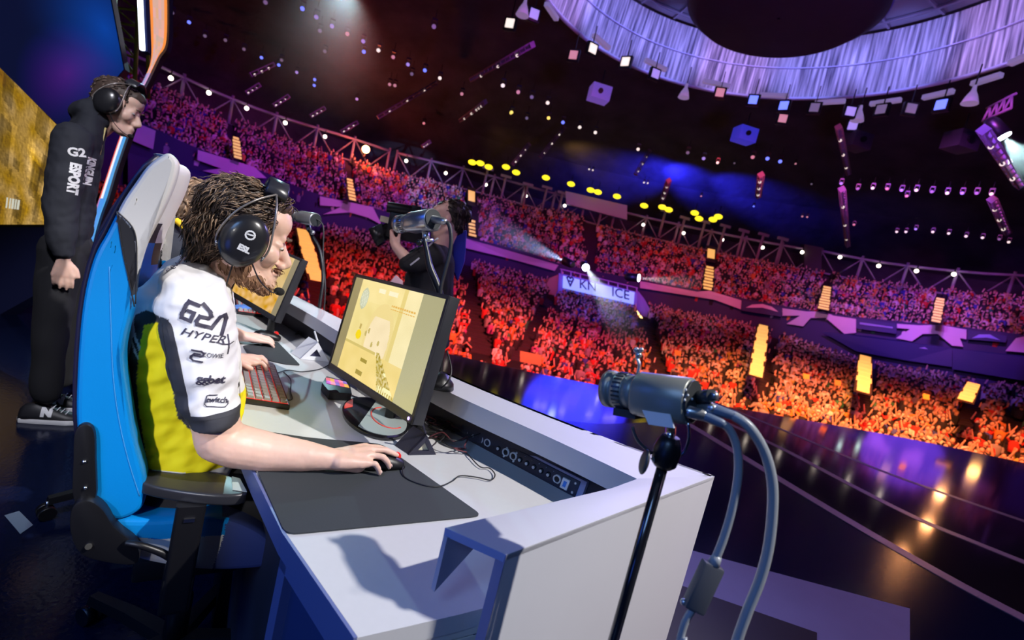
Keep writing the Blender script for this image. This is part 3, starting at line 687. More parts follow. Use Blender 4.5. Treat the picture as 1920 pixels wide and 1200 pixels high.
for x, y in ((10, 562), (38, 565), (67, 578), (127, 578), (162, 597), (265, 615), (352, 637), (420, 658), (445, 665), (511, 680), (605, 712), (668, 717), (690, 726), (780, 737), (795, 757), (843, 760), (862, 750)):
    X, Y = R1(x, y); P = acyl(X, Y, 34.5); t = thing('round_yellow_lamp', P, 'round glowing yellow lamp in the row above the ring truss', 'lamp', 'round yellow lamps above the ring truss')
    b = MB(); b.ell(P, V((.36, 0, .0)), V((0, .3, 0)), Z * .22, M_yel, 14, 8); b.obj('lamp_shade', t); b = MB(); b.cyl(P + Z * .15, P + Z * .9, .025, M_blk_pl, n=5); b.obj('rod', t)
M_rod = mat('ladder_rose', (.25, .17, .22), .6)
bl = [R1(*p) + R1(*q) for p, q in (((8, 275), (218, 155)), ((0, 395), (55, 352)), ((245, 545), (330, 440)), ((150, 570), (208, 498)), ((575, 605), (625, 520)), ((668, 692), (690, 625)), ((1000, 680), (1010, 605)), ((1278, 440), (1312, 600)), ((1290, 655), (1310, 850)), ((1780, 450), (1905, 640)), ((1810, 690), (1860, 805)))]
bl += [R2(*p) + R2(*q) for p, q in (((580, 355), (690, 305)), ((560, 440), (622, 402)), ((690, 500), (760, 455)), ((865, 550), (930, 512)), ((1575, 570), (1690, 485)), ((1185, 555), (1460, 392)), ((1010, 625), (1085, 580)), ((1395, 695), (1430, 670)))]
for i, (x0, y0, x1, y1) in enumerate(bl):
    zz = (8.5 if max(y0, y1) > 340 else 11.5); P, Q = az(x0, y0, zz), az(x1, y1, zz + .01)
    if (P - CAMP).length > 44 or (Q - CAMP).length > 44: P, Q = acyl(x0, y0, 32), acyl(x1, y1, 32)
    t = thing('lamp_bar', (P + Q) / 2, 'slanting pale lamp bar hanging under the dark roof', 'lamp bar', 'slanting lamp bars under the roof')
    b = MB(); d = (Q - P).normalized(); u = d.orthogonal().normalized() * .1; w = d.cross(u)
    for s1_, s2_ in ((1, 1), (1, -1), (-1, 1), (-1, -1)): b.cyl(P + u * s1_ + w * s2_, Q + u * s1_ + w * s2_, .035, M_rod, n=5)
    k = max(3, int((Q - P).length / .5))
    for j in range(k + 1): b.box(P.lerp(Q, j / k), u * 1.3, w * 1.3, d * .03, M_rod)
    b.obj('ladder_frame', t)
    for f in (.2, .5, .8):
        b = MB(); b.sph(P.lerp(Q, f) - Z * .12, .07, E_['w'], 8, 6); b.obj('bulb', t)
for x, y, k in ((450, 325, 'v'), (952, 468, 'b'), (1700, 490, 'd'), (1340, 490, 'd')):
    X, Y = R1(x, y); P = az(X, Y, 12); t = thing('projector_box', P, 'hanging %s-lit projector box under the dark roof' % CN[k], 'projector', None if k != 'd' else 'dim projector boxes')
    b = MB(); b.box(P, V((.55, .1, 0)), V((-.08, .45, 0)), Z * .4, mat('projector_' + k, {'v': (.3, .2, .7), 'b': (.1, .1, .8), 'd': (.05, .04, .06)}[k], .5, emit={'v': (.3, .15, .8), 'b': (.06, .06, .9), 'd': (0, 0, 0)}[k], es=.35)); b.obj('case', t, bevel=.04)
    b = MB(); b.cyl(P + V((0, -.45, 0)), P + V((0, -.6, -.03)), .14, M_blk_pl, n=12); b.obj('objective', t)
    b = MB(); b.cyl(P + Z * .4, P + Z * 1.3, .04, M_blk_pl, n=6); b.obj('hanger', t)
# bright globes along the truss
G2 = [R2(*p) for p in ((203, 370), (383, 440), (562, 513), (745, 582), (933, 647), (1318, 762), (1505, 820), (1695, 875), (1885, 928))]
G2 += [R1(*p) for p in ((195, 678), (330, 712), (602, 778), (742, 807), (876, 830), (1015, 857), (1152, 873), (1283, 890))] + [(1360 + x / 2.609, 400 + y / 2.609) for x, y in ((750, 257), (935, 282), (1118, 298))]
for X, Y in G2:
    P = acyl(X, Y, 36.5); b = MB(); b.sph(P, .14, emis('globe_white', (1, .85, .7), 6), 10, 8); b.cyl(P + Z * .18, P + Z * .5, .04, M_blk_pl, n=5); b.obj('globe_lamp', loc=P, label='small bright globe lamp on the ring truss', cat='lamp', group='globe lamps along the ring truss')
P = acyl(686, 280, 35.5); b = MB(); b.sph(P, .3, E_['o'], 12, 8); b.cyl(P - Z * .28, P - Z * .8, .05, M_blk_pl, n=6); b.obj('flare_lamp', loc=P, label='bright orange-red flare lamp at the ring truss left of the operator', cat='lamp')
lp = bpy.data.lights.new('flare', 'POINT'); lp.energy = 600; lp.color = (1, .12, .05); lp.shadow_soft_size = .3; o = bpy.data.objects.new('flare_light', lp); COL.objects.link(o); o.location = P + (CAMP - P).normalized() * .6
# lattice truss piece at the right
t = thing('lattice_truss', az(1870, 215, 11), 'short rosy lattice truss near the upper right corner', 'truss')
P, Q = az(1842, 228, 11), az(1896, 202, 11.01)
for dz in (0, .5):
    b = MB(); b.cyl(P + Z * dz, Q + Z * dz, .05, M_rod, n=5); b.obj('chord', t)
for j in range(8):
    b = MB(); b.cyl(P.lerp(Q, j / 8) + Z * (.5 * (j % 2)), P.lerp(Q, (j + 1) / 8) + Z * (.5 * ((j + 1) % 2)), .04, M_rod, n=5); b.obj('brace', t)

# ---- hall light: what the rigs throw on the seats, plus added fills
OR, RD, PU, PK, BL = (1, .30, .07), (1, .06, .06), (.38, .10, 1), (1, .18, .38), (.05, .08, 1)
hub = V((4, 6, 12))
for (x, y), c, w, an in (((620, 560), RD, 20000, 36), ((820, 610), (1, .07, .05), 22000, 30), ((960, 640), (1, .16, .05), 26000, 28), ((1120, 670), (1, .05, .08), 16000, 26), ((1330, 690), OR, 24000, 28), ((1500, 720), OR, 26000, 28), ((1680, 760), OR, 26000, 28), ((1850, 800), (1, .2, .06), 22000, 28), ((350, 430), RD, 9000, 36), ((1000, 560), (.8, .04, .25), 14000, 36), ((1450, 650), (1, .09, .06), 16000, 34), ((1700, 700), (1, .12, .06), 14000, 34)):
    spot('seat_light', hub + V((rnd.uniform(-2, 2), rnd.uniform(-2, 2), 0)), ah(x, y, 22), c, w, an, .9, .4)
for (x, y), c, w, an in (((330, 230), (.3, .04, .9), 11000, 30), ((450, 230), (1, .03, .08), 5000, 24), ((560, 300), (.45, .04, .8), 13000, 28), ((720, 350), (.7, .05, .6), 13000, 26), ((850, 400), (.3, .06, 1), 20000, 24), ((1000, 440), (.8, .06, .35), 14000, 26), ((1180, 460), (1, .05, .12), 15000, 26), ((1330, 500), (1, .08, .12), 16000, 26), ((1480, 520), (.9, .08, .25), 14000, 24), ((1640, 545), (.3, .08, 1), 22000, 24), ((1850, 590), (.25, .08, 1), 24000, 28), ((1720, 530), (1, .12, .4), 14000, 24), ((1900, 560), (1, .1, .3), 9000, 20)):
    spot('tier_light', V((4, 8, 13)) + V((rnd.uniform(-2, 2), rnd.uniform(-2, 2), 0)), ah(x, y, 40), c, w * (.85 if x < 1000 else .85), an, .9, .4)
for (x, y), c, w, sx, an in (((1112, 300), (1, .55, .1), 4000, 5, 55), ((1060, 280), (1, .5, .1), 900, -4, 45), ((1215, 330), (.03, .03, 1), 60000, -5, 60), ((1290, 330), (.03, .03, 1), 50000, 3, 60), ((1385, 360), (.03, .03, 1), 45000, 5, 50), ((940, 285), (1, .5, .08), 900, 3, 60), ((735, 245), (1, .08, .03), 2600, 4, 45), ((1600, 430), (.12, .05, 1), 1500, 4, 70), ((640, 30), (.3, .7, .8), 1500, 3, 70)):
    tgt = acyl(x, y, 38.5); tn = V((-(tgt.y - 10), tgt.x - 5, 0)).normalized(); spot('roof_wash', tgt + (V((5, 10, 9)) - tgt).normalized() * 3.5 + tn * sx - Z * 1.5, tgt, c, w * .22, an, 1, .3)
spot('roof_violet_fill', V((8, 8, 3)), V((8, 30, 16)), (.22, .08, .6), 5000, 120, 1, 1)  # added broad fill lamp that tints the dark roof violet
for k in range(16):
    a = 2 * PI * k / 16 + .2; q = RC + V((6.4 * math.cos(a), 6.4 * math.sin(a), .75)); spot('crown_wash', q, RC + V((10 * math.cos(a), 10 * math.sin(a), 1.6)), (.27, .27, .95) if k % 3 else (.45, .3, .9), 620, 74, .5, .3)
for (x, y), c, w in (((430, 320), (.35, .08, 1), 5000), ((655, 395), (.75, .2, .8), 7000), ((950, 478), (.4, .1, 1), 5000), ((1300, 560), (1, .3, .5), 5000), ((1540, 595), (.9, .35, .6), 7000), ((1750, 625), (.6, .25, 1), 8000), ((270, 250), (.35, .1, 1), 5000)):
    spot('ramp_fill', V((5, 11, 6)), acyl(x, y, 30.5), c, w, 16, .9, .3)  # added spots in mid-air that brighten the pale ramps
# blue wash on the tunnel
spot('tunnel_light', ah(1120, 500, 16) + Z * 3, acyl(1120, 545, 27), (.2, .1, 1), 6000, 30, .8, .2)

# ---- haze in the followspot beams
def beam(x0, y0, h0, x1, y1, h1, r1, col, w, dens, label, ang=None):
    P, Q = ah(x0, y0, h0), ah(x1, y1, h1); L = (Q - P).length
    m = bpy.data.materials.new('haze'); m.use_nodes = True; nt = m.node_tree; nt.nodes.remove(nt.nodes['Principled BSDF'])
    vsn = nt.nodes.new('ShaderNodeVolumeScatter'); vsn.inputs['Density'].default_value = dens; vsn.inputs['Anisotropy'].default_value = 0
    tcn = nt.nodes.new('ShaderNodeTexCoord'); dt = nt.nodes.new('ShaderNodeVectorMath'); dt.operation = 'DOT_PRODUCT'; Dn = (Q - P).normalized(); dt.inputs[1].default_value = Dn
    sc_ = nt.nodes.new('ShaderNodeVectorMath'); sc_.operation = 'SCALE'; sc_.inputs[0].default_value = Dn; sb = nt.nodes.new('ShaderNodeVectorMath'); sb.operation = 'SUBTRACT'; ln = nt.nodes.new('ShaderNodeVectorMath'); ln.operation = 'LENGTH'
    nt.links.new(tcn.outputs['Object'], dt.inputs[0]); nt.links.new(dt.outputs['Value'], sc_.inputs['Scale']); nt.links.new(tcn.outputs['Object'], sb.inputs[0]); nt.links.new(sc_.outputs[0], sb.inputs[1]); nt.links.new(sb.outputs[0], ln.inputs[0])
    Rt = nt.nodes.new('ShaderNodeMapRange'); Rt.inputs[1].default_value = 0; Rt.inputs[2].default_value = L; Rt.inputs[3].default_value = .2; Rt.inputs[4].default_value = r1; nt.links.new(dt.outputs['Value'], Rt.inputs[0])
    dv_ = nt.nodes.new('ShaderNodeMath'); dv_.operation = 'DIVIDE'; nt.links.new(ln.outputs['Value'], dv_.inputs[0]); nt.links.new(Rt.outputs[0], dv_.inputs[1])
    ra = nt.nodes.new('ShaderNodeMapRange'); ra.interpolation_type = 'SMOOTHSTEP'; ra.inputs[1].default_value = .95; ra.inputs[2].default_value = .3; ra.inputs[3].default_value = 0; ra.inputs[4].default_value = 1; nt.links.new(dv_.outputs[0], ra.inputs[0])
    rt = nt.nodes.new('ShaderNodeMapRange'); rt.interpolation_type = 'SMOOTHSTEP'; rt.inputs[1].default_value = L * .98; rt.inputs[2].default_value = L * .25; rt.inputs[3].default_value = 0; rt.inputs[4].default_value = dens; nt.links.new(dt.outputs['Value'], rt.inputs[0])
    mm_ = nt.nodes.new('ShaderNodeMath'); mm_.operation = 'MULTIPLY'; nt.links.new(ra.outputs[0], mm_.inputs[0]); nt.links.new(rt.outputs[0], mm_.inputs[1]); nt.links.new(mm_.outputs[0], vsn.inputs['Density'])
    nt.links.new(vsn.outputs[0], nt.nodes['Material Output'].inputs['Volume'])
    t = thing('followspot', P, label, 'followspot'); D = (Q - P).normalized()
    b = MB(); b.lathe(P - D * .7, D * .75, [(0, .16), (.2, .22), (1, .24)], M_blk_pl, 16); b.obj('lamp_barrel', t)
    b = MB(); b.cyl(P + D * .05, P + D * .07, .2, emis('followspot_lens', (.8, .9, 1), 14), n=16); b.obj('lens', t)
    b = MB(); b.lathe(P + D * .15, D * (L - .15), [(0, .2), (.3, .2 + (r1 - .2) * .3), (1, r1)], m, 24); b.obj('haze', t)
    a = 2 * math.degrees(math.atan((r1 - .1) / L)); l = spot('beam_light', P + D * .12, Q, col, w, a, .35, .05)
beam(1060, 490, 27, 872, 402, 38, 2.3, (.4, .55, 1), 9000, .05, 'twin followspot left of the lit sign throwing a blue beam up to the left')
beam(1098, 501, 27, 1205, 668, 17, 1.3, (.8, .93, 1), 24000, .03, 'followspot above the lit sign throwing a white beam down to the stage')
beam(1196, 521, 27, 1345, 535, 26, .8, (.85, .85, 1), 5000, .03, 'followspot right of the lit sign throwing a faint beam to the right')
beam(655, -30, 16, 570, 190, 9.5, 2.2, (.5, .9, 1), 2200, .16, 'spotlight above the left seats throwing a pale teal beam down')
beam(1880, 254, 22, 1960, 345, 22, 1.0, (.6, .95, 1), 9000, .03, 'spotlight at the right edge throwing a pale beam outwards')
# ================================================================== THE DESK
WZ = .75
M_top = mat('worktop_grey', (.56, .56, .57), .5, noise_s=60, noise_a=.03)
M_ledge = mat('ledge_white', (.52, .52, .56), .45, noise_s=4, noise_a=.04)
M_edge = mat('desk_edge', (.12, .15, .34), .4)
M_inner = mat('desk_inside', (.03, .05, .16), .5)
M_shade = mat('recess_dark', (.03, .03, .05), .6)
fe = [az(670, 1196, WZ), az(535, 1000, WZ), az(478, 885, WZ), V((-.70, 1.30, WZ)), V((-1.02, 1.78, WZ)), V((-1.42, 2.45, WZ)), V((-1.95, 3.5, WZ)), V((-2.5, 4.7, WZ))]
TZ = .9
o_px = ((1340, 893), (1090, 803), (822, 692), (641, 599), (549, 552))
outer = [az(x, y, TZ) for x, y in o_px]; outer.append(outer[-1] + (outer[-1] - outer[-2]) * 1.2)
i_px = ((1195, 898), (1030, 820), (823, 726), (655, 634), (575, 586))
inner = [az(x, y, TZ) for x, y in i_px]; inner.append(inner[-1] + (outer[-1] - outer[-2]) * .9)
patch_b = [az(1075, 932, WZ), az(857, 812, WZ)]
desk = thing('desk', az(700, 1190, 0), 'long curved pale grey gaming desk with raised ledge and white end panel', 'desk')
ne = [az(862, 1152, WZ), az(919, 1137, WZ)]
b = MB(); back = [V((p.x, p.y, WZ)) for p in outer]
under = V((outer[0].x, outer[0].y, WZ)); cheek_out = az(950, 1041, TZ)
b.prism(fe + back[::-1][:-1] + [under + A_ * .03, V((cheek_out.x, cheek_out.y, WZ)) + A_ * .022, ne[1], ne[0]], -Z * .035, M_top); b.obj('worktop', desk, fixn=True)
# coloured edge strip on the players' side
b = MB()
for p, q in zip(fe[:-1], fe[1:]):
    d = (q - p).normalized(); n = V((-d.y, d.x, 0)) * .006
    b.prism([p + Z * .002, q + Z * .002, q + Z * .002 + n, p + Z * .002 + n], -Z * .045, M_edge)
b.obj('edge_strip', desk)
# ledge: top, inner lip, outer wall down to the floor
b = MB(); oc, ic = outer, inner
OC = resample(cr(oc, 6), 40); IC = resample(cr(ic, 6), 40)
for k in range(39):
    b.prism([OC[k], OC[k + 1], IC[k + 1], IC[k]], -Z * .02, M_ledge)
b.obj('ledge_top', desk)
b = MB()
LB = [az(1146, 918, TZ - .055), az(1093, 897, TZ - .055), az(1040, 868, TZ - .055), az(814, 747, TZ - .055)]
IB = [p - Z * .055 + (OC[i] - IC[i]).normalized() * -.018 for i, p in enumerate(IC)]
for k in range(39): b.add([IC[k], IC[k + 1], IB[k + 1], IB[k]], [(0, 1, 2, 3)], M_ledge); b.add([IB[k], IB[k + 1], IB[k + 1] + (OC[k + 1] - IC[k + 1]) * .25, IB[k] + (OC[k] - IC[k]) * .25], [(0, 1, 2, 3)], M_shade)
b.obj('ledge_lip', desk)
b = MB()
for k in range(39):
    n = (OC[k] - IC[k]).normalized() * .02; b.prism([OC[k], OC[k + 1], V((OC[k + 1].x, OC[k + 1].y, 0)), V((OC[k].x, OC[k].y, 0))], -n, M_ledge)
b.obj('front_wall', desk, fixn=True)
# dark wall behind the recess
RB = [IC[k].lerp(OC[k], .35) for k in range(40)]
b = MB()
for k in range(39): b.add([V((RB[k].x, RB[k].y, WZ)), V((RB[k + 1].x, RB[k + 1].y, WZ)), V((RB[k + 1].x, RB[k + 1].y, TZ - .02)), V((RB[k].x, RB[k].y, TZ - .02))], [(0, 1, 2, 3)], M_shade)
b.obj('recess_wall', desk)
# end panel: outer wall, top, end face
c0, c1 = az(950, 1041, TZ), outer[0]
b = MB(); dv = (c1 - c0); n_out = V((dv.y, -dv.x, 0)).normalized()
b.prism([c0, c1, V((c1.x, c1.y, 0)), V((c0.x, c0.y, .0))], -n_out * .018, M_ledge); b.obj('end_wall', desk, bevel=.0015)
k0, k1 = az(835, 990, TZ), az(1146, 916, TZ)
b = MB(); b.prism([c0 + Z * .001, c1 + Z * .001, az(1195, 898, TZ) + Z * .001, k1 + Z * .001, k0 + Z * .001], -Z * .012, M_ledge); b.obj('end_shelf', desk, bevel=.001)
b = MB(); kk = (k0 - c0); b.prism([c0 + Z * .0005 - dv.normalized() * .001, k0 - dv.normalized() * .001 + Z * .0005, k0 - Z * .014, c0 - Z * .014], dv.normalized() * .001, mat('edge_violet', (.3, .33, .6), .4)); b.obj('shelf_edge', desk)
b = MB(); g0 = k0 - Z * .012; b.prism([g0, g0 - Z * .1, k0.lerp(k1, .22) - Z * .012], n_out * .01, mat('gusset_blue', (.25, .29, .45), .4)); b.obj('gusset', desk)
b = MB(); b.prism([c0 - dv.normalized() * .0015, c0 - dv.normalized() * .0015 - n_out * .02, V((c0.x, c0.y, .35)) - n_out * .02 - dv.normalized() * .0015, V((c0.x, c0.y, .35)) - dv.normalized() * .0015], dv.normalized() * .001, M_edge); b.obj('wall_edge', desk)
# near face with two drawers lines, and the splayed dark leg
nf0, nf1 = fe[0], ne[0]
b = MB(); b.prism([nf0 - Z * .001, ne[1] - Z * .001, ne[1] - Z * .05, nf0 - Z * .05], -V((dv.y, -dv.x, 0)).normalized() * .02, mat('cream_front', (.68, .66, .6), .45)); b.obj('front_rail', desk)
b = MB(); b.prism([nf0 - Z * .053, ne[1] - Z * .053, ne[1] - Z * .3, nf0 - Z * .3], -V((dv.y, -dv.x, 0)).normalized() * .02, mat('cream_front', (.68, .66, .6), .45)); b.obj('drawer_front', desk)
b = MB(); q = ne[1] - Z * .05; b.prism([q - B_ * .02, q + B_ * .012, q + B_ * .09 - Z * .7, q + B_ * .05 - Z * .7], A_ * .03, M_inner); b.prism([q - B_ * .02, q + B_ * .012, q - B_ * .03 - Z * .7, q - B_ * .07 - Z * .7], A_ * .03, M_inner); b.obj('splayed_leg', desk)
# side panel with blue frame under the players' edge
b = MB()
p0, p1 = fe[1], fe[0]
n = (p1 - p0).normalized(); s = V((-n.y, n.x, 0))
b.prism([p0 - Z * .04, p0 - Z * .75, p0 + n * .03 - Z * .75, p0 + n * .03 - Z * .04], s * .02, M_edge)
b.prism([p0 + n * .0 - Z * .04, p1 - Z * .04, p1 - Z * .07, p0 - Z * .07], s * .02, M_edge)
b.obj('side_frame', desk)
b = MB(); b.prism([p0 + s * .02 - Z * .04, p1 + s * .02 - Z * .04, p1 + s * .02 - Z * .74, p0 + s * .02 - Z * .74], s * .015, M_inner); b.obj('side_panel', desk)
b = MB(); p2 = fe[3]; b.prism([p + s * .06 - Z * .04 for p in (p0, fe[2], p2, fe[5])] + [p + s * .06 - Z * .74 for p in (fe[5], p2, fe[2], p0)], s * .01, M_shade); b.obj('modesty_panel', desk)

# ---- patch panel let into the recess
E0, E1 = az(1078, 932, WZ), az(852, 811, WZ)
pd = (E1 - E0).normalized(); pn = V((-pd.y, pd.x, 0)); pn = pn if pn.dot(CAMP - E0) > 0 else -pn
PL = (E1 - E0).length; up = (Z * .95 - pn * .25).normalized(); Hh = .046
M_sock = mat('socket_silver', (.75, .74, .72), .35, metal=.4)
pp = thing('patch_panel', E0, 'long black connector patch panel let into the desk ledge', 'patch panel')
b = MB(); b.box(E0 + pd * PL / 2 + up * Hh / 2 - pn * .012, pd * (PL / 2 + .018), up * (Hh / 2 + .007), pn * .01, mat('frame_lilac', (.32, .34, .55), .4)); b.obj('panel_frame', pp, bevel=.001)
b = MB(); b.box(E0 + pd * PL / 2 + up * Hh / 2, pd * PL / 2, up * Hh / 2, pn * .003, mat('panel_black', (.012, .014, .03), .4)); b.obj('panel_plate', pp, bevel=.0005)
M_chr = mat('chrome', (.75, .75, .75), .2, metal=1)
def pcv(u, v, h=.003): return E0 + pd * u + up * (Hh * v) + pn * h
for u in (.012, PL * .47, PL * .55, PL - .015):
    for v in (.2, .8):
        b = MB(); b.ell(pcv(u, v), pd * .004, up * .004, pn * .002, M_sock, 10, 6); b.obj('screw', pp)
u = .04
for i, k in enumerate(['usb', 'ring', 'dot', 'dot', 'dot', 'dot', 'dot', 'ring', 'ring', 'dot', 'gap', 'ring', 'ring', 'dot', 'dot', 'ring', 'dot']):
    if k == 'usb':
        b = MB(); b.box(pcv(u, .5, .005), pd * .012, up * .015, pn * .004, mat('usb_white', (.8, .8, .8), .4)); s_ = b.obj('usb_socket', pp, bevel=.001)
        b = MB(); b.box(pcv(u, .5, .0095), pd * .005, up * .008, pn * .001, mat('usb_blue', (.05, .25, .8), .4)); b.obj('usb_port', s_); u += .03
    elif k == 'ring':
        b = MB(); b.lathe(pcv(u, .5, 0), pn * .006, [(0, .0135), (1, .0135), (1, .009), (.2, .009)], M_sock, 18, caps=False); s_ = b.obj('round_socket', pp); b = MB(); b.cyl(pcv(u, .5, .002), pcv(u, .5, .004), .009, M_blk_pl, n=14); b.obj('socket_core', s_); u += .031
    elif k == 'dot':
        b = MB(); b.lathe(pcv(u, .5, 0), pn * .007, [(0, .0085), (.6, .0085), (1, .005)], M_blk_pl, 14); s_ = b.obj('jack_socket', pp); b = MB(); b.cyl(pcv(u, .5, .006), pcv(u, .5, .009), .0048, M_sock, n=10); b.obj('jack_ring', s_)
        b = MB(); b.ell(pcv(u - .012, .85), pd * .002, up * .002, pn * .0012, M_chr, 8, 5); b.obj('screw', pp); u += .027
    else: u += .02
    if u > PL - .02: break

# ---- mouse mats
M_mat = mat('mat_cloth', (.035, .04, .045), .85, bump=(1500, .2, .0004), noise_s=200, noise_a=.1)
def rounded(P, r, n=5):
    out = []
    for i, p in enumerate(P):
        a = (P[i - 1] - p); c = (P[(i + 1) % len(P)] - p); ra = min(r, a.length / 2, c.length / 2); a = a.normalized() * ra; c = c.normalized() * ra
        for k in range(n + 1): t = k / n; out.append((p + a) * (1 - t) ** 2 + p * (2 * t * (1 - t)) + (p + c) * t * t)
    return out
def slab(name, P, th, m, r=.02, bev=.001, **k):
    b = MB(); b.prism(rounded(P, r), -Z * th, m); return b.obj(name, bevel=bev, **k)
mz = WZ + .0045
slab('mouse_mat', [az(535, 1001, mz), az(905, 966, mz), az(716, 832, mz), az(578, 820, mz), az(470, 806, mz) + B_ * .02, az(480, 885, mz) + B_ * .004], .004, M_mat, .025, loc=az(700, 900, WZ), label='black cloth mouse mat under the bare forearm at the front of the desk', cat='mouse mat')
slab('mouse_mat', [az(455, 648, mz), az(520, 640, mz), az(563, 684, mz), az(535, 682, mz), az(466, 667, mz)], .004, M_mat, .012, loc=az(510, 660, WZ), label='black mouse mat under the far player\'s hand', cat='mouse mat')

# ---- keyboard
M_kb = mat('kb_case', (.02, .02, .022), .4); M_key = mat('key_grey', (.30, .29, .29), .45); M_red = mat('red_glow', (.5, .02, .02), .4, emit=(1, .03, .02), es=.45)
def keyboard(O, L, W, kd, wd, label, rows=5, cols=14, keym=None, redg=True):
    """O corner nearest the camera and the player; kd along its length, wd towards the monitor"""
    t = thing('keyboard', O, label, 'keyboard'); b = MB()
    b.box(O + kd * L / 2 + wd * W / 2 + Z * .009, kd * L / 2, wd * W / 2, Z * .009, M_kb); b.obj('case', t, bevel=.004)
    if redg: b = MB(); b.box(O + kd * L / 2 + wd * W / 2 + Z * .0185, kd * (L / 2 - .004), wd * (W / 2 - .006), Z * .0006, M_red); b.obj('glow_plate', t)
    pu, pv = (L - .012) / cols, (W - .012) / rows
    for r in range(rows):
        c = 0
        while c < cols:
            w = 1
            if r == 0 and 4 <= c < 10: w = 6
            w = min(w, cols - c)
            ctr = O + kd * (.006 + pu * (c + w / 2)) + wd * (.006 + pv * (r + .5)) + Z * .018
            b = MB(); ax, ay = kd * (pu * w / 2 - .0012), wd * (pv / 2 - .0012)
            vs = [ctr + ax * i + ay * j for i, j in ((-1, -1), (1, -1), (1, 1), (-1, 1))] + [ctr + ax * i * .78 + ay * j * .74 + Z * .0085 for i, j in ((-1, -1), (1, -1), (1, 1), (-1, 1))]
            if kd.cross(wd).z < 0: b.add(vs, [(0, 1, 2, 3), (7, 6, 5, 4)] + [(i, i + 4, (i + 1) % 4 + 4, (i + 1) % 4) for i in range(4)], keym or M_key)
            else: b.add(vs, [(3, 2, 1, 0), (4, 5, 6, 7)] + [((i + 1) % 4, (i + 1) % 4 + 4, i + 4, i) for i in range(4)], keym or M_key)
            b.obj('key', t); c += w
    return t
kb0 = az(456, 757, WZ); kb1 = az(531, 768, WZ); kb2 = az(502, 682, WZ)
wd = (kb1 - kb0).normalized(); kd = A_; kd = (kb2 - kb1).normalized()
keyboard(kb0, .44, .135, kd, wd, 'black mechanical keyboard with grey keycaps and red glow beside the jersey')
k2 = az(436, 588, WZ); keyboard(k2 + B_ * .02, .40, .13, A_, B_, 'second keyboard with a red glow half hidden behind the seated player', rows=5, cols=12)

# ---- mice with cables
def mouse(P, fd, label, red=True):
    t = thing('mouse', P, label, 'mouse'); sd = V((-fd.y, fd.x, 0)); b = MB()
    rings = []
    for x, w, hgt in ((-.062, .012, .012), (-.055, .025, .024), (-.03, .032, .037), (0, .031, .038), (.03, .03, .03), (.052, .027, .02), (.06, .018, .013)):
        rings.append([P + fd * x + sd * (w * math.cos(a)) + Z * (.001 + hgt * (max(math.sin(a), 0)) ** .8) for a in [PI * k / 10 for k in range(11)]] + [P + fd * x + Z * .001 - sd * w * .6, P + fd * x + Z * .001 + sd * w * .6])
    b.loft(rings, M_blk_pl); b.obj('mouse_shell', t, fixn=True)
    b = MB(); b.cyl(P + fd * .037 + Z * .027 - sd * .004, P + fd * .037 + Z * .027 + sd * .004, .011, M_red if red else M_blk_pl, n=14); b.obj('scroll_wheel', t); return t
M1 = az(690, 894, mz) + A_ * .058 + B_ * .052; mouse(M1, B_, 'black gaming mouse with a red-lit wheel under the near right hand')
M2 = az(500, 634, WZ + .005); mouse(M2, B_, 'small black mouse with red light under the far player\'s hand')
M_cab = mat('cable_rubber', (.02, .02, .022), .5)
def cable(pts, r, label, name='cable', m=None, group=None):
    b = MB(); b.tube(pts, r, m or M_cab, 7, 7); return b.obj(name, loc=pts[0], label=label, cat='cable', group=group)
cz = lambda L, h=.003: [az(x, y, WZ + h) for x, y in L]
cable([M1 + B_ * .06 + Z * .012] + cz([(757, 892), (790, 908), (822, 912), (848, 902), (863, 892), (895, 895), (920, 900), (928, 890), (918, 878), (900, 875), (880, 855)], .007) + cz([(868, 845), (840, 835), (822, 822), (800, 812)], .004), .0018, 'thin black mouse cable looping over the bare worktop to the bungee')

# ---- triangular mouse bungees
def bungee(C, fd, s, m, label, mh=None):
    t = thing('mouse_bungee', C, label, 'mouse bungee'); sd = V((-fd.y, fd.x, 0)); b = MB()
    # a triangular frame facing the camera, with a body running back
    X = fd; h = .062 * s; w = .045 * s
    O = [C - X * w, C + X * w, C + Z * h]; c = sum(O, V((0, 0, 0))) / 3; I = [c + (p - c) * .42 for p in O]
    for k in range(3):
        j = (k + 1) % 3; b.prism([O[k], O[j], I[j], I[k]], A_ * .012 * s, m)
    b.obj('triangle_frame', t, bevel=.001)
    b = MB(); q = A_ * .055 * s - B_ * .02 * s; b.prism([O[0] + A_ * .012 * s, O[2] + A_ * .012 * s - Z * .0, O[2] + A_ * .012 * s - Z * .014, O[0] + B_ * .02 * s + A_ * .012 * s], q, m); b.obj('body_wedge', t)
    b = MB(); b.prism([p + A_ * .009 * s for p in I], A_ * .002, mh or mat('bungee_logo', (.8, .8, .6), .5)); b.obj('emblem_plate', t)
    b = MB(); b.tube([C + Z * h + A_ * .01, C + Z * (h + .02) + A_ * .015 - X * .01, C + Z * (h + .045) + A_ * .01 - X * .022], .004, m, 7, 4); b.obj('cable_arm', t)
    return t
bungee(az(792, 853, WZ + .001), B_, 1.0, mat('bungee_black', (.02, .02, .04), .45), 'black triangular mouse bungee standing at the corner of the near monitor')
bungee(az(590, 676, WZ + .001), B_, 1.35, mat('bungee_white', (.8, .82, .86), .4), 'white triangular mouse bungee between the two monitors', mat('bungee_dark', (.03, .03, .08), .5))

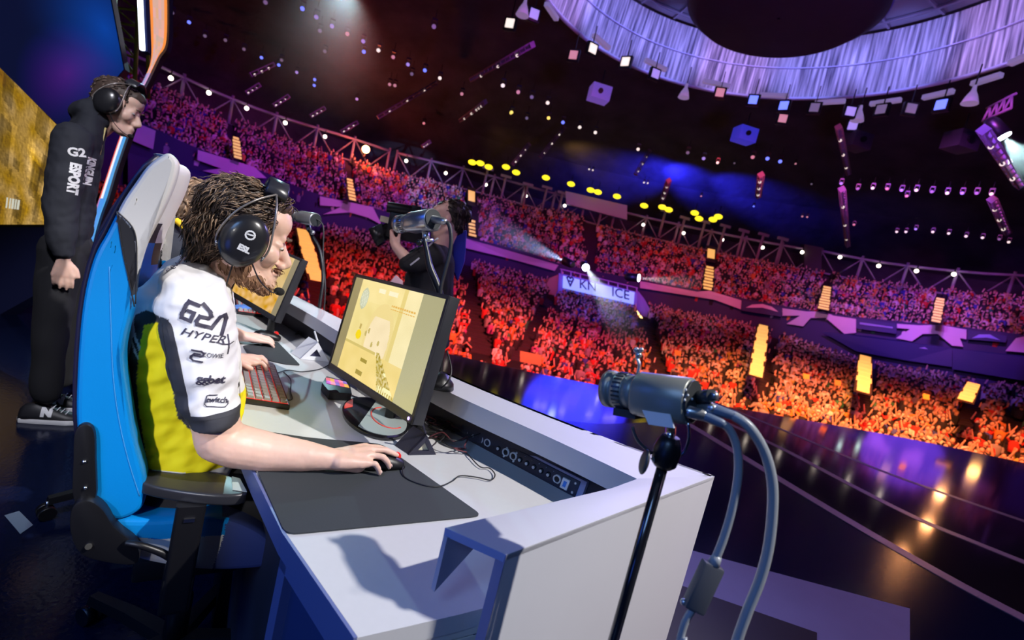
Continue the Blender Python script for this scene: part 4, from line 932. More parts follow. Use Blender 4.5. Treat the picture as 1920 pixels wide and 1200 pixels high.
# ---- cable tangle behind the monitor foot
rc = random.Random(4)
for i in range(9):
    x, y = 800 + rc.uniform(-6, 40), 790 + rc.uniform(-8, 30); P = []
    for k in range(9):
        P.append(az(x, y, WZ + .004 + rc.uniform(0, .035))); x += rc.uniform(-26, 34); y += rc.uniform(-16, 20) + 1
        x = min(max(x, 780), 912); y = min(max(y, 772 + (x - 780) * .30), 812 + (x - 780) * .42)
    b = MB(); b.tube(P, .0022, M_cab if i % 3 else mat('cable_wine', (.12, .03, .04), .5), 6, 6); b.obj('cable', loc=P[0], label='thin tangled cable in the heap behind the near monitor foot', cat='cable', group='tangled cables behind the near monitor')
for i in range(6):
    x, y = 560 + rc.uniform(0, 40), 600 + rc.uniform(0, 30); P = []
    for k in range(8):
        P.append(az(x, y, WZ + .004 + rc.uniform(0, .02))); x = min(max(x + rc.uniform(-24, 26), 548), 622); y = min(max(y + rc.uniform(-12, 12), 600), 655)
    b = MB(); b.tube(P, .0025, M_cab, 6, 5); b.obj('cable', loc=P[0], label='thin dark cable in the tangle on the far desk beyond the white bungee', cat='cable', group='tangled cables on the far desk')
cable(cz([(518, 700), (540, 694), (566, 697), (600, 692), (618, 683)], .004), .002, 'black cable running from the keyboard to the near monitor')
cable(cz([(532, 698), (545, 712), (545, 735), (548, 748), (538, 750), (530, 748)], .004), .002, 'black cable loop lying beside the near keyboard')
cable([ad(838, 658, 1.5), ad(846, 690, 1.5), ad(842, 712, 1.48), ad(828, 728, 1.48)], .003, 'black cable looping behind the near monitor\'s right edge')

# ---- near monitor
def monitor(TL, TR, BR, BL, paint, label, bez=.012, foot=None, thick=.03):
    """outer corners of the face, seen from the front"""
    X = (TR - TL + BR - BL).normalized(); Y = (TL - BL + TR - BR).normalized(); N = X.cross(Y).normalized(); Y = N.cross(X)
    C = (TL + TR + BR + BL) / 4; hw = ((TR - TL).length + (BR - BL).length) / 4; hh = ((TL - BL).length + (TR - BR).length) / 4
    t = thing('monitor', foot or C - Y * hh, label, 'monitor'); b = MB(); Mb = mat('monitor_black', (.03, .03, .035), .35)
    b.box(C - N * thick / 2, X * hw, Y * hh, N * thick / 2, Mb); b.obj('housing', t, bevel=.003)
    b = MB(); r = .004
    for c, ax, ay in ((C + Y * (hh - bez / 2), X * hw, Y * bez / 2), (C - Y * (hh - bez), X * hw, Y * bez), (C - X * (hw - bez / 2), X * bez / 2, Y * hh), (C + X * (hw - bez / 2), X * bez / 2, Y * hh)): b.box(c + N * .002, ax, ay, N * .002, Mb)
    b.obj('bezel', t, bevel=.0008)
    # the picture on the screen
    nx, ny = 176, 110; w, h = hw - bez, hh - bez * 1.5; c0 = C + Y * bez * .5 + N * .0012
    vs = [c0 + X * (w * (2 * i / nx - 1)) + Y * (h * (2 * j / ny - 1)) for j in range(ny + 1) for i in range(nx + 1)]
    fs = [(j * (nx + 1) + i, j * (nx + 1) + i + 1, (j + 1) * (nx + 1) + i + 1, (j + 1) * (nx + 1) + i) for j in range(ny) for i in range(nx)]
    me = bpy.data.meshes.new('screen'); me.from_pydata([tuple(v) for v in vs], [], fs)
    at = me.color_attributes.new('Col', 'FLOAT_COLOR', 'CORNER'); arr = np.ones((len(me.loops), 4)); cc = np.array([paint((i + .5) / nx, (j + .5) / ny) for j in range(ny) for i in range(nx)])
    arr[:, :3] = np.repeat(cc, 4, axis=0); at.data.foreach_set('color', arr.ravel()); m = vmat('screen_picture', .25, emit=1.0, base=0); m.cycles.emission_sampling = 'FRONT'; me.materials.append(m); link('screen', me, t)
    return t, C, X, Y, N, hw, hh
def ell_(u, v, cu, cv, ru, rv): return ((u - cu) / ru) ** 2 + ((v - cv) / rv) ** 2 < 1
def paint_game(u, v):
    """pale sandy game picture with olive side bars"""
    c = np.array((.95, .80, .38))
    if u < .10: return (.34, .28, .13)
    if u > .80: g = .42 + .10 * (1 - v); return (g, g * .93, g * .5)
    n = noise.noise(V((u * 9, v * 7, 0))) * .06
    c = c + n
    if v > .78: c = np.array((.98, .83, .42)) + n
    if ell_(u, v, .47, .42, .13, .32) and v < .66: c = np.array((1.0, .84, .60)) + n      # arch
    elif ell_(u, v, .47, .44, .16, .37) and v < .84 and v > .3: c = np.array((.93, .76, .36))
    if .62 < u < .66 and v > .2: c = np.array((.86, .70, .28))
    if .66 < u < .80 and v > .15: c = np.array((1.0, .88, .55)) + n
    if v < .30: c = np.array((.95, .75, .30)) + n
    if .30 < v < .33 and u < .5: c = np.array((.72, .58, .2))
    if ell_(u, v, .19, .80, .05, .115): c = np.array((.62, .66, .52)) + n * 4                # radar
    if ell_(u, v, .19, .80, .042, .095) and (int(u * 120) + int(v * 60)) % 3 == 0: c = np.array((.82, .86, .8))
    for a0, a1 in ((.34, .42), (.46, .56)):
        if a0 < u < a1 and .90 < v < .95: c = np.array((1, .95, .75))
    if .53 < u < .78 and (.80 < v < .815 or .775 < v < .785) and int(u * 170) % 4: c = np.array((.85, .5, .12))
    if ell_(u, v, .245, .42, .035, .05): c = np.array((1, .75, .01))                         # yellow figure
    if .235 < u < .255 and .48 < v < .54: c = np.array((.6, .45, .15))
    for cu, cv in ((.36, .50), (.43, .38), (.50, .42), (.33, .46)):
        if ell_(u, v, cu, cv, .012, .028): c = np.array((.62, .5, .18))
    for cu, cv in ((.40, .20), (.38, .07)):
        if abs(u - cu) < .04 and abs(v - cv) < .022: c = np.array((.42, .32, .05))
    # gun: slanted barrel and bright lower right details
    d = (u - .52) * .86 + (v - .30) * .5; e = abs(-(u - .52) * .5 + (v - .30) * .86 + .0)
    s_ = u - (.52 + (.30 - v) * .35)
    if v < .34 and 0 < s_ < .035 + (.34 - v) * .45:
        q = noise.noise(V((u * 60, v * 45, 3))); c = np.array((.62, .50, .16)) + q * .45
        if (.16 < v < .19 or .04 < v < .07) and s_ > .08: c = np.array((1, .97, .6))
    if .62 < u < .76 and v < .06 and int(u * 90) % 2: c = np.array((1, .97, .6))
    return tuple(np.clip(c, 0, 1.3) * np.array((.95, .93, .80)))
mTL, mTR, mBR, mBL = ad(664, 514, 1.80), ad(846, 553, 1.32), ad(772, 800, 1.30), ad(620, 690, 1.78)
# true the face: upright axis from both edges
mon, MC, MX, MY, MN, mhw, mhh = monitor(mTL, mTR, mBR, mBL, paint_game, 'near black monitor showing a pale yellow game, right of the seated player', thick=.035)
neck = MC - MY * .05 - MN * .05
b = MB(); foot = V((neck.x, neck.y, WZ)) - MN * .05; b.cyl(foot + Z * .012, foot + Z * .34 + MN * .0, .018, M_blk_pl, n=14); b.box(foot + Z * .33 + MN * .03, MX * .035, Z * .04, MN * .03, M_blk_pl); b.obj('stand_neck', mon)
b = MB(); b.lathe(foot, Z * .012, [(0, .10), (.7, .10), (1, .09)], M_blk_pl, 28); b.obj('stand_foot', mon)
b = MB(); b.ell(MC + MX * (mhw - .02) - MY * (mhh - .012) + MN * .006, MX * .005, MY * .005, MN * .002, mat('power_violet', (.4, .3, .9), .4, emit=(.5, .3, 1), es=3)); b.obj('power_light', mon)
# glossy dark foot plate with grey and red sectors before the monitor
fp = az(703, 785, WZ); t = thing('control_puck', fp, 'flat black oval base plate with grey and red markings under the near monitor', 'base plate')
XX = (az(765, 812, WZ) - az(642, 765, WZ)) / 2; YY = (az(716, 752, WZ) - az(688, 812, WZ)) / 2
def ov(c, sx, sy, a0=0, a1=2 * PI, n=32): return [c + XX * sx * math.cos(a0 + (a1 - a0) * k / n) + YY * sy * math.sin(a0 + (a1 - a0) * k / n) for k in range(n + (0 if a1 - a0 > 6 else 1))]
b = MB(); b.prism([p + Z * .012 for p in ov(fp, 1, 1)], -Z * .011, mat('gloss_black', (.01, .01, .012), .1, coat=.5)); b.obj('plate', t, bevel=.002)
b = MB(); b.prism([p + Z * .0135 for p in ov(fp, .93, .9, -1.9, 1.75, 24)], -Z * .0015, mat('plate_grey', (.33, .38, .36), .35)); b.obj('grey_sector', t)
b = MB(); b.prism([p + Z * .0135 for p in ov(fp, .95, .9, 2.65, 3.45, 8)] + [fp - XX * .72 + Z * .0135], -Z * .0015, mat('plate_red', (.7, .06, .04), .35)); b.obj('red_sector', t)
b = MB(); b.tube([p + Z * .014 for p in [fp + XX * (.35 + .5 * math.cos(a)) + YY * (.1 + .52 * math.sin(a)) for a in [2.2 + k * .32 for k in range(12)]]], .0025, mat('plate_red', (.7, .06, .04), .35), 6, 3); b.obj('red_ring', t)
# small device with a colourful display
dp = az(628, 722, WZ); t = thing('small_display', dp, 'small black device with a colourful display beside the near monitor', 'device')
b = MB(); b.prism([az(604, 718, WZ + .03), az(612, 705, WZ + .03), az(655, 716, WZ + .03), az(660, 738, WZ + .03), az(618, 735, WZ + .03)], -Z * .028, M_blk_pl); b.obj('device_body', t, bevel=.002)
P4 = [az(611, 708, WZ + .0305), az(649, 716, WZ + .0305), az(655, 727, WZ + .0305), az(612, 719, WZ + .0305)]
b = MB()
cols = [(.9, .1, .15), (.95, .45, .05), (.6, .1, .6), (.9, .2, .3), (.2, .1, .4)]
for k in range(5):
    for j in range(2):
        a, c = k / 5, (k + 1) / 5; f = lambda u, v: P4[0].lerp(P4[1], u).lerp(P4[3].lerp(P4[2], u), v)
        cc = cols[(k + j * 2) % 5]; b.prism([f(a, j / 2), f(c, j / 2), f(c, (j + 1) / 2), f(a, (j + 1) / 2)], Z * .0008, mat('disp_%d' % ((k + j * 2) % 5), cc, .3, emit=cc, es=.8))
b.obj('device_screen', t)

# ---- far monitor
def paint_far(u, v):
    c = np.array((.72, .50, .20)) + noise.noise(V((u * 5, v * 4, 2))) * .12
    if v < .35: c = np.array((.75, .42, .10)) + noise.noise(V((u * 12, v * 9, 5))) * .22
    if u > .9: c = np.array((.3, .25, .15))
    return tuple(np.clip(c, 0, 1))
fTL, fTR, fBR, fBL = ad(478, 452, 2.42), ad(571, 484, 2.15), ad(513, 606, 2.15), ad(428, 548, 2.42)
m2, C2, X2, Y2, N2, w2, h2 = monitor(fTL, fTR, fBR, fBL, paint_far, 'far black monitor showing an orange-brown game, behind the seated player\'s chin', thick=.03)
b = MB(); f2 = V((C2.x, C2.y, WZ)) - N2 * .08; b.cyl(f2 + Z * .01, f2 + Z * .34, .018, M_blk_pl, n=12); b.box(f2 + Z * .33 + N2 * .03, X2 * .03, Z * .03, N2 * .03, M_blk_pl); b.obj('stand_neck', m2)
b = MB(); b.lathe(f2, Z * .012, [(0, .10), (.7, .10), (1, .09)], M_blk_pl, 24); b.obj('stand_foot', m2)
# crumpled blue and white cloth beside the far keyboard
cp = az(462, 583, WZ); b = MB(); rc = random.Random(2)
for k in range(7): b.ell(cp + V((rc.uniform(-.05, .05), rc.uniform(-.06, .06), .018)), V((rc.uniform(.03, .06), rc.uniform(-.02, .02), 0)), V((0, rc.uniform(.03, .05), 0)), Z * rc.uniform(.012, .022), M_top)
organic(b, 'cloth', None, .005, 1, lambda p: .004 * noise.noise(p * 60), [mat('cloth_blue', (.08, .2, .6), .8, noise_s=25, noise_a=.8)], loc=cp)
bpy.data.objects['cloth']['label'] = 'crumpled blue cloth lying on the desk before the far monitor'; bpy.data.objects['cloth']['category'] = 'cloth'

# ================================================================== CAMERAS ON STANDS
M_cam = mat('cam_grey', (.22, .23, .21), .38, metal=.25, noise_s=30, noise_a=.12); M_cam2 = mat('cam_dark', (.05, .055, .06), .35, metal=.3)
M_sil = mat('silver', (.55, .56, .57), .28, metal=.8); M_lab = mat('label_white', (.7, .72, .75), .5)
def boxcam(Pf, Pb, r, label, col=None, lens_f=.4, det=True):
    """Pf front of the lens, Pb back of the body"""
    t = thing('video_camera', Pb, label, 'camera'); D = Pf - Pb; d = D.normalized(); s = d.cross(Z).normalized(); u = s.cross(d); L = D.length
    c1 = col or M_cam
    b = MB(); n = 20; rings = []
    for f, k in ((0, .97), (.015, 1.04), (.58, 1.04), (.6, 1.0)):
        q = Pb + D * f; ring = []
        for i in range(n):
            a = 2 * PI * i / n; ca, sa = math.cos(a), math.sin(a); rr_ = r * k
            if sa < 0: e = .6; ring.append(q + s * (rr_ * math.copysign(abs(ca) ** e, ca)) + u * (rr_ * -abs(sa) ** e * 1.02))
            else: ring.append(q + s * rr_ * ca + u * rr_ * sa)
        rings.append(ring)
    b.loft(rings, c1); b.obj('camera_body', t, fixn=True)
    b = MB(); b.lathe(Pb + D * .6, D * .4, [(0, r * .72), (.05, r * .86), (.3, r * .86), (.32, r * .82), (.36, r * .82), (.38, r * .9), (.6, r * .9), (.62, r * .86), (.75, r * .86), (.77, r * .93), (1, r * .93), (1, r * .8), (.9, r * .74)], c1, 28, caps=False); b.obj('lens_barrel', t)
    b = MB(); b.ell(Pb + D * .965, s * r * .75, u * r * .75, d * .008, mat('glass_lens', (.02, .02, .04), .05, coat=1)); b.obj('front_glass', t)
    b = MB(); b.lathe(Pb + D * .985, D * .006, [(0, r * .94), (1, r * .94)], mat('ring_orange', (.5, .12, .05), .4), 28, caps=False); b.obj('orange_ring', t)
    b = MB()
    for i in range(26):
        a = 2 * PI * i / 26; q = Pb + D * .79 + s * r * .9 * math.cos(a) + u * r * .9 * math.sin(a); b.box(q, d * L * .05, (s * -math.sin(a) + u * math.cos(a)) * r * .045, (s * math.cos(a) + u * math.sin(a)) * r * .02, M_cam2)
    b.obj('focus_grip', t)
    b = MB(); b.cyl(Pb + D * .002, Pb - d * .004, r * .93, M_cam2, n=24); b.obj('back_plate', t)
    return t, d, s, u, L
cF, cB = ad(1140, 728, .83), ad(1297, 752, .73)
t, d, s, u, L = boxcam(cF, cB, .034, 'grey box video camera on the near stand at the right end of the desk')
sv = s if s.dot(CAMP - cB) > 0 else -s
def rear(px, py, h=.006): return opl(px, py, cB - d * h, d)
for x, y in ((1286, 731), (1280, 741), (1290, 741), (1284, 750), (1298, 748)):
    b = MB(); b.ell(rear(x, y, .005), s * .0022, u * .0022, d * .0015, M_lab, 8, 6); b.obj('rear_screw', t)
q = opl(1240, 784, cB.lerp(cF, .3) + sv * .0352 , sv); e1 = d; 
b = MB(); b.prism([opl(x, y, cB + sv * .0365, sv) for x, y in ((1204, 769), (1256, 777), (1264, 803), (1216, 796))], -sv * .003, M_lab); b.obj('rating_label', t)
b = MB(); b.tube([cF.lerp(cB, .36) + u * .03, cF.lerp(cB, .38) + u * .045, cF.lerp(cB, .34) + u * .058], .0028, M_sil, 7, 3); b.sph(cF.lerp(cB, .36) + u * .062, .006, M_sil, 8, 6); b.sph(cF.lerp(cB, .33) + u * .07, .005, M_sil, 8, 6); b.sph(cF.lerp(cB, .39) + u * .071, .0045, M_sil, 8, 6); b.obj('lock_screw', t)
b = MB(); b.box(cF.lerp(cB, .3) - u * .035, d * .02, s * .018, u * .006, M_cam2); b.obj('lens_clamp', t)
# connectors out of the back
conn = []
for (x0, y0, x1, y1, x2, y2, r_) in ((1292, 772, 1318, 778, 1352, 793, .0085), (1312, 762, 1334, 766, 1374, 779, .0085)):
    a_, b2, c_ = rear(x0, y0, .004), ad(x1, y1, .71), ad(x2, y2, .70); b = MB(); b.chain([(a_, .0095), (b2, .009)], M_sil); b.chain([(b2, r_), (c_, r_ * .85)], mat('plug_blue', (.13, .17, .25), .4)); b.obj('cable_plug', t); conn.append(c_)
b = MB(); b.cyl(rear(1308, 745, .003), ad(1336, 742, .70), .010, M_cam2, n=12); b.cyl(ad(1334, 742, .70), ad(1345, 741, .70), .005, M_sil, n=10); b.obj('rear_knob', t)
M_gc = mat('cable_grey', (.26, .28, .31), .38, spec=.6)
cable([conn[0]] + [ad(x, y, .70) for x, y in ((1368, 806), (1382, 840), (1384, 890), (1374, 950), (1360, 1000), (1345, 1040), (1335, 1062))], .0062, 'inner grey cable bending down from the near camera to the inline box', m=M_gc)
cable([conn[1]] + [ad(x, y, .69) for x, y in ((1404, 800), (1432, 845), (1447, 900), (1448, 960), (1440, 1030), (1424, 1090), (1400, 1150), (1378, 1215), (1360, 1290))] + [ad(1360, 1290, .69) * 1 + V((-.01, .0, -.18)), V((ad(1360, 1290, .69).x - .02, ad(1360, 1290, .69).y, .10)), V((ad(1360, 1290, .69).x + .05, ad(1360, 1290, .69).y - .06, .009))], .0075, 'outer grey cable arching from the near camera to the floor', m=M_gc)
ib = ad(1318, 1100, .70); t2 = thing('inline_box', ib, 'dark grey inline connector box hanging on the inner camera cable', 'connector box')
b = MB(); dn = (ad(1290, 1160, .70) - ad(1334, 1066, .70)).normalized(); sx = dn.cross(F_).normalized()
b.box(ib, dn * .037, sx * .016, F_ * .009, mat('box_grey', (.07, .075, .09), .45)); b.obj('box_shell', t2, bevel=.005)
b = MB(); b.cyl(ib - dn * .036, ib - dn * .05, .009, M_gc, n=12, r1=.0065); b.obj('strain_relief', t2)
b = MB(); b.sph(ib + dn * .032 - sx * .016, .005, M_sil); b.obj('thumb_screw', t2)
cable([ib + dn * .035] + [ad(x, y, .70) for x, y in ((1283, 1170), (1272, 1215), (1262, 1280))] + [V((ad(1262, 1280, .70).x, ad(1262, 1280, .70).y, .10)), V((ad(1262, 1280, .70).x + .05, ad(1262, 1280, .70).y - .08, .007))], .0055, 'lower end of the inner cable hanging below the inline box', m=M_gc)
# stand
pt = ad(1246, 862, .735); pb_ = V((pt.x, pt.y, 0))
st = thing('camera_stand', pb_, 'black telescopic camera stand with clamp knob standing beside the desk end', 'stand')
b = MB(); b.cyl(V((pt.x, pt.y, .62)), pt, .0085, mat('pole_gloss', (.012, .012, .016), .15, coat=.6), n=18); b.obj('upper_pole', st)
b = MB(); b.cyl(V((pt.x, pt.y, .06)), V((pt.x, pt.y, .74)), .0125, M_blk_pl, n=18); b.obj('lower_pole', st)
b = MB(); lk = V((pt.x, pt.y, .735)); b.lathe(lk, Z * .06, [(0, .02), (.6, .021), (.9, .015), (1, .011)], M_blk_pl, 18); b.obj('pole_lock', st)
b = MB(); b.lathe(pt - Z * .012, Z * .05, [(0, .013), (.12, .019), (.55, .021), (.8, .018), (1, .013)], M_blk_pl, 20); b.obj('clamp', st)
kn = ad(1208, 866, .73); b = MB(); b.cyl(kn + (pt - kn) * .4, pt + Z * .02, .005, M_sil, n=10); b.ell(kn, (pt - kn).normalized() * .006, F_ * .017, Z * .02, mat('knob_dark', (.06, .06, .06), .4)); b.obj('clamp_knob', st)
b = MB(); tp = ad(1258, 800, .745); b.cyl(pt + Z * .03, tp, .0075, M_chr, n=14); b.obj('spigot', st)
b = MB(); b.tube([ad(1290, 792, .72), ad(1292, 820, .72), ad(1284, 845, .725), ad(1270, 858, .73)], .0025, M_chr, 8, 4); b.obj('safety_rod', st)
b = MB(); b.tube([ad(1186, 800, .75), ad(1196, 826, .745), ad(1222, 850, .74)], .0028, M_cam2, 8, 4); b.obj('thin_lead', st)
for k in range(3):
    a = k * 2 * PI / 3 + .9; b = MB(); b.cyl(V((pt.x, pt.y, .35)), V((pt.x + .27 * math.cos(a), pt.y + .27 * math.sin(a), .012)), .009, M_blk_pl, n=10); lg = b.obj('leg', st); b = MB(); b.sph(V((pt.x + .27 * math.cos(a), pt.y + .27 * math.sin(a), .013)), .013, M_black); b.obj('rubber_foot', lg)
# second camera on the ledge
c2F, c2B = ad(748, 421, 1.78), ad(812, 411, 1.64)
t, d, s, u, L = boxcam(c2F, c2B, .036, 'silver and black box camera on a gooseneck before the operator', col=M_sil)
b = MB(); b.chain([(c2B, .014), (ad(832, 415, 1.6), .012)], M_sil); b.obj('cable_plug', t)
cable([ad(832, 415, 1.6)] + [ad(x, y, 1.6) for x, y in ((842, 422), (846, 450), (842, 480), (834, 510), (826, 545), (824, 600), (822, 650))], .007, 'black cable hanging in a bow from the silver box camera', m=M_cab)
g = thing('camera_stand', ad(828, 700, 1.62), 'black gooseneck camera stand behind the near monitor', 'stand')
b = MB(); b.tube([ad(x, y, 1.66) for x, y in ((795, 446), (800, 470), (806, 500), (818, 530), (826, 560), (828, 640), (824, 700))], [.008, .009, .012, .013, .012, .012, .012], M_blk_pl, 10, 5); b.obj('gooseneck', g)
b = MB(); b.cyl(ad(798, 434, 1.68), ad(799, 452, 1.67), .013, M_sil, n=12); b.cyl(ad(788, 452, 1.66), ad(812, 450, 1.66), .006, M_sil, n=10); b.sph(ad(786, 455, 1.66), .012, M_blk_pl); b.obj('clamp', g)
b = MB(); b.lathe(V(ad(826, 715, 1.62)) - Z * .02, Z * .05, [(0, .05), (.4, .045), (1, .014)], M_blk_pl, 20); b.obj('stand_foot', g)
# third camera, far
t, d, s, u, L = boxcam(ad(549, 404, 2.75), ad(592, 412, 2.6), .034, 'small far box camera seen just in front of the seated player\'s forehead', col=M_sil)
g = thing('camera_stand', az(590, 625, TZ), 'thin black far camera stand rising from the desk ledge', 'stand')
tp = ad(577, 424, 2.68); b = MB(); b.tube([tp, ad(584, 440, 2.68), ad(600, 470, 2.66), ad(606, 520, 2.64), ad(600, 570, 2.62), ad(594, 618, 2.60)], .010, M_blk_pl, 10, 5); b.obj('pole', g)
b = MB(); b.cyl(ad(575, 416, 2.7), ad(580, 432, 2.68), .014, M_sil, n=10); b.sph(ad(586, 436, 2.66), .014, M_sil, 10, 8); b.obj('clamp', g)
b = MB(); b.lathe(ad(594, 626, 2.60), Z * .03, [(0, .06), (.5, .05), (1, .015)], M_blk_pl, 18); b.obj('stand_foot', g)
cable([ad(592, 410, 2.6), ad(606, 425, 2.6), ad(606, 480, 2.6), ad(610, 540, 2.58), ad(606, 600, 2.57)], .004, 'thin black cable hanging down along the far camera stand')

# ---- grey floor panel and black mat to the right of the desk
gp = [az(x, y, .02) for x, y in ((1240, 1018), (1290, 1030), (1500, 1086), (1706, 1141), (1706, 1260), (1200, 1260))]
b = MB(); b.prism(gp, -Z * .019, mat('floor_panel_grey', (.22, .22, .38), .6, noise_s=5, noise_a=.1)); b.obj('floor_panel', loc=gp[0], label='flat grey-blue floor panel beside the desk end', cat='floor panel')
bp = [az(x, y, .028) for x, y in ((1270, 1095), (1532, 1186), (1530, 1290), (1190, 1290))]
b = MB(); b.prism(bp, -Z * .007, M_black); b.obj('floor_mat', loc=bp[0], label='black square mat lying on the grey-blue floor panel', cat='mat')
# ================================================================== BODY TOOLS
Q0 = V((-.576, 1.053, .5))
def S(x, y, off=0.0): return opl(x, y, Q0 + A_ * off, A_)
def sag(P): return (V(P).dot(B_), P[2])                       # side-view coordinates of the chair and the first player
def inpoly(p, poly):
    x, y = p; c = False; n = len(poly)
    for i in range(n):
        x0, y0 = poly[i]; x1, y1 = poly[i - 1]
        if (y0 > y) != (y1 > y) and x < (x1 - x0) * (y - y0) / (y1 - y0) + x0: c = not c
    return c
def plane_poly(px, off=0.0): return [sag(S(x, y, off)) for x, y in px]
def inset(P, d, N):
    """outline moved inwards by d in its own plane (normal N)"""
    n = len(P); c = sum(P, V((0, 0, 0))) / n; out = []
    ar = sum(((P[i] - c).cross(P[(i + 1) % n] - c)).dot(N) for i in range(n)); sg = 1 if ar > 0 else -1
    for i in range(n):
        t = (P[(i + 1) % n] - P[i - 1]).normalized(); out.append(P[i] + N.cross(t) * (d * sg))
    return out
def closed_cr(px, sub=4):
    P = list(px); n = len(P); C = []
    for i in range(n):
        a, b, c, d = P[i - 1], P[i], P[(i + 1) % n], P[(i + 2) % n]
        for k in range(sub):
            t = k / sub; C.append(tuple(.5 * (2 * b[j] + (c[j] - a[j]) * t + (2 * a[j] - 5 * b[j] + 4 * c[j] - d[j]) * t * t + (3 * b[j] - a[j] - 3 * c[j] + d[j]) * t ** 3) for j in (0, 1)))
    return C
def refine_caps(b, cell=.007):
    """cut the big flat end faces fine so that seams can run across them"""
    for k in [i for i, f in enumerate(b.f) if len(f) > 8]:
        f = b.f[k]; bm = bmesh.new(); vs = [bm.verts.new(b.v[i]) for i in f]; bm.faces.new(vs); bmesh.ops.triangulate(bm, faces=bm.faces)
        for _ in range(7):
            L = [e for e in bm.edges if e.calc_length() > cell and not e.is_boundary]
            if not L: break
            bmesh.ops.subdivide_edges(bm, edges=L, cuts=1); bmesh.ops.triangulate(bm, faces=[q for q in bm.faces if len(q.verts) > 3])
        bm.verts.index_update(); o = len(b.v); b.v += [v.co.copy() for v in bm.verts]; fs = [[v.index + o for v in q.verts] for q in bm.faces]; b.f[k] = fs[0]
        for q in fs[1:]: b.f.append(q); b.m.append(b.m[k]); b.sm.append(False)
        bm.free()
    return b
def split_mesh(b, groups, parent, smooth=True):
    """b: MB; groups: list of (name, material, test(center)->bool), first hit wins; one object each"""
    sets = [[] for _ in groups]
    for f in b.f:
        c = sum((b.v[i] for i in f), V((0, 0, 0))) / len(f)
        for k, g in enumerate(groups):
            if g[2](c): sets[k].append(f); break
    out = []
    for (nm, m, _), fs in zip(groups, sets):
        if not fs: continue
        used = sorted({i for f in fs for i in f}); mp = {o: i for i, o in enumerate(used)}
        q = MB(); q.add([b.v[i] for i in used], [[mp[i] for i in f] for f in fs], m, smooth); o = q.obj(nm, parent); o.data.set_sharp_from_angle(angle=math.radians(35)); out.append(o)
    return out
def paint_verts(o, fn, attr='Col'):
    me = o.data; off = wloc(o); at = me.color_attributes.new(attr, 'FLOAT_COLOR', 'POINT'); arr = np.ones((len(me.vertices), 4))
    for i, v in enumerate(me.vertices): arr[i, :3] = fn(v.co + off)
    at.data.foreach_set('color', arr.ravel())

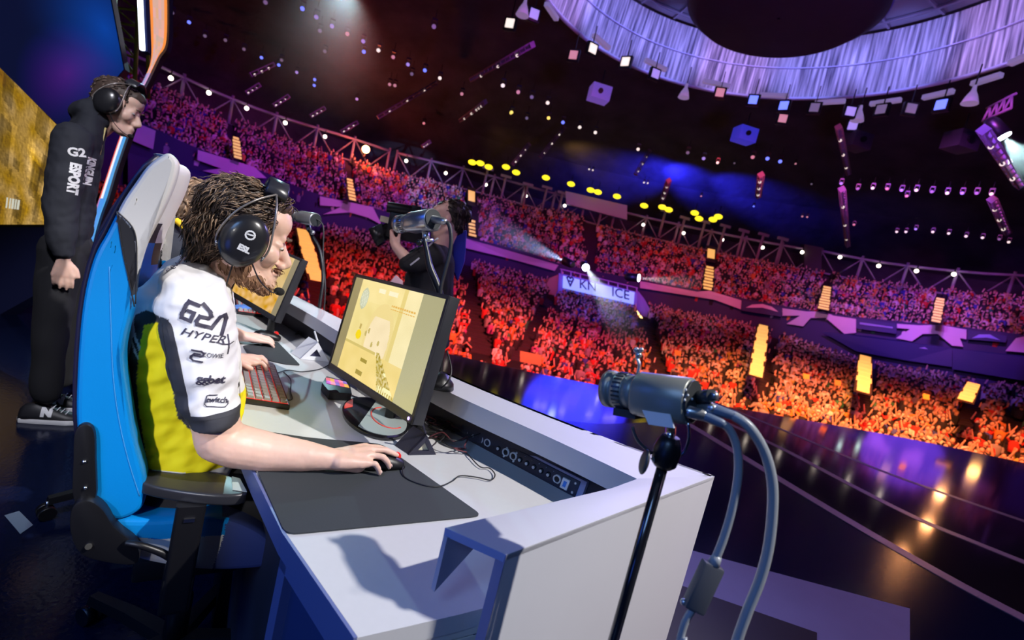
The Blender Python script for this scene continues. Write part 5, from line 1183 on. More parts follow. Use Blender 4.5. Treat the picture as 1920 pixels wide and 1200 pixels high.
# ================================================================== GAMING CHAIR
M_blue = mat('leather_blue', (.0, .22, .62), .38, bump=(350, .25, .0006), noise_s=8, noise_a=.06)
M_wht = mat('leather_white', (.66, .64, .62), .42, bump=(350, .2, .0005))
M_lblk = mat('leather_black', (.02, .02, .025), .42, bump=(350, .3, .0006))
M_lnavy = mat('leather_navy', (.05, .07, .22), .5, bump=(350, .3, .0006))
CB = S(350, 1060, .25)
def gaming_chair(label):
    t = thing('gaming_chair', V((CB.x, CB.y, 0)), label, 'chair', None)
    out = closed_cr([(318, 287), (300, 292), (275, 311), (254, 340), (232, 372), (216, 402), (198, 438), (181, 468), (169, 500), (158, 545), (150, 600), (145, 660), (142, 720), (141, 780), (147, 850), (160, 910), (183, 950), (213, 976), (243, 970), (265, 955), (273, 930), (270, 890), (258, 845), (248, 800), (240, 750), (233, 705), (230, 668), (236, 630), (245, 592), (250, 555), (254, 520), (262, 488), (272, 458), (286, 430), (302, 398), (318, 364), (330, 330), (333, 304)], 3)
    base = [S(x, y, 0) for x, y in out]; n = len(base); front = []
    for i, p in enumerate(out): front.append(1.0 if (out[i - 1][1] > p[1] or p[0] > 300) and not (p[0] < 215 and p[1] < 950) else 0.0)
    for _ in range(3): front = [(front[i - 1] + front[i] * 2 + front[(i + 1) % n]) / 4 for i in range(n)]
    rings = []
    for off, ins, rec in ((.0, .010, 0), (.0015, .005, 0), (.006, .0015, 0), (.014, 0, 0), (.03, 0, 0), (.06, 0, 0), (.10, 0, .012), (.15, 0, .035), (.2, 0, .045), (.25, 0, .048), (.3, 0, .045), (.35, 0, .035), (.4, 0, .012), (.44, 0, 0), (.47, 0, 0), (.486, 0, 0), (.494, .0015, 0), (.4985, .005, 0), (.5, .010, 0)):
        R = inset(base, ins, A_) if ins else base
        rings.append([p + A_ * off - B_ * rec * f for p, f in zip(R, front)])
    b = MB(); b.loft(rings, M_blue)
    b.sm[-2] = b.sm[-1] = False; refine_caps(b)
    white = plane_poly([(180, 380), (219, 396), (252, 434), (256, 505), (254, 540), (300, 540), (400, 300), (330, 250), (200, 280)])
    wedge = plane_poly([(219, 396), (252, 434), (256, 505), (254, 575), (244, 540), (230, 470)])
    backs = lambda c: c.dot(A_) - Q0.dot(A_) > .03 and c.dot(A_) - Q0.dot(A_) < .47 and sag(c)[0] < sag(S(235, 650))[0] - .09 and False
    split_mesh(b, [('side_insert', M_lblk, lambda c: inpoly(sag(c), wedge)), ('headrest', M_wht, lambda c: inpoly(sag(c), white)), ('back_cushion', M_blue, lambda c: True)], t)
    # dark shell along the back and piping
    b = MB(); ed = [(296, 291), (272, 310), (251, 338), (229, 370), (213, 400), (195, 436), (178, 466), (166, 500), (155, 545), (147, 600), (142, 660), (139, 720), (138, 780), (144, 850)]
    q = [S(x, y, .0) for x, y in ed]; rr1 = [[p + A_ * .02, p - B_ * .008 + A_ * .03, p - B_ * .012 + A_ * .25, p - B_ * .008 + A_ * .47, p + A_ * .48, p + B_ * .004 + A_ * .25] for p in q]
    b.loft(rr1, mat('shell_dark', (.02, .018, .05), .4)); b.obj('back_shell', t)
    for pts, nm, m in (([(219, 396), (252, 434), (256, 505), (254, 570)], 'white_piping', M_lblk), ([(219, 396), (230, 470), (244, 535), (252, 575)], 'seam', M_lblk), ([(205, 500), (208, 600), (212, 700), (222, 780), (240, 860), (262, 930)], 'stitching', mat('stitch', (.05, .3, .7), .6))):
        b = MB(); b.tube([S(x, y, .0) - A_ * .0005 for x, y in pts], .0013 if nm != 'stitching' else .0008, m, 6, 6); b.obj(nm, t)
    # side plate and recliner
    b = MB(); b.prism([S(x, y, -.012) for x, y in closed_cr([(150, 798), (166, 797), (177, 812), (179, 860), (178, 945), (138, 940), (137, 860), (139, 815)], 3)], A_ * .02, M_blk_pl); o = b.obj('side_plate', t, bevel=.004)
    for x, y in ((158, 866), (160, 915)): b = MB(); b.ell(S(x, y, -.014), B_ * .004, Z * .004, A_ * .003, M_chr, 8, 6); b.obj('bolt', o)
    b = MB(); b.prism([S(x, y, -.03) for x, y in closed_cr([(132, 960), (145, 942), (170, 940), (195, 958), (215, 990), (255, 1022), (262, 1045), (250, 1060), (200, 1056), (150, 1040), (131, 1000)], 3)], A_ * .035, M_blk_pl); o = b.obj('recliner_cover', t, bevel=.006)
    b = MB(); b.cyl(S(166, 1025, -.034), S(166, 1025, -.028), .006, M_chr, n=12); b.obj('bolt', o)
    b = MB(); b.tube([S(235, 1018, -.035), S(262, 1022, -.045), S(300, 1035, -.05), S(318, 1045, -.05)], [.006, .007, .008, .008], M_blk_pl, 8, 5); b.obj('recline_lever', t)
    # seat
    so = closed_cr([(212, 978), (260, 976), (330, 974), (400, 970), (445, 978), (490, 1000), (520, 1028), (528, 1048), (512, 1062), (450, 1070), (370, 1070), (300, 1060), (250, 1046), (222, 1012)], 3)
    base = [S(x, y, 0) for x, y in so]; b = MB()
    b.loft([[p + A_ * off for p in (inset(base, ins, A_) if ins else base)] for off, ins in ((0, .012), (.002, .005), (.008, .001), (.02, 0), (.25, 0), (.48, 0), (.492, .001), (.498, .005), (.5, .012))], M_blue); b.sm[-2] = b.sm[-1] = False; refine_caps(b)
    nav = plane_poly([(425, 960), (421, 1000), (408, 1040), (392, 1080), (560, 1090), (560, 950)]); wh = plane_poly([(225, 998), (255, 1007), (290, 1011), (330, 1010), (420, 1003), (560, 1000), (560, 1100), (225, 1100)])
    split_mesh(b, [('seat_front', M_lnavy, lambda c: inpoly(sag(c), nav)), ('seat_white_band', M_wht, lambda c: inpoly(sag(c), wh)), ('seat_cushion', M_blue, lambda c: True)], t)
    # armrests
    for side, off in ((-1, 0), (1, .60)):
        sh = A_ * off
        pad = [az(x, y, .715) + sh for x, y in closed_cr([(264, 900), (274, 878), (300, 871), (350, 876), (400, 886), (436, 893), (458, 908), (463, 924), (430, 929), (370, 925), (310, 916), (275, 908)], 2)]
        b = MB(); b.prism(pad, -Z * .026, mat('pad_black', (.025, .025, .03), .33)); o = b.obj('armrest_pad', t, bevel=.006, seg=3)
        if side < 0:
            b = MB(); b.prism([az(x, y, .7165) for x, y in ((435, 893), (450, 897), (463, 922), (436, 918))], -Z * .001, mat('tape_grey', (.4, .45, .42), .6)); b.obj('grey_tape', o)
        c = S(350, 1000, -.05) + sh * 1.0; b = MB(); b.prism([V((c.x, c.y, .69)) + B_ * x + A_ * y for x, y in rounded2(.028, .016)], -Z * .25, M_blk_pl); o = b.obj('armrest_post', t)
        b = MB(); b.box(V((c.x, c.y, .66)) - A_ * .017, B_ * .010, A_ * .002, Z * .004, M_chr); b.obj('release_button', o)
        b = MB(); b.box(V((c.x, c.y, .475)) + A_ * (.02 if side < 0 else -.02), B_ * .03, A_ * .035, Z * .045, M_blk_pl); b.obj('armrest_bracket', t, bevel=.008)
    # lift and star base
    c = V((CB.x, CB.y, 0)); b = MB(); b.box(c + Z * .385, B_ * .12, A_ * .09, Z * .03, M_blk_pl); b.obj('tilt_box', t, bevel=.01)
    b = MB(); b.lathe(c + Z * .09, Z * .29, [(0, .03), (.5, .03), (.52, .024), (1, .024)], M_blk_pl, 18); b.obj('gas_lift', t)
    for k in range(5):
        a = 2 * PI * k / 5 + .35; d = V((math.cos(a), math.sin(a), 0)); e = V((-d.y, d.x, 0))
        b = MB(); b.loft([[c + d * r + e * w + Z * (z + h_) for w, h_ in ((-1 * ww, -.012), (ww, -.012), (ww * .7, .014), (-ww * .7, .014))] for r, ww, z in ((.02, .03, .10), (.18, .024, .095), (.33, .018, .078))], M_blk_pl, smooth=False); o = b.obj('base_arm', t, fixn=True)
        b = MB(); w = c + d * .33; b.cyl(w + e * .006 + Z * .028, w + e * .026 + Z * .028, .027, M_blk_pl, n=16); b.cyl(w - e * .006 + Z * .028, w - e * .026 + Z * .028, .027, M_blk_pl, n=16); b.cyl(w + Z * .03, w + Z * .075, .006, M_chr, n=8); b.obj('caster', o)
    return t
def rounded2(a, b, n=4):
    out = []
    for sx, sy, a0 in ((1, 1, 0), (-1, 1, PI / 2), (-1, -1, PI), (1, -1, 1.5 * PI)):
        for k in range(n + 1): t = a0 + PI / 2 * k / n; r = min(a, b) * .5; out.append((sx * (a - r) + r * math.cos(t), sy * (b - r) + r * math.sin(t)))
    return out
ch1 = gaming_chair('blue, white and black gaming chair that the near seated player sits in')
reg_children()
ch2 = dup(ch1, A_ * .98 + B_ * -.150, 'second blue and white gaming chair behind the near one, mostly hidden'); ch2.scale = (1, 1, .94)

# ================================================================== HEAD BUILDER
M_skin = mat('skin', (.78, .50, .40), .45, sss=.12, noise_s=30, noise_a=.08, bump=(450, .15, .0006))
def head_frame(C, fw, up, k=1.0):
    fw = V(fw).normalized(); up = (V(up) - fw * V(up).dot(fw)).normalized(); sd = fw.cross(up)
    def H(f, u, s=0): return C + fw * (f * k) + up * (u * k) + sd * (s * k)
    H.f, H.u, H.s, H.k = fw, up, sd, k; return H
def head_prims(b, H, m, neck_to, nr=.06):
    k = H.k; E = lambda c, rf, ru, rs: b.ell(H(*c), H.f * rf * k, H.u * ru * k, H.s * rs * k, m, 20, 14); Cp = lambda p, r, q, r2: b.cap(H(*p), r * k, H(*q), r2 * k, m, 14)
    E((-.012, .032, 0), .095, .09, .074); E((.03, -.015, 0), .062, .095, .058); E((.045, .045, 0), .048, .05, .056)
    for s in (-1, 1):
        Cp((.0, -.065, s * .045), .026, (.062, -.098, s * .016), .024); E((.058, -.028, s * .034), .03, .028, .026)
        E((.101, -.047, s * .012), .010, .008, .008); E((.073, .000, s * .031), .016, .012, .016)
        E((-.005, -.012, s * .076), .016, .03, .008)
    Cp((.076, .018, -.026), .013, (.076, .018, .026), .013); Cp((.083, .006, 0), .009, (.111, -.036, 0), .0125); E((.105, -.043, 0), .014, .009, .013)
    E((.096, -.069, 0), .012, .0065, .021); E((.094, -.080, 0), .012, .007, .018); E((.088, -.098, 0), .02, .018, .02); Cp((.06, -.08, 0), .035, (.08, -.09, 0), .025)
    b.cap(H(-.03, -.03, 0), nr * k, neck_to, nr * 1.15, m, 18)
def eyes(H, parent):
    for s in (-1, 1):
        b = MB(); b.ell(H(.079, -.0035, s * .031), H.f * .0105 * H.k, H.u * .0065 * H.k, H.s * .0125 * H.k, mat('eye_white', (.75, .72, .7), .2), 12, 8)
        b.ell(H(.0868, -.006, s * .031), H.f * .004 * H.k, H.u * .004 * H.k, H.s * .0045 * H.k, mat('iris', (.05, .035, .02), .15), 10, 6); b.obj('eye', parent)
        b = MB(); b.tube([H(.094, .017, s * .014), H(.097, .022, s * .028), H(.088, .018, s * .044)], [.003, .0042, .002], mat('brow', (.12, .07, .04), .8), 6, 4); b.obj('eyebrow', parent)
def hair_mesh(H, ells, parent, m1, m2, n_lock=500, L=(.03, .06), vox=.006, flow=None, seed=1, lift=.006, wid=.0035, name='hair'):
    k = H.k; b = MB()
    for c, r in ells: b.ell(H(*c), H.f * r[0] * k, H.u * r[1] * k, H.s * r[2] * k, m1, 20, 14)
    o = organic(b, name, parent, vox * k, 2, (lambda p: .0008 * noise.noise(p * 160)) if name == 'beard' else (lambda p: .004 * k * noise.noise(p * 55 / k) + .002 * noise.noise(p * 160)))
    me = o.data; off = wloc(o); rr = random.Random(seed); q = MB(); nv = len(me.vertices)
    for i in range(n_lock):
        v = me.vertices[rr.randrange(nv)]; p = v.co + off; nn = V(v.normal); d = p - H(0, 0, 0)
        f, u, s = d.dot(H.f), d.dot(H.u), d.dot(H.s)
        if name == 'hair' and f > .052 * k and u < .10 * k: continue
        fl = flow(f, u, s, rr) if flow else V((-.7, -.5, .3 * s / .08))
        t = (H.f * fl[0] + H.u * fl[1] + H.s * fl[2] + V((rr.uniform(-.2, .2), rr.uniform(-.2, .2), rr.uniform(-.2, .2))))
        t = (t - nn * t.dot(nn)).normalized(); Ln = rr.uniform(*L) * k; sw = nn.cross(t) * rr.uniform(-.25, .25) * Ln; w = wid * k * rr.uniform(.7, 1.4)
        P = [p - nn * .002, p + t * Ln * .4 + nn * (lift * rr.uniform(.3, 1)) + sw * .4, p + t * Ln * .75 + nn * lift * rr.uniform(.2, .9) + sw, p + t * Ln + nn * lift * rr.uniform(-.4, .9) + sw * 1.2]
        q.tube(P, [w, w, w * .8, w * .15], m2 if rr.random() < .4 else m1, 4, 2)
    me2 = q.mesh('locks'); bm = bmesh.new(); bm.from_mesh(me); 
    me2.transform(Matrix.Translation(-off)); 
    # join the locks onto the hair body
    base = MB(); base.add([v.co + off for v in me.vertices], [tuple(p.vertices) for p in me.polygons], m1, True); n0 = len(base.v)
    base.v += q.v; base.f += [[i + n0 for i in f] for f in q.f]; mm = [base.mi(x) for x in q.mats]; base.m += [mm[i] for i in q.m]; base.sm += q.sm
    bm.free(); bpy.data.objects.remove(o); return base.obj(name, parent)
def finger(b, P, r, m):
    """P: knuckle, two joints, tip"""
    b.chain(list(zip(P, [r * 1.12, r * 1.0, r * .93, r * .8][:len(P)])), m, 12)

# ================================================================== NEAR SEATED PLAYER
root = thing('person', V((CB.x, CB.y, 0)), 'person in a white and yellow jersey and black headset, bent over the near desk', 'person')
BODY = .25
HC = S(456, 434, .21); KH = 1.08
def idir(dx, dy, off=.21): return (S(456 + dx, 434 + dy, off) - HC)
Hf = head_frame(HC, idir(.93, .36) - A_ * 0, idir(.36, -.93), KH)
b = MB(); hand_o = az(690, 894, WZ + .006)
head_prims(b, Hf, M_skin, S(392, 505, .245), .058)
b.chain([(S(392, 505, .245), .062), (S(352, 575, .25), .075), (S(345, 660, .25), .11), (S(345, 760, .25), .12), (S(340, 850, .25), .11)], M_skin, 18)
# right arm
W1 = hand_o - B_ * .085 + A_ * .040 + Z * .030
b.chain([(S(358, 585, .09), .045), (S(385, 700, .02), .048), (S(412, 825, .0), .05), (S(440, 835, -.005), .050), (S(500, 847, -.01), .046), (W1.lerp(S(500, 847, -.01), .45), .037), (W1, .0265)], M_skin, 20)
b.cap(S(352, 590, .25), .07, S(358, 585, .09), .045, M_skin)
kn = [hand_o + B_ * x + A_ * y + Z * z for x, y, z in ((-.006, .012, .030), (.006, .032, .042), (.010, .053, .047), (.004, .074, .044))]
b.chain([(W1, .024), (W1 + B_ * .02 - A_ * .003, .024)], M_skin)
for i, q in enumerate(kn):
    b.cap(W1 + B_ * .012 + A_ * (i - 1.5) * .011, .021, q, .0125, M_skin, 12)
    if i: b.cap(W1.lerp(kn[i - 1], .55), .018, W1.lerp(q, .55), .018, M_skin); b.cap(kn[i - 1] - B_ * .012 - Z * .002, .0125, q - B_ * .012 - Z * .002, .0125, M_skin)
b.cap(W1 - Z * .008, .02, hand_o + B_ * -.02 + A_ * .03 + Z * .018, .02, M_skin)
fr = .0085
finger(b, [kn[0], kn[0] + B_ * .020 - A_ * .006 + Z * .002, kn[0] + B_ * .030 - A_ * .008 - Z * .012, kn[0] + B_ * .036 - A_ * .008 - Z * .024], fr * .92, M_skin)
finger(b, [kn[1], kn[1] + B_ * .030 - A_ * .008 - Z * .000, kn[1] + B_ * .046 - A_ * .010 - Z * .014, kn[1] + B_ * .054 - A_ * .010 - Z * .029], fr, M_skin)
finger(b, [kn[2], kn[2] + B_ * .036 - A_ * .003 + Z * .002, kn[2] + B_ * .058 - A_ * .004 - Z * .006, kn[2] + B_ * .074 - A_ * .004 - Z * .013], fr * 1.03, M_skin)
finger(b, [kn[3], kn[3] + B_ * .034 - A_ * .001 + Z * .001, kn[3] + B_ * .056 - Z * .006, kn[3] + B_ * .070 - Z * .012], fr, M_skin)
finger(b, [W1 + B_ * .02 + A_ * .024 - Z * .006, W1 + B_ * .048 + A_ * .046 - Z * .010, W1 + B_ * .072 + A_ * .050 - Z * .012, W1 + B_ * .092 + A_ * .046 - Z * .012], fr * 1.15, M_skin)
# left arm and hand on the keyboard
kbp = az(470, 688, WZ + .035); W2 = az(436, 672, WZ + .055)
b.chain([(S(358, 585, .41), .045), (S(372, 740, .50), .045), (S(400, 740, .52), .047), (W2, .026)], M_skin, 16); b.cap(S(352, 590, .25), .07, S(358, 585, .41), .045, M_skin)
k2_ = [W2 + B_ * .07 + A_ * y + Z * z for y, z in ((-.030, -.002), (-.010, .008), (.012, .008), (.032, .0))]
for i, q in enumerate(k2_):
    b.cap(W2, .022, q, .012, M_skin); finger(b, [q, q + B_ * .022 + Z * .004, q + B_ * (.036 + .004 * (i in (1, 2))) - Z * .010, q + B_ * (.042 + .005 * (i in (1, 2))) - Z * .024], fr * .95, M_skin)
finger(b, [W2 + B_ * .015 - A_ * .02, W2 + B_ * .04 - A_ * .045 - Z * .008, W2 + B_ * .06 - A_ * .05 - Z * .018], fr * 1.1, M_skin)
body = organic(b, 'body', root, .0036, 3, lambda p: .0012 * noise.noise(p * 35) + .0004 * noise.noise(p * 130))
eyes(Hf, body)
# nails
b = MB()
for tip, nr_ in ((kn[0] + B_ * .039 - A_ * .009 - Z * .020, 0), (kn[1] + B_ * .058 - A_ * .011 - Z * .024, 0)): b.ell(tip, A_ * .005, Z * .005, B_ * .0022, mat('nail', (.85, .6, .52), .25), 8, 6)
b.obj('fingernails', body)
# jersey
def jersey_sections(secs, off, ns=28):
    rings = []
    for (x0, y0, x1, y1, hw) in secs:
        p, q = S(x0, y0, off), S(x1, y1, off); c = (p + q) / 2; r = (q - p) / 2
        rings.append([c + r * math.copysign(abs(math.cos(a)) ** .85, math.cos(a)) + A_ * hw * math.copysign(abs(math.sin(a)) ** .75, math.sin(a)) for a in [2 * PI * i / ns for i in range(ns)]])
    return rings
b = MB(); M_jer = vmat('jersey_cloth', .8)
b.loft(jersey_sections([(272, 886, 430, 880, .19), (262, 862, 440, 860, .20), (246, 800, 452, 800, .205), (236, 740, 460, 745, .205), (230, 680, 456, 690, .20), (234, 620, 448, 630, .20), (248, 565, 440, 580, .20), (272, 528, 432, 545, .195), (305, 500, 425, 520, .17), (340, 478, 420, 506, .12), (362, 466, 412, 498, .085)], BODY), M_jer)
def sleeve(b, secs, flip=1):
    rings = []
    for (x0, y0, x1, y1, off, hw) in secs:
        p, q = S(x0, y0, off), S(x1, y1, off); c = (p + q) / 2; r = (q - p) / 2
        rings.append([c + r * math.cos(a) + A_ * hw * math.sin(a) for a in [2 * PI * i / 24 for i in range(24)]])
    b.loft(rings, M_jer)
sleeve(b, [(312, 498, 412, 508, .15, .07), (300, 520, 425, 528, .11, .085), (290, 560, 436, 560, .075, .085), (298, 620, 446, 625, .045, .08), (310, 680, 450, 690, .025, .075), (325, 735, 450, 735, .01, .072), (340, 770, 448, 760, .0, .068), (352, 802, 446, 776, -.003, .064)])
sleeve(b, [(312, 498, 412, 508, .35, .07), (300, 520, 425, 528, .39, .085), (290, 560, 436, 560, .43, .085), (298, 620, 446, 625, .46, .08), (315, 680, 450, 690, .48, .075), (330, 735, 452, 740, .49, .068)])
def wrinkle(p):
    f, z = sag(p); o = p.dot(A_) - Q0.dot(A_)
    w = noise.noise(V((f * 9 + z * 7, o * 6, z * 16 - f * 9))) * .010 + noise.noise(V((f * 22 + z * 12, o * 10, z * 38 - f * 26))) * .007
    return w
jersey = organic(b, 'jersey', root, .0034, 7, wrinkle, [M_jer])
PPy = lambda px, off=0.0: plane_poly(px, off)
cuff = PPy([(335, 770), (352, 768), (400, 760), (449, 752), (470, 752), (470, 800), (360, 830), (330, 800)])
slv = PPy([(300, 600), (318, 592), (345, 560), (445, 540), (462, 600), (462, 752), (352, 766)])
sband = PPy([(290, 604), (300, 596), (316, 600), (330, 650), (345, 715), (354, 770), (356, 806), (330, 800), (312, 700)])
yel = PPy([(262, 624), (290, 616), (302, 640), (320, 720), (345, 800), (380, 900), (270, 905), (252, 800), (246, 740), (250, 680)])
yel2 = PPy([(345, 790), (470, 770), (470, 905), (345, 905)])
blk = PPy([(238, 612), (262, 596), (296, 596), (312, 640), (280, 640), (262, 640), (258, 680), (256, 760), (266, 840), (280, 910), (225, 910), (222, 700), (230, 660)])
wstripe = [PPy([(232, 640), (238, 636), (256, 668), (252, 674)]), PPy([(230, 662), (234, 656), (252, 688), (250, 694)])]
lowwhite = PPy([(222, 612), (236, 616), (240, 640), (232, 670), (226, 700), (215, 700)])
CW, CYl, CK = (.74, .73, .76), (.90, .76, .0), (.035, .035, .045)
def jc(p):
    s = sag(p); o = p.dot(A_) - Q0.dot(A_); on_sleeve = o < .055 or o > .43
    if o > BODY: o2 = 2 * BODY - o
    if inpoly(s, cuff) and on_sleeve: return CK
    if inpoly(s, sband): return CK
    if inpoly(s, slv): return CW
    for w in wstripe:
        if inpoly(s, w): return CW
    if inpoly(s, lowwhite): return CW
    if inpoly(s, yel): return CYl
    if inpoly(s, blk): return CK
    if inpoly(s, yel2): return CYl
    return CW
paint_verts(jersey, jc)
# the neck opening's thin dark line
bv = bvh_of(jersey); M_ink = mat('jersey_ink', (.035, .03, .06), .6)
def jtext(me, x, y, dx, dy, nm, lift=.0022):
    X = S(x + dx, y + dy) - S(x, y); X.normalize(); Y = (-A_).cross(X); Y = Y if Y.z > 0 else -Y
    put_on(me, nm, S(x, y, 0), X, Y, M_ink, jersey, bv, -A_, lift)
# G2A drawn with strokes
def edge_strip(pts, w, nm, m):
    me = strokes_mesh([[(S(x, y).dot(B_), S(x, y).z) for x, y in closed_line(pts)]], w); put_on(me, nm, V((0, 0, 0)) + A_ * Q0.dot(A_), B_, Z, m, jersey, bv, -A_, .0012, .005)
def closed_line(pts): return [(p.x, p.y) for p in cr([V((x, y, 0)) for x, y in pts], 4)]
M_trim = mat('jersey_trim', CK, .75)
edge_strip([(306, 602), (318, 612), (330, 650), (345, 715), (355, 766)], .009, 'sleeve_trim', M_trim)
edge_strip([(352, 769), (375, 765), (400, 761), (449, 754)], .009, 'cuff_trim', M_trim)
edge_strip([(300, 612), (308, 660), (322, 725), (338, 790)], .006, 'side_trim', M_trim)
G = [(-.5, .42), (-.95, .42), (-1.0, .25), (-1.0, -.25), (-.95, -.42), (-.55, -.42), (-.55, 0), (-.8, 0)]
T2 = [(-.32, .55), (.1, .3), (.22, .12), (.15, -.0), (-.25, -.05), (-.3, -.3), (-.22, -.42), (.3, -.42)]
A3 = [(.45, -.42), (.62, .2), (.8, .38), (.92, .2), (1.0, -.55)]
me = strokes_mesh([G, T2, A3], .18); me.transform(Matrix.Scale(.041, 4)); jtext(me, 386, 592, 1, .34, 'team_letters')
jtext(text_mesh('HYPER', .021, spacing=1.05, shear=.25, sx=1.3, bold=.0002), 382, 625, 1, .22, 'brand_letters')
me = strokes_mesh([[(-.6, .1), (-.1, .0), (.5, .05), (.75, .2)], [(.1, .75), (.35, .2), (.5, -.3), (.55, -.8)]], .1); me.transform(Matrix.Scale(.024, 4)); jtext(me, 420, 640, 1, .22, 'brand_stroke')
me = strokes_mesh([[(-.8, .8), (.4, .8), (.8, .5), (.8, .2), (.4, 0), (-.3, 0), (-.3, 0)], [(.8, -.8), (-.4, -.8), (-.8, -.5), (-.8, -.2), (-.4, .3), (.3, .3)]], .28); me.transform(Matrix.Scale(.0135, 4)); jtext(me, 371, 657, 1, .12, 'round_mark')
jtext(text_mesh('ZOWIE', .0135, sx=.9), 400, 657, 1, .14, 'small_letters')
jtext(text_mesh('ggbet', .024, bold=.0007), 397, 697, 1, .10, 'sponsor_letters')
me = strokes_mesh([[(-1.5, .7), (-1.5, -.6), (-1.2, -.9), (1.2, -.8), (1.5, -.4), (1.4, .0)], [(-1.5, .7), (-1.2, .8), (-.2, .75)]], .12); me.transform(Matrix.Scale(.0145, 4)); jtext(me, 408, 736, 1, .12, 'box_mark')
jtext(text_mesh('twitch', .0155, bold=.0004), 408, 735, 1, .12, 'sponsor_letters')
jtext(text_mesh('G2A', .017), 326, 503, .75, -.6, 'shoulder_letters')
# trousers, shoes
M_tr = mat('trousers_black', (.012, .012, .016), .85, bump=(300, .2, .0006))
b = MB(); hip = S(340, 880, BODY); hip.z = .60
for s in (-1, 1):
    h_ = hip + A_ * s * .09; kn_ = V((hip.x, hip.y, .56)) + B_ * .42 + A_ * s * .13; an = V((kn_.x, kn_.y, .09)) - B_ * .05
    b.chain([(h_, .105), (kn_, .072), (an, .05)], M_tr, 18)
b.cap(hip - A_ * .09, .12, hip + A_ * .09, .12, M_tr, 18); organic(b, 'trousers', root, .009, 4, lambda p: .004 * noise.noise(p * 18))
for s in (-1, 1):
    kn_ = V((hip.x, hip.y, 0)) + B_ * .37 + A_ * s * .13; b = MB(); b.ell(kn_ + B_ * .05 + Z * .035, B_ * .14, A_ * .048, Z * .038, mat('shoe_grey', (.2, .2, .22), .6), 18, 10); b.cap(kn_ + Z * .06, .045, kn_ + Z * .10, .045, mat('shoe_grey', (.2, .2, .22), .6)); organic(b, 'shoe', root, .007, 2)
# beard
M_b1, M_b2 = mat('beard_brown', (.22, .11, .06), .8), mat('beard_light', (.36, .20, .11), .8)
def bflow(f, u, s, rr): return V((.5, -.8, .1 * s))
hair_mesh(Hf, [((.010, -.076, .047), (.034, .028, .0185)), ((.010, -.076, -.047), (.034, .028, .0185)), ((.045, -.097, .030), (.034, .023, .021)), ((.045, -.097, -.030), (.034, .023, .021)), ((.078, -.108, 0), (.028, .021, .028)), ((.088, -.093, 0), (.015, .009, .020)), ((.099, -.059, 0), (.010, .005, .024))], body, M_b1, M_b2, 420, (.008, .018), .0035, bflow, 5, .003, .0011, 'beard')
# hair
M_h1, M_h2 = mat('hair_brown', (.06, .035, .022), .5, spec=.6), mat('hair_lighter', (.30, .19, .12), .45, spec=.6)
def hflow(f, u, s, rr):
    if f < -.045: return V((.05 if u < .06 else -.3, -1.1, .1))
    return V((-.9 + (1.5 if f > .05 else 0) * .5, -.25 - (.8 if u < .04 else 0), .5 * math.copysign(1, s) * (1 if u > .05 else .1)))
hair_mesh(Hf, [((-.018, .040, 0), (.089, .079, .081)), ((-.046, -.01, 0), (.060, .080, .076)), ((-.058, -.062, 0), (.036, .052, .060)), ((.032, .086, 0), (.05, .030, .055)), ((.056, .090, 0), (.022, .014, .040)), ((.012, .045, .052), (.038, .04, .027)), ((.012, .045, -.052), (.038, .04, .027)), ((-.045, .078, -.01), (.040, .035, .05))], body, M_h1, M_h2, 3600, (.016, .040), .005, hflow, 9, .006, .0012)

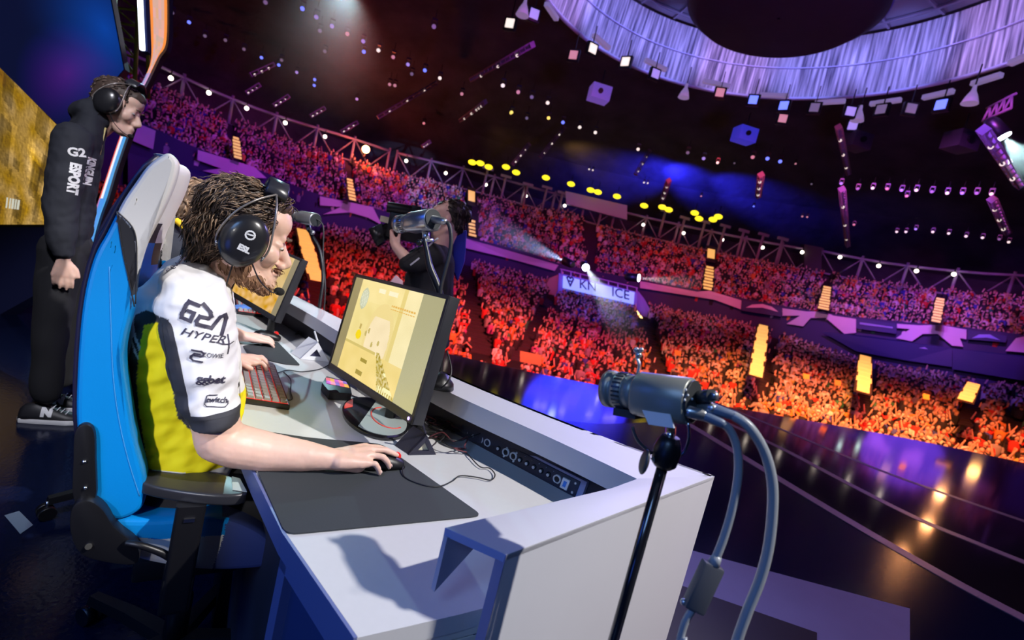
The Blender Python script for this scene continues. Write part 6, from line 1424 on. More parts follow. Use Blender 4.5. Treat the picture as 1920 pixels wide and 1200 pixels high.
# ---- headset
def headset(H, label, tilt=0, mic=True, logo=True, cup=(.003, -.014)):
    t = thing('headset', H(cup[0], cup[1], -.09), label, 'headset'); k = H.k; Mg = mat('headset_black', (.018, .018, .022), .28, coat=.3)
    Mp = mat('headset_pad', (.02, .02, .02), .6)
    for s in (-1, 1):
        c = lambda o, f=0, u=0: H(cup[0] + f, cup[1] + u, s * (.084 + o)); ff = (H.f * .96 - H.u * .1).normalized(); uu = (H.u * .96 + H.f * .1).normalized(); n = H.s * s
        b = MB(); rr_ = []
        for o, q in ((0, .92), (.012, 1.0), (.024, .99), (.034, .9), (.041, .72), (.045, .4), (.046, .05)): rr_.append([c(o) + ff * (.047 * q * k * math.cos(a)) + uu * (.060 * q * k * math.sin(a)) for a in [2 * PI * i / 28 for i in range(28)]])
        b.loft(rr_, Mg); cupo = b.obj('ear_cup', t, fixn=True)
        b = MB(); b.loft([[c(o) + ff * (.045 * q * k * math.cos(a)) + uu * (.058 * q * k * math.sin(a)) for a in [2 * PI * i / 24 for i in range(24)]] for o, q in ((-.02, .8), (-.016, .97), (-.006, 1.02), (.001, .96))], Mp); b.obj('ear_cushion', t, fixn=True)
        for f0, sg in ((-.047, -1), (.047, 1)):
            b = MB(); b.tube([c(.018, f0 * .95, -.03), c(.02, f0 * 1.08, .0), c(.016, f0 * .85 + .004, .05), c(.006, f0 * .45 + .014, .092), H(.03, .108, s * .060)], .0024 * k, mat('wire_grey', (.30, .27, .26), .35, metal=.6), 6, 5); b.obj('headband_wire', t)
            b = MB(); b.sph(c(.02, f0 * .98, -.022), .0035 * k, M_chr, 8, 6); b.obj('wire_pin', t)
        if s > 0 and logo:
            W = mat('logo_white', (.8, .8, .8), .5)
            b = MB(); 
            q = c(.0425, .004, .004); X = H.f if s < 0 else -H.f
            Y = uu; N = n
            P = c(.0, .004, .006)
            bvh = bvh_of(cupo); mk = strokes_mesh([[(.0095 * math.cos(a), .012 + .0095 * math.sin(a)) for a in [2 * PI * i / 14 for i in range(15)]], [(-.005, .012), (.005, .014)]], .0035); put_on(mk, 'cup_mark', P, ff, uu, W, cupo, bvh, n, .0008, .004)
            put_on(text_mesh('ESL', .018, bold=.0012), 'cup_letters', c(0, .004, -.015), ff, uu, W, cupo, bvh, n, .0008, .004)
    b = MB(); arc = []
    for i in range(13):
        a = PI * i / 12; arc.append((math.cos(a) * .062, .104 + math.sin(a) * .034))
    rings = [[H(.03 + df, u + du * .006, s) for df, du in ((-.02, -1), (.02, -1), (.024, 0), (.02, 1.2), (-.02, 1.2), (-.024, 0))] for s, u in arc]
    b.loft(rings, mat('headset_pad_gloss', (.03, .03, .04), .3)); b.obj('headband_pad', t, fixn=True)
    if mic:
        b = MB(); b.tube([H(.03, -.05, .108), H(.06, -.085, .10), H(.095, -.105, .07), H(.112, -.105, .035)], .0016 * k, M_blk_pl, 6, 5); b.obj('mic_boom', t)
        b = MB(); q = H(.116, -.103, .03); b.ell(q, H.f * .0125 * k, H.u * .010 * k, H.s * .011 * k, mat('foam_black', (.01, .01, .01), .95, bump=(500, .8, .001)), 14, 10); b.obj('mic_foam', t)
        b = MB(); b.tube([H(.0, -.07, .10), H(.002, -.10, .10), H(.004, -.135, .09), H(-.01, -.17, .08), H(-.03, -.2, .06)], .0016 * k, M_blk_pl, 6, 5); b.obj('cord', t)
    return t
headset(Hf, 'big black closed headset on the near seated player\'s brown hair')

# ================================================================== FAR SEATED PLAYER
O2 = .25 + .97
r2 = thing('person', V((CB.x, CB.y, 0)) + A_ * .97, 'person in a black hoodie with yellow collar, seated behind the near player', 'person')
H2C = S(372, 398, O2); d2 = lambda dx, dy: S(372 + dx, 398 + dy, O2) - H2C
H2 = head_frame(H2C, d2(.93, .36) + A_ * .15 * .001, d2(.36, -.93), 1.02)
b = MB(); head_prims(b, H2, M_skin, S(345, 440, O2), .058)
b.chain([(S(345, 440, O2), .07), (S(320, 510, O2), .08), (S(320, 600, O2), .09), (S(320, 640, O2), .09)], M_skin, 16)
hw = az(452, 630, WZ + .035)
b.chain([(S(322, 490, O2 - .16), .045), (S(352, 600, O2 - .22), .042), (hw.lerp(S(352, 600, O2 - .22), .35), .038), (hw, .026)], M_skin, 14)
kk = [hw + B_ * .075 + A_ * y + Z * z for y, z in ((-.032, -.006), (-.011, .004), (.011, .005), (.032, .0))]
for i, q in enumerate(kk):
    b.cap(hw, .023, q, .012, M_skin); b.cap(hw.lerp(q, .6) , .018, q, .012, M_skin)
    finger(b, [q, q + B_ * .034 - Z * .002, q + B_ * .05 - Z * .012, q + B_ * .058 - Z * .022], .0085, M_skin)
finger(b, [hw + B_ * .02 + A_ * .02, hw + B_ * .05 + A_ * .045 - Z * .008, hw + B_ * .075 + A_ * .045 - Z * .014], .0095, M_skin)
body2 = organic(b, 'body', r2, .005, 3); eyes(H2, body2)
hw2 = az(425, 545, WZ + .06)
M_hood = mat('hoodie_black', (.016, .018, .028), .85, bump=(250, .3, .0008)); M_ycol = mat('hoodie_yellow', (.85, .52, .01), .7)
def sec2(x0, y0, x1, y1, off, hw_): 
    p, q = S(x0, y0, off), S(x1, y1, off); c = (p + q) / 2; r = (q - p) / 2; return [c + r * math.cos(a) + A_ * hw_ * math.sin(a) for a in [2 * PI * i / 24 for i in range(24)]]
b = MB(); b.loft([sec2(*q) for q in ((280, 640, 375, 640, O2, .19), (270, 580, 378, 590, O2, .2), (266, 530, 380, 540, O2, .21), (270, 480, 378, 500, O2, .21), (282, 445, 370, 478, O2, .2), (305, 420, 362, 458, O2, .15), (325, 412, 362, 448, O2, .085))], M_hood)
b.chain([(S(322, 475, O2 - .18), .08), (S(350, 600, O2 - .22), .062), (hw.lerp(S(352, 600, O2 - .22), .5), .05)], M_hood, 16); b.chain([(S(322, 475, O2 + .18), .08), (S(350, 590, O2 + .22), .06), (az(425, 560, WZ + .06), .045)], M_hood, 16)
b.cap(S(318, 425, O2 - .06), .05, S(318, 425, O2 + .06), .05, M_hood); b.cap(S(310, 440, O2 - .07), .05, S(310, 440, O2 + .07), .05, M_hood)
hd = organic(b, 'hoodie', r2, .007, 4, lambda p: .006 * noise.noise(p * 16) + .003 * noise.noise(p * 40))
b = MB(); b.tube([S(330, 413, O2 - .11), S(344, 424, O2 - .125), S(356, 438, O2 - .13), S(366, 455, O2 - .13), S(372, 470, O2 - .12)], [.012, .014, .014, .013, .01], M_ycol, 8, 5); b.obj('yellow_collar', hd)
b = MB()
for s in (-1, 1):
    h0 = V((CB.x, CB.y, .60)) + A_ * (.97 + s * .09); k0_ = h0 + B_ * .38 + A_ * s * .04 - Z * .04; b.chain([(h0, .10), (k0_, .07), (V((k0_.x, k0_.y, .1)) - B_ * .04, .05)], M_tr, 14)
organic(b, 'trousers', r2, .011, 3)
for s in (-1, 1):
    q = V((CB.x, CB.y, 0)) + A_ * (.97 + s * .13) + B_ * .40; b = MB(); b.ell(q + Z * .037, B_ * .13, A_ * .045, Z * .036, mat('shoe_grey', (.2, .2, .22), .6), 14, 8); b.obj('shoe', r2)
hair_mesh(H2, [((-.02, .045, 0), (.098, .078, .078)), ((-.05, -.0, 0), (.06, .07, .07)), ((.05, .075, 0), (.045, .035, .05))], body2, mat('hair_sand', (.16, .10, .06), .6), mat('hair_sand_light', (.35, .22, .13), .6), 500, (.012, .025), .007, hflow, 12, .006, .003)

# ================================================================== STANDING PERSON (left)
F0 = az(96, 778, 0); n2v = V((F0.x, F0.y, 0)).normalized(); n2v = n2v; e2v = V((n2v.y, -n2v.x, 0))
def P2(x, y, off=0.0): return opl(x, y, F0 + n2v * off, n2v)
r3 = thing('person', F0, 'person in a black hoodie and black trousers standing at the left beside the giant screen', 'person')
H3C = P2(219, 197, .0); d3 = lambda dx, dy: P2(219 + dx, 197 + dy, 0) - H3C
H3 = head_frame(H3C, d3(.87, .50) + n2v * -.0008, d3(.50, -.87), 1.10)
b = MB(); head_prims(b, H3, M_skin, P2(182, 232, .0), .06)
b.chain([(P2(180, 232), .058), (P2(150, 290), .06), (P2(132, 360), .06), (P2(128, 440), .06)], M_skin, 16)
hd3 = P2(119, 484, -.21)
b.chain([(P2(140, 285, -.15), .045), (P2(116, 375, -.21), .04), (hd3, .028)], M_skin, 14)
dn = (P2(118, 530, -.21) - hd3).normalized(); fwd = e2v
pk = [hd3 + dn * .085 + fwd * x - n2v * .004 for x in (-.035, -.012, .012, .034)]
for i, q in enumerate(pk):
    b.cap(hd3, .024, q, .012, M_skin); ln = (.055, .068, .072, .062)[i]; finger(b, [q, q + dn * ln * .45 + n2v * .003, q + dn * ln * .75 + n2v * .010, q + dn * ln + n2v * .018], .0088, M_skin)
finger(b, [hd3 + dn * .02 + fwd * .022, hd3 + dn * .05 + fwd * .048, hd3 + dn * .085 + fwd * .056], .0105, M_skin)
body3 = organic(b, 'body', r3, .006, 3); eyes(H3, body3)
def sec3(x0, y0, x1, y1, off, hw_):
    p, q = P2(x0, y0, off), P2(x1, y1, off); c = (p + q) / 2; r = (q - p) / 2; return [c + r * math.cos(a) + n2v * hw_ * math.sin(a) for a in [2 * PI * i / 26 for i in range(26)]]
b = MB(); b.loft([sec3(*q) for q in ((97, 466, 168, 458, 0, .17), (90, 440, 175, 436, 0, .18), (86, 390, 180, 398, 0, .18), (90, 340, 186, 350, 0, .19), (100, 295, 193, 305, 0, .2), (112, 260, 198, 275, 0, .2), (124, 238, 202, 252, 0, .18), (142, 215, 200, 236, 0, .14), (160, 196, 198, 226, 0, .09))], M_hood)
b.chain([(P2(138, 262, -.17), .078), (P2(122, 330, -.20), .072), (P2(113, 385, -.21), .066), (P2(114, 440, -.215), .058), (P2(117, 470, -.215), .046)], M_hood, 18)
b.chain([(P2(150, 262, .17), .078), (P2(150, 350, .20), .068), (P2(150, 430, .2), .05)], M_hood, 16)
b.chain([(P2(165, 205, -.05), .05), (P2(158, 212, 0), .06), (P2(165, 205, .05), .05)], M_hood, 16); b.cap(P2(176, 197, -.05), .04, P2(190, 228, -.05), .035, M_hood); b.cap(P2(176, 197, .05), .04, P2(190, 228, .05), .035, M_hood)
hood = organic(b, 'hoodie', r3, .007, 4, lambda p: .008 * noise.noise(V((p.x * 9, p.y * 9, p.z * 14))) + .003 * noise.noise(p * 34))
b3 = bvh_of(hood); M_pr = mat('print_white', (.75, .75, .78), .6)
def htext(me, x, y, dx, dy, nm, off=0):
    X = P2(x + dx, y + dy) - P2(x, y); X.normalize(); Y = X.cross(n2v) ; Y = Y if Y.z > -.2 else -Y
    Y = (-n2v).cross(X); put_on(me, nm, P2(x, y, -.4), X, Y, M_pr, hood, b3, -n2v, .003, .012)
htext(text_mesh('G2', .052, bold=.002), 143, 285, 1, .1, 'sleeve_letters')
htext(text_mesh('ESPORT', .052, bold=.003, sx=.80), 137, 336, -.13, 1, 'sleeve_letters')
htext(text_mesh('KINGUIN', .040, bold=.0025, sx=.8), 168, 322, -.20, 1, 'chest_letters')
b = MB(); b.tube([P2(198, 240, -.085), P2(194, 256, -.10), P2(190, 275, -.105), P2(186, 295, -.105)], .004, mat('zip_yellow', (.6, .5, .2), .5), 6, 5); b.obj('drawstring', hood)
b = MB()
for off, hp, kn_, an in ((-.09, (118, 470), (97, 600), (87, 735)), (.09, (132, 470), (122, 590), (113, 708))):
    b.chain([(P2(*hp, off), .098), (P2(*kn_, off), .075), (P2(*an, off), .062)], M_tr, 18)
b.cap(P2(128, 462, -.07), .10, P2(128, 462, .07), .10, M_tr, 16)
organic(b, 'trousers', r3, .008, 3, lambda p: .008 * noise.noise(V((p.x * 12, p.y * 12, p.z * 7))))
M_sole = mat('sole_white', (.75, .75, .78), .5)
def sneaker(x, y, off, par, s=1.0):
    c = P2(x, y, off); c.z = 0.0; f = (e2v - n2v * .25).normalized(); sd = V((-f.y, f.x, 0))
    b = MB(); b.loft([[c + f * fx + sd * (w * math.cos(a)) + Z * (max(.022, .022 + h_ * math.sin(a))) for a in [PI * i / 12 for i in range(13)]] for fx, w, h_ in ((-.10, .028, .05), (-.08, .036, .075), (-.03, .038, .085), (.03, .042, .055), (.09, .046, .035), (.14, .036, .022), (.158, .018, .01))], mat('sneaker_black', (.015, .015, .02), .5)); o = b.obj('sneaker', par, fixn=True)
    b = MB(); b.prism([c + f * fx + sd * w + Z * .026 for fx, w in ((-.11, 0), (-.095, .034), (-.02, .042), (.09, .05), (.14, .04), (.165, 0), (.14, -.04), (.09, -.05), (-.02, -.042), (-.095, -.034))], -Z * .026, M_sole); b.obj('sole', o, bevel=.006)
    bs = bvh_of(o); put_on(text_mesh('N', .055, bold=.005), 'side_letter', c + f * .01 + Z * .062, f, Z, M_sole, o, bs, -sd, .002, .01)
    b = MB()
    for k in range(4): b.tube([c + f * (.03 + k * .018) + sd * .025 + Z * (.082 - k * .009), c + f * (.035 + k * .018) + Z * (.092 - k * .010), c + f * (.03 + k * .018) - sd * .025 + Z * (.082 - k * .009)], .0025, M_pr, 5, 3)
    b.obj('laces', o)
sneaker(84, 790, -.09, r3); sneaker(108, 757, .09, r3)
hair_mesh(H3, [((-.015, .04, 0), (.097, .082, .076)), ((-.045, -.0, 0), (.055, .06, .068)), ((.05, .07, 0), (.042, .035, .05))], body3, mat('hair_short', (.07, .045, .035), .6), mat('hair_short2', (.16, .11, .09), .6), 300, (.010, .018), .008, hflow, 4, .004, .003)
headset(H3, 'black headset worn by the standing person at the left', mic=True, logo=False)

# ================================================================== CAMERA OPERATOR
G0 = ad(800, 500, 3.3); n4 = V((G0.x, G0.y, 0)).normalized(); e4 = V((n4.y, -n4.x, 0))
def P4_(x, y, off=0.0): return opl(x, y, G0 + n4 * off, n4)
base4 = V((G0.x, G0.y, 0)); r4 = thing('person', base4, 'person in a black T-shirt aiming a shoulder video camera, standing beyond the near monitor', 'person')
H4C = P4_(838, 412, .0); d4 = lambda dx, dy: P4_(838 + dx, 412 + dy, 0) - H4C
H4 = head_frame(H4C, d4(-.99, .02), d4(.05, -.99), 1.08)
b = MB(); head_prims(b, H4, M_skin, P4_(828, 462, 0), .058)
b.chain([(P4_(828, 462), .07), (P4_(812, 515), .09), (P4_(805, 570), .11), (P4_(805, 640), .10)], M_skin, 14)
el = P4_(768, 492, -.2); wr = P4_(742, 462, -.16)
b.chain([(P4_(812, 478, -.17), .055), (el, .045), (wr, .03)], M_skin, 14)
hz = P4_(738, 447, -.15)
for i in range(4):
    q = hz + e4 * (-.02 + i * .004) + Z * (.03 - i * .02); b.cap(wr, .024, q, .013, M_skin); finger(b, [q, q - n4 * -.03 + Z * .015 - e4 * .01, q + n4 * .055 + Z * .02, q + n4 * .07 + Z * .01], .009, M_skin)
finger(b, [wr + Z * .01 + e4 * .015, hz + e4 * .03 + Z * .02, hz + e4 * .03 + Z * .05], .011, M_skin)
body4 = organic(b, 'body', r4, .007, 3); eyes(H4, body4)
M_tsh = mat('tshirt_black', (.012, .012, .014), .85)
def sec4(x0, y0, x1, y1, hw_):
    p, q = P4_(x0, y0), P4_(x1, y1); c = (p + q) / 2; r = (q - p) / 2; return [c + r * math.cos(a) + n4 * hw_ * math.sin(a) for a in [2 * PI * i / 24 for i in range(24)]]
b = MB(); b.loft([sec4(*q) for q in ((756, 640, 842, 650, .17), (752, 590, 846, 600, .18), (752, 550, 850, 555, .19), (760, 515, 852, 520, .2), (772, 488, 852, 492, .2), (790, 468, 848, 474, .16), (806, 455, 842, 462, .09))], M_tsh)
b.chain([(P4_(810, 480, -.17), .085), (P4_(782, 492, -.2), .07), (P4_(766, 494, -.2), .06)], M_tsh, 16); b.chain([(P4_(812, 480, .17), .08), (P4_(780, 480, .2), .06)], M_tsh)
tsh = organic(b, 'tshirt', r4, .009, 4, lambda p: .008 * noise.noise(p * 13)); bt = bvh_of(tsh)
for x, y in ((769, 472), (775, 494), (812, 455)):
    b = MB(); 
    put_on(strokes_mesh([[(-.02, -.02), (.02, .03)]], .01), 'shirt_print', P4_(x, y, -.5), e4, Z, mat('print_pale', (.5, .5, .55), .6), tsh, bt, -n4, .003, .02)
b = MB(); lg4 = [P4_(795, 640, -.09), P4_(812, 645, .09)]
for q, s in zip(lg4, (-1, 1)): b.chain([(q, .10), (V((q.x, q.y, .5)) + n4 * s * .02 - e4 * .03, .075), (V((q.x, q.y, .09)) + n4 * s * .03, .05)], mat('jeans', (.05, .08, .2), .8), 14)
organic(b, 'trousers', r4, .012, 3)
for q, s in zip(lg4, (-1, 1)): b = MB(); b.ell(V((q.x, q.y, .04)) + n4 * s * .03 - e4 * .05, e4 * .14, n4 * .05, Z * .04, M_blk_pl, 14, 8); b.obj('shoe', r4)
hair_mesh(H4, [((-.045, .04, 0), (.08, .088, .08)), ((-.065, -.02, 0), (.05, .07, .07)), ((-.12, .03, 0), (.04, .045, .04)), ((.015, .085, 0), (.045, .03, .05))], body4, mat('hair_dark', (.02, .013, .01), .5), mat('hair_dark2', (.06, .04, .03), .5), 300, (.02, .04), .009, hflow, 6, .006, .003)
b = MB(); b.prism([P4_(x, y, .05) for x, y in ((850, 438), (876, 430), (872, 490), (858, 530), (848, 500))], n4 * .12, mat('bag_blue', (.03, .05, .5), .7)); b.obj('blue_bag', loc=P4_(860, 470, .1), bevel=.02, label='blue bag hanging behind the camera operator\'s shoulder', cat='bag')
# camcorder on the shoulder
t = thing('shoulder_camera', P4_(750, 430, 0), 'black shoulder video camera held up by the operator', 'camera')
b = MB(); b.box(P4_(762, 428, .0), e4 * .12, n4 * .07, Z * .085, M_blk_pl); b.obj('camera_body', t, bevel=.015)
b = MB(); b.lathe(P4_(732, 432, .0), P4_(700, 446, .0) - P4_(732, 432, .0), [(0, .055), (.5, .055), (.52, .065), (1, .068)], M_blk_pl, 20); b.obj('lens', t)
b = MB(); b.prism([P4_(x, y, -.06) for x, y in ((702, 424), (716, 418), (722, 452), (706, 462))], n4 * .13, M_blk_pl); b.obj('lens_hood', t, bevel=.006)
b = MB(); b.cyl(P4_(726, 388, -.05), P4_(772, 396, -.05), .036, M_blk_pl, n=16); b.box(P4_(780, 398, -.05), e4 * .03, n4 * .04, Z * .04, M_blk_pl); b.obj('viewfinder', t, bevel=.004)
b = MB(); b.tube([P4_(740, 412, 0), P4_(745, 402, 0), P4_(775, 404, 0), P4_(785, 415, 0)], .012, M_blk_pl, 8, 4); b.obj('carry_handle', t)
b = MB(); b.box(P4_(722, 412, .0), e4 * .03, n4 * .03, Z * .02, mat('pale_tag', (.6, .55, .4), .5)); b.obj('lamp_tag', t)
b = MB(); b.prism([P4_(x, y, -.22) for x, y in ((730, 530), (742, 515), (756, 528), (752, 545))], n4 * .03, mat('towel_pink', (.7, .45, .5), .8)); b.obj('cloth_bundle', loc=P4_(745, 530, -.22), bevel=.01, label='small pink and blue cloth bundle before the camera operator', cat='cloth')

# ================================================================== SCREENS AND STEEL AT THE LEFT
def px_plate(name, px, dep, th, m, parent=None, **k):
    P = [ad(x, y, d) for (x, y), d in zip(px, dep if isinstance(dep, (list, tuple)) else [dep] * len(px))]; n = V((0, 0, 0))
    for i in range(len(P)): n += P[i].cross(P[(i + 1) % len(P)])
    n.normalize(); n = n if n.dot(P[0] - CAMP) > 0 else -n
    b = MB(); b.prism(P, n * th, m); return b.obj(name, parent=parent, loc=None if parent else P[0], **k), P, n
WP = ad(60, 270, 4.2); WN = (V((-.35, 1, 0))).normalized()
def wl(x, y, h=0): return opl(x, y, WP - WN * h, WN)
def screen_mesh(name, corner, nx, ny, paint, parent):
    TL, TR, BR, BL = corner; vs = [BL.lerp(BR, i / nx).lerp(TL.lerp(TR, i / nx), j / ny) for j in range(ny + 1) for i in range(nx + 1)]
    fs = [(j * (nx + 1) + i, j * (nx + 1) + i + 1, (j + 1) * (nx + 1) + i + 1, (j + 1) * (nx + 1) + i) for j in range(ny) for i in range(nx)]
    me = bpy.data.meshes.new(name); me.from_pydata([tuple(v) for v in vs], [], fs); at = me.color_attributes.new('Col', 'FLOAT_COLOR', 'CORNER'); arr = np.ones((len(me.loops), 4))
    cc = np.array([paint((i + .5) / nx, (j + .5) / ny) for j in range(ny) for i in range(nx)]); arr[:, :3] = np.repeat(cc, 4, axis=0); at.data.foreach_set('color', arr.ravel()); me.materials.append(vmat('screen_picture', .25, emit=1.0, base=0)); return link(name, me, parent)
_rt = random.Random(8)
_blk = [(_rt.random(), _rt.random(), _rt.uniform(.02, .12), _rt.uniform(.03, .3), _rt.choice((-1, -1, 1, .6, -.6))) for _ in range(60)]
def paint_town(u, v):
    w = v + .35 * (u - .5)
    c = np.array((.36, .21, .04)) * (.35 + 1.0 * u) + noise.noise(V((u * 9, w * 7, 9))) * .08
    for bu, bv, bw, bh, k in _blk:
        if abs(u - bu) < bw / 2 and abs(w - bv) < bh / 2: c = c * (1 + .35 * k) if k > 0 else c * (1 + .45 * k)
    c = c * (1 + .5 * noise.noise(V((u * 60, w * 50, 1))))
    if u < .12 and v < .35 and .06 < math.hypot((u - .05) * 1.3, v - .2) < .085: c = np.array((.8, .8, .8))
    if .3 < u < .45 and .15 < v < .24 and int(u * 120) % 3: c = np.array((.75, .75, .7))
    if .55 < u < .7 and .12 < v < .2 and int(u * 100) % 3: c = np.array((.6, .6, .5))
    return tuple(np.clip(c, .01, 1))
scr = thing('giant_screen', wl(60, 420), 'giant stage screen showing a yellow stone town from the game', 'screen')
c4 = (wl(-90, 38, .03), wl(128, 250, .03), wl(83, 421, .03), wl(-90, 421, .03)); screen_mesh('screen_picture', c4, 120, 90, paint_town, scr)
b = MB(); b.prism([wl(-95, 30, .02), wl(133, 250, .02), wl(86, 426, .02), wl(-95, 426, .02)], WN * .15, M_black); b.obj('screen_frame', scr)
def paint_blue(u, v):
    g = max(0, 1 - math.hypot((u - .92) * 1.3, (v - .62) * 1.1) / .75); h_ = max(0, 1 - math.hypot((u - .75) * 1.6, (v - .25) * 1.4) / .5)
    return (.004 + .05 * h_ * h_, .006 + .045 * g * g, .03 + .30 * g * g + .10 * h_)
up_ = thing('upper_screen', wl(110, 200), 'dark blue stage screen wall above the yellow picture', 'screen')
screen_mesh('screen_picture', (wl(-90, -120, .16), wl(196, -60, .16), wl(232, 130, .16), wl(-90, -10, .16)), 70, 50, lambda u, v: paint_blue(u, .4 + .6 * v), up_); screen_mesh('lower_picture', (wl(-90, -10, .16), wl(232, 130, .16), wl(126, 252, .16), wl(-90, 38, .16)), 70, 30, lambda u, v: paint_blue(u, .4 * v), up_)
vs4 = [wl(-90, 130, .16), wl(232, 130, .16), wl(126, 252, .16), wl(124, 246, .16), wl(-90, 28, .16)]
b = MB(); b.prism([wl(-95, -125, .15), wl(198, -62, .15), wl(234, 130, .15), wl(126, 254, .15), wl(-95, 30, .15)], WN * .1, M_black); b.obj('screen_frame', up_)
lw, _, _ = px_plate('wall_stage_skirt', ((-90, 426), (84, 426), (80, 545), (-90, 640)), [4.1, 4.1, 4.0, 3.9], .1, mat('skirt_navy', (.012, .016, .07), .5), kind='structure')
# lattice tower with a white tube
tw = thing('lattice_tower', ad(235, 150, 5.2), 'yellow-green lit lattice tower behind the upper left screens', 'tower'); M_tw = mat('tower_lit_yellow', (.42, .42, .06), .5)  # yellow-green light on the steel is put into its base colour
L0, L1, L2, L3 = ad(212, -40, 5.2), ad(262, -40, 5.2), ad(252, 170, 5.2), ad(226, 150, 5.2)
for p, q in ((L0, L3), (L1, L2), (L0.lerp(L1, .5) + F_ * .3, L3.lerp(L2, .5) + F_ * .3)): b = MB(); b.cyl(p, q, .02, M_tw, n=6); b.obj('tower_leg', tw)
for k in range(7):
    a, c = k / 7, (k + 1) / 7; b = MB(); b.cyl(L0.lerp(L3, a), L1.lerp(L2, a), .013, M_tw, n=5); b.cyl(L0.lerp(L3, a), L1.lerp(L2, c), .011, M_tw, n=5); b.obj('tower_brace', tw)
t = thing('light_tube', ad(264, 40, 4.4), 'white glowing vertical light tube near the upper left', 'tube light'); b = MB()
b.cyl(ad(261, -40, 4.4), ad(267, 93, 4.4), .021, mat('tube_white', (1, 1, 1), .4, emit=(.85, .9, 1), es=3.5), n=12); b.obj('tube', t); b = MB(); b.box(ad(272, 25, 4.5), (ad(274, 100, 4.5) - ad(268, -50, 4.5)) / 2, R_ * .03, F_ * .03, mat('tube_back_blue', (.02, .03, .12), .4)); b.obj('tube_housing', t)
# curved ribbon display seen edge-on
Lx = [(279, -30), (283, 60), (283, 112), (270, 148), (257, 170), (244, 208), (235, 228), (218, 275), (200, 330), (186, 372), (176, 405), (167, 440), (160, 480), (152, 530)]
Rx = [(313, -30), (312, 75), (296, 108), (276, 150), (262, 178), (252, 212), (245, 234), (229, 280), (214, 325), (200, 372), (189, 402), (178, 440), (170, 480), (160, 530)]
t = thing('ribbon_display', ad(155, 530, 3.4), 'tall curved ribbon display with blue, white and orange light, seen edge-on', 'screen')
Lc = cr([ad(x, y, 3.5) for x, y in Lx], 6); Rc = cr([ad(x, y, 3.42) for x, y in Rx], 6); nR = len(Lc)
me_v = []; me_f = []; cols_ = []; ncol = 6
for i in range(nR):
    for j in range(ncol + 1): me_v.append(tuple(Lc[i].lerp(Rc[i], j / ncol)))
for i in range(nR - 1):
    s_ = i / nR; 
    for j in range(ncol):
        me_f.append((i * (ncol + 1) + j, i * (ncol + 1) + j + 1, (i + 1) * (ncol + 1) + j + 1, (i + 1) * (ncol + 1) + j)); u = j / ncol
        if s_ < .20: c = (1.0, .30, .06) if j in (0, ncol - 1) else (.75 + .25 * noise.noise(V((i * .9, j * .7, 0))), .42, .34 + .2 * noise.noise(V((i * .5, j, 3))))
        elif s_ < .32: c = (.3 + .5 * u, .35, .6)
        elif j == 0: c = (.9, .12, .12)
        elif j < 3: c = (.9, .92, 1) if noise.noise(V((i * .35, 1, 1))) > -.15 else (.75, .3, .35)
        else: c = (.06, .25 + .15 * u, .8)
        if s_ > .68 and j < 5: c = (.05, .3, .85) if j else (.5, .2, .5)
        cols_.append(c)
me = bpy.data.meshes.new('ribbon_picture'); me.from_pydata(me_v, [], me_f); at = me.color_attributes.new('Col', 'FLOAT_COLOR', 'CORNER'); arr = np.ones((len(me.loops), 4)); arr[:, :3] = np.repeat(np.array(cols_), 4, axis=0); at.data.foreach_set('color', arr.ravel()); me.materials.append(vmat('screen_picture', .25, emit=1.0, base=0)); link('ribbon_picture', me, t)
b = MB(); b.loft([[Lc[i] + F_ * .02, Rc[i] + F_ * .02, Rc[i] + F_ * .06, Lc[i] + F_ * .06] for i in range(nR)], M_black, smooth=False); b.obj('ribbon_back', t, fixn=True)
# piece of tape on the floor
b = MB(); b.prism([az(x, y, .002) for x, y in ((8, 966), (36, 958), (62, 984), (38, 1001))], -Z * .001, mat('tape_pale', (.16, .2, .28), .6)); b.obj('floor_tape', loc=az(35, 980, .002), label='small square of grey tape on the dark floor at the left edge', cat='tape')
# lit notice with a round white mark and stripes under the desk
t = thing('equipment_case', az(475, 1165, .15), 'dark case under the desk with pale stripes and a round white mark', 'case')
e = az(480, 1120, .12); b = MB(); b.box(V((e.x, e.y, .11)) + A_ * .12, B_ * .11, A_ * .1, Z * .11, M_blk_pl); b.obj('case_body', t, bevel=.01)
fc = V((e.x, e.y, .11)) + A_ * .018
for k in range(3): b = MB(); b.box(fc + B_ * (-.02 + k * .014) + Z * (.075 - k * .02), (B_ * .02 + Z * .006), A_ * .001, Z * .004, mat('print_grey', (.45, .45, .5), .5)); b.obj('stripe', t)
b = MB(); b.lathe(fc + B_ * .03 - Z * .05, -A_ * .002, [(0, .026), (1, .026)], mat('print_grey', (.45, .45, .5), .5), 20); mk = b.obj('round_mark', t)
b = MB(); b.tube([fc + B_ * (.03 + .012 * math.cos(a)) - Z * (.05 + .012 * math.sin(a)) - A_ * .003 for a in [k * .6 for k in range(9)]], .003, M_black, 5, 3); b.obj('mark_ring', t)

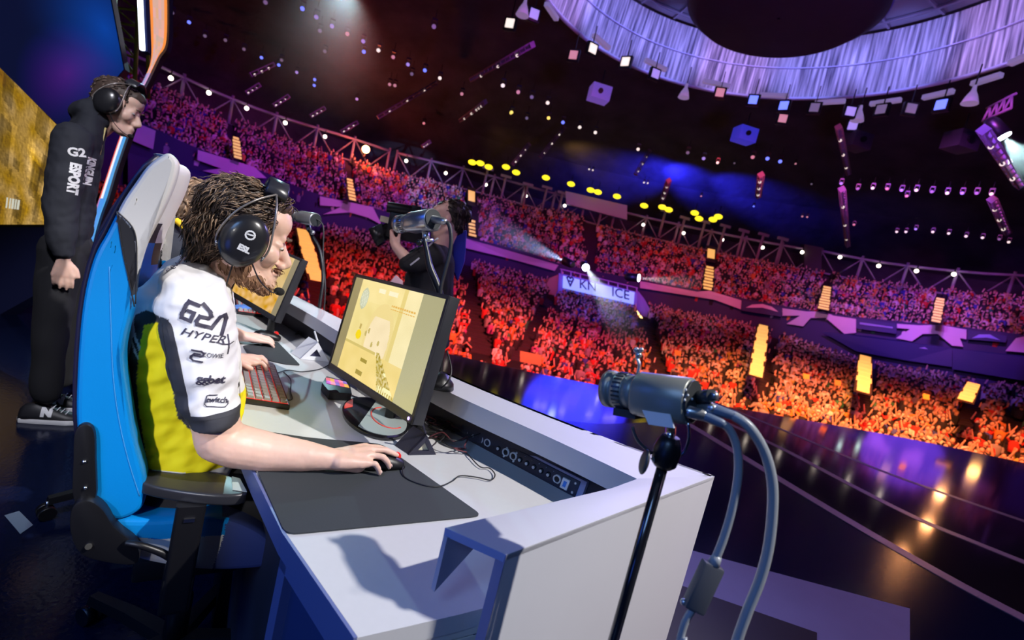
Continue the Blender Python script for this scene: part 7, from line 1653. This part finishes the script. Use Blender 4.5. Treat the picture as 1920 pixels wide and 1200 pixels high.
# ================================================================== STAGE LIGHT AND ADDED FILLS
key_t = V((-.3, 1.2, .8)); kd_ = V((.66, -.17, .73)).normalized()
spot('key_light', key_t + kd_ * 9, key_t, (1, .96, .92), 4000, 26, .5, .09)
spot('back_violet', V((2.5, 7, 4.5)), V((-.2, 1.6, .9)), (.42, .35, 1), 520, 40, .6, .5)
spot('left_blue', V((-2.8, .2, 2.2)), V((-.6, 1.0, .6)), (.03, .14, 1), 45, 60, .7, .5)
spot('low_blue', V((-.9, -.6, .9)), V((-.3, 1.0, .6)), (.05, .15, 1), 9, 80, .7, .3)
spot('back_key', V((-.9, -4.2, 3.0)), S(285, 735), (1, .97, .93), 800, 8, .8, .12)
def glint(x, y, z, dist, col, w, r, ang=24):
    """a rig lamp whose mirror image falls at this spot of the glossy floor"""
    H_ = az(x, y, z); d = (H_ - CAMP).normalized(); q = H_ + V((d.x, d.y, -d.z)) * dist; spot('rig_lamp', q, H_, col, w, ang, .6, r)
glint(1052, 768, -.45, 30, (.03, .04, 1), 1500, 3.0); glint(1034, 778, -.45, 26, (.6, .7, 1), 14, .25, 8); glint(1110, 775, -.45, 32, (.04, .03, 1), 900, 2.6)
glint(1690, 858, -.45, 26, (.2, .06, 1), 160, 2.0); glint(1825, 885, -.45, 22, (1, .45, .12), 34, .25, 10); glint(1608, 838, -.45, 26, (.7, 1, .8), 3, .12, 6); glint(1574, 836, -.45, 26, (.7, 1, .9), 3, .12, 6)
glint(1740, 978, -.15, 20, (1, .4, .15), 60, .2, 12); glint(1692, 1035, 0, 18, (1, .4, .15), 50, .2, 10); glint(1764, 922, -.3, 20, (1, .4, .15), 60, .2, 12)
spot('floor_violet_fill', V((8, -2, 7)), V((3.6, 4.6, 0)), (.75, .45, .9), 1500, 60, .7, .4)  # added lamp that brightens the floor panel and step nosings
spot('fill_blue', V((-1.6, -2.2, 3.6)), V((.0, 1.0, .7)), (.25, .48, 1), 260, 55, .9, .8)
spot('standing_front', V((-.6, -.2, 4.0)), V((-2.1, 2.5, .8)), (.9, .9, 1), 520, 40, .6, .2)
spot('operator_front', V((-3, 1, 4)), V((-.7, 3.2, 1.4)), (1, .8, .85), 160, 24, .6, .2)
wl_ = bpy.data.worlds.new('world'); sc.world = wl_; wl_.use_nodes = True; wl_.node_tree.nodes['Background'].inputs[0].default_value = (.015, .025, .08, 1); wl_.node_tree.nodes['Background'].inputs[1].default_value = .12
sc.view_settings.view_transform = 'Standard'; sc.view_settings.look = 'None'; sc.view_settings.exposure = 0; sc.view_settings.gamma = 1; sc.view_settings.use_curve_mapping = False
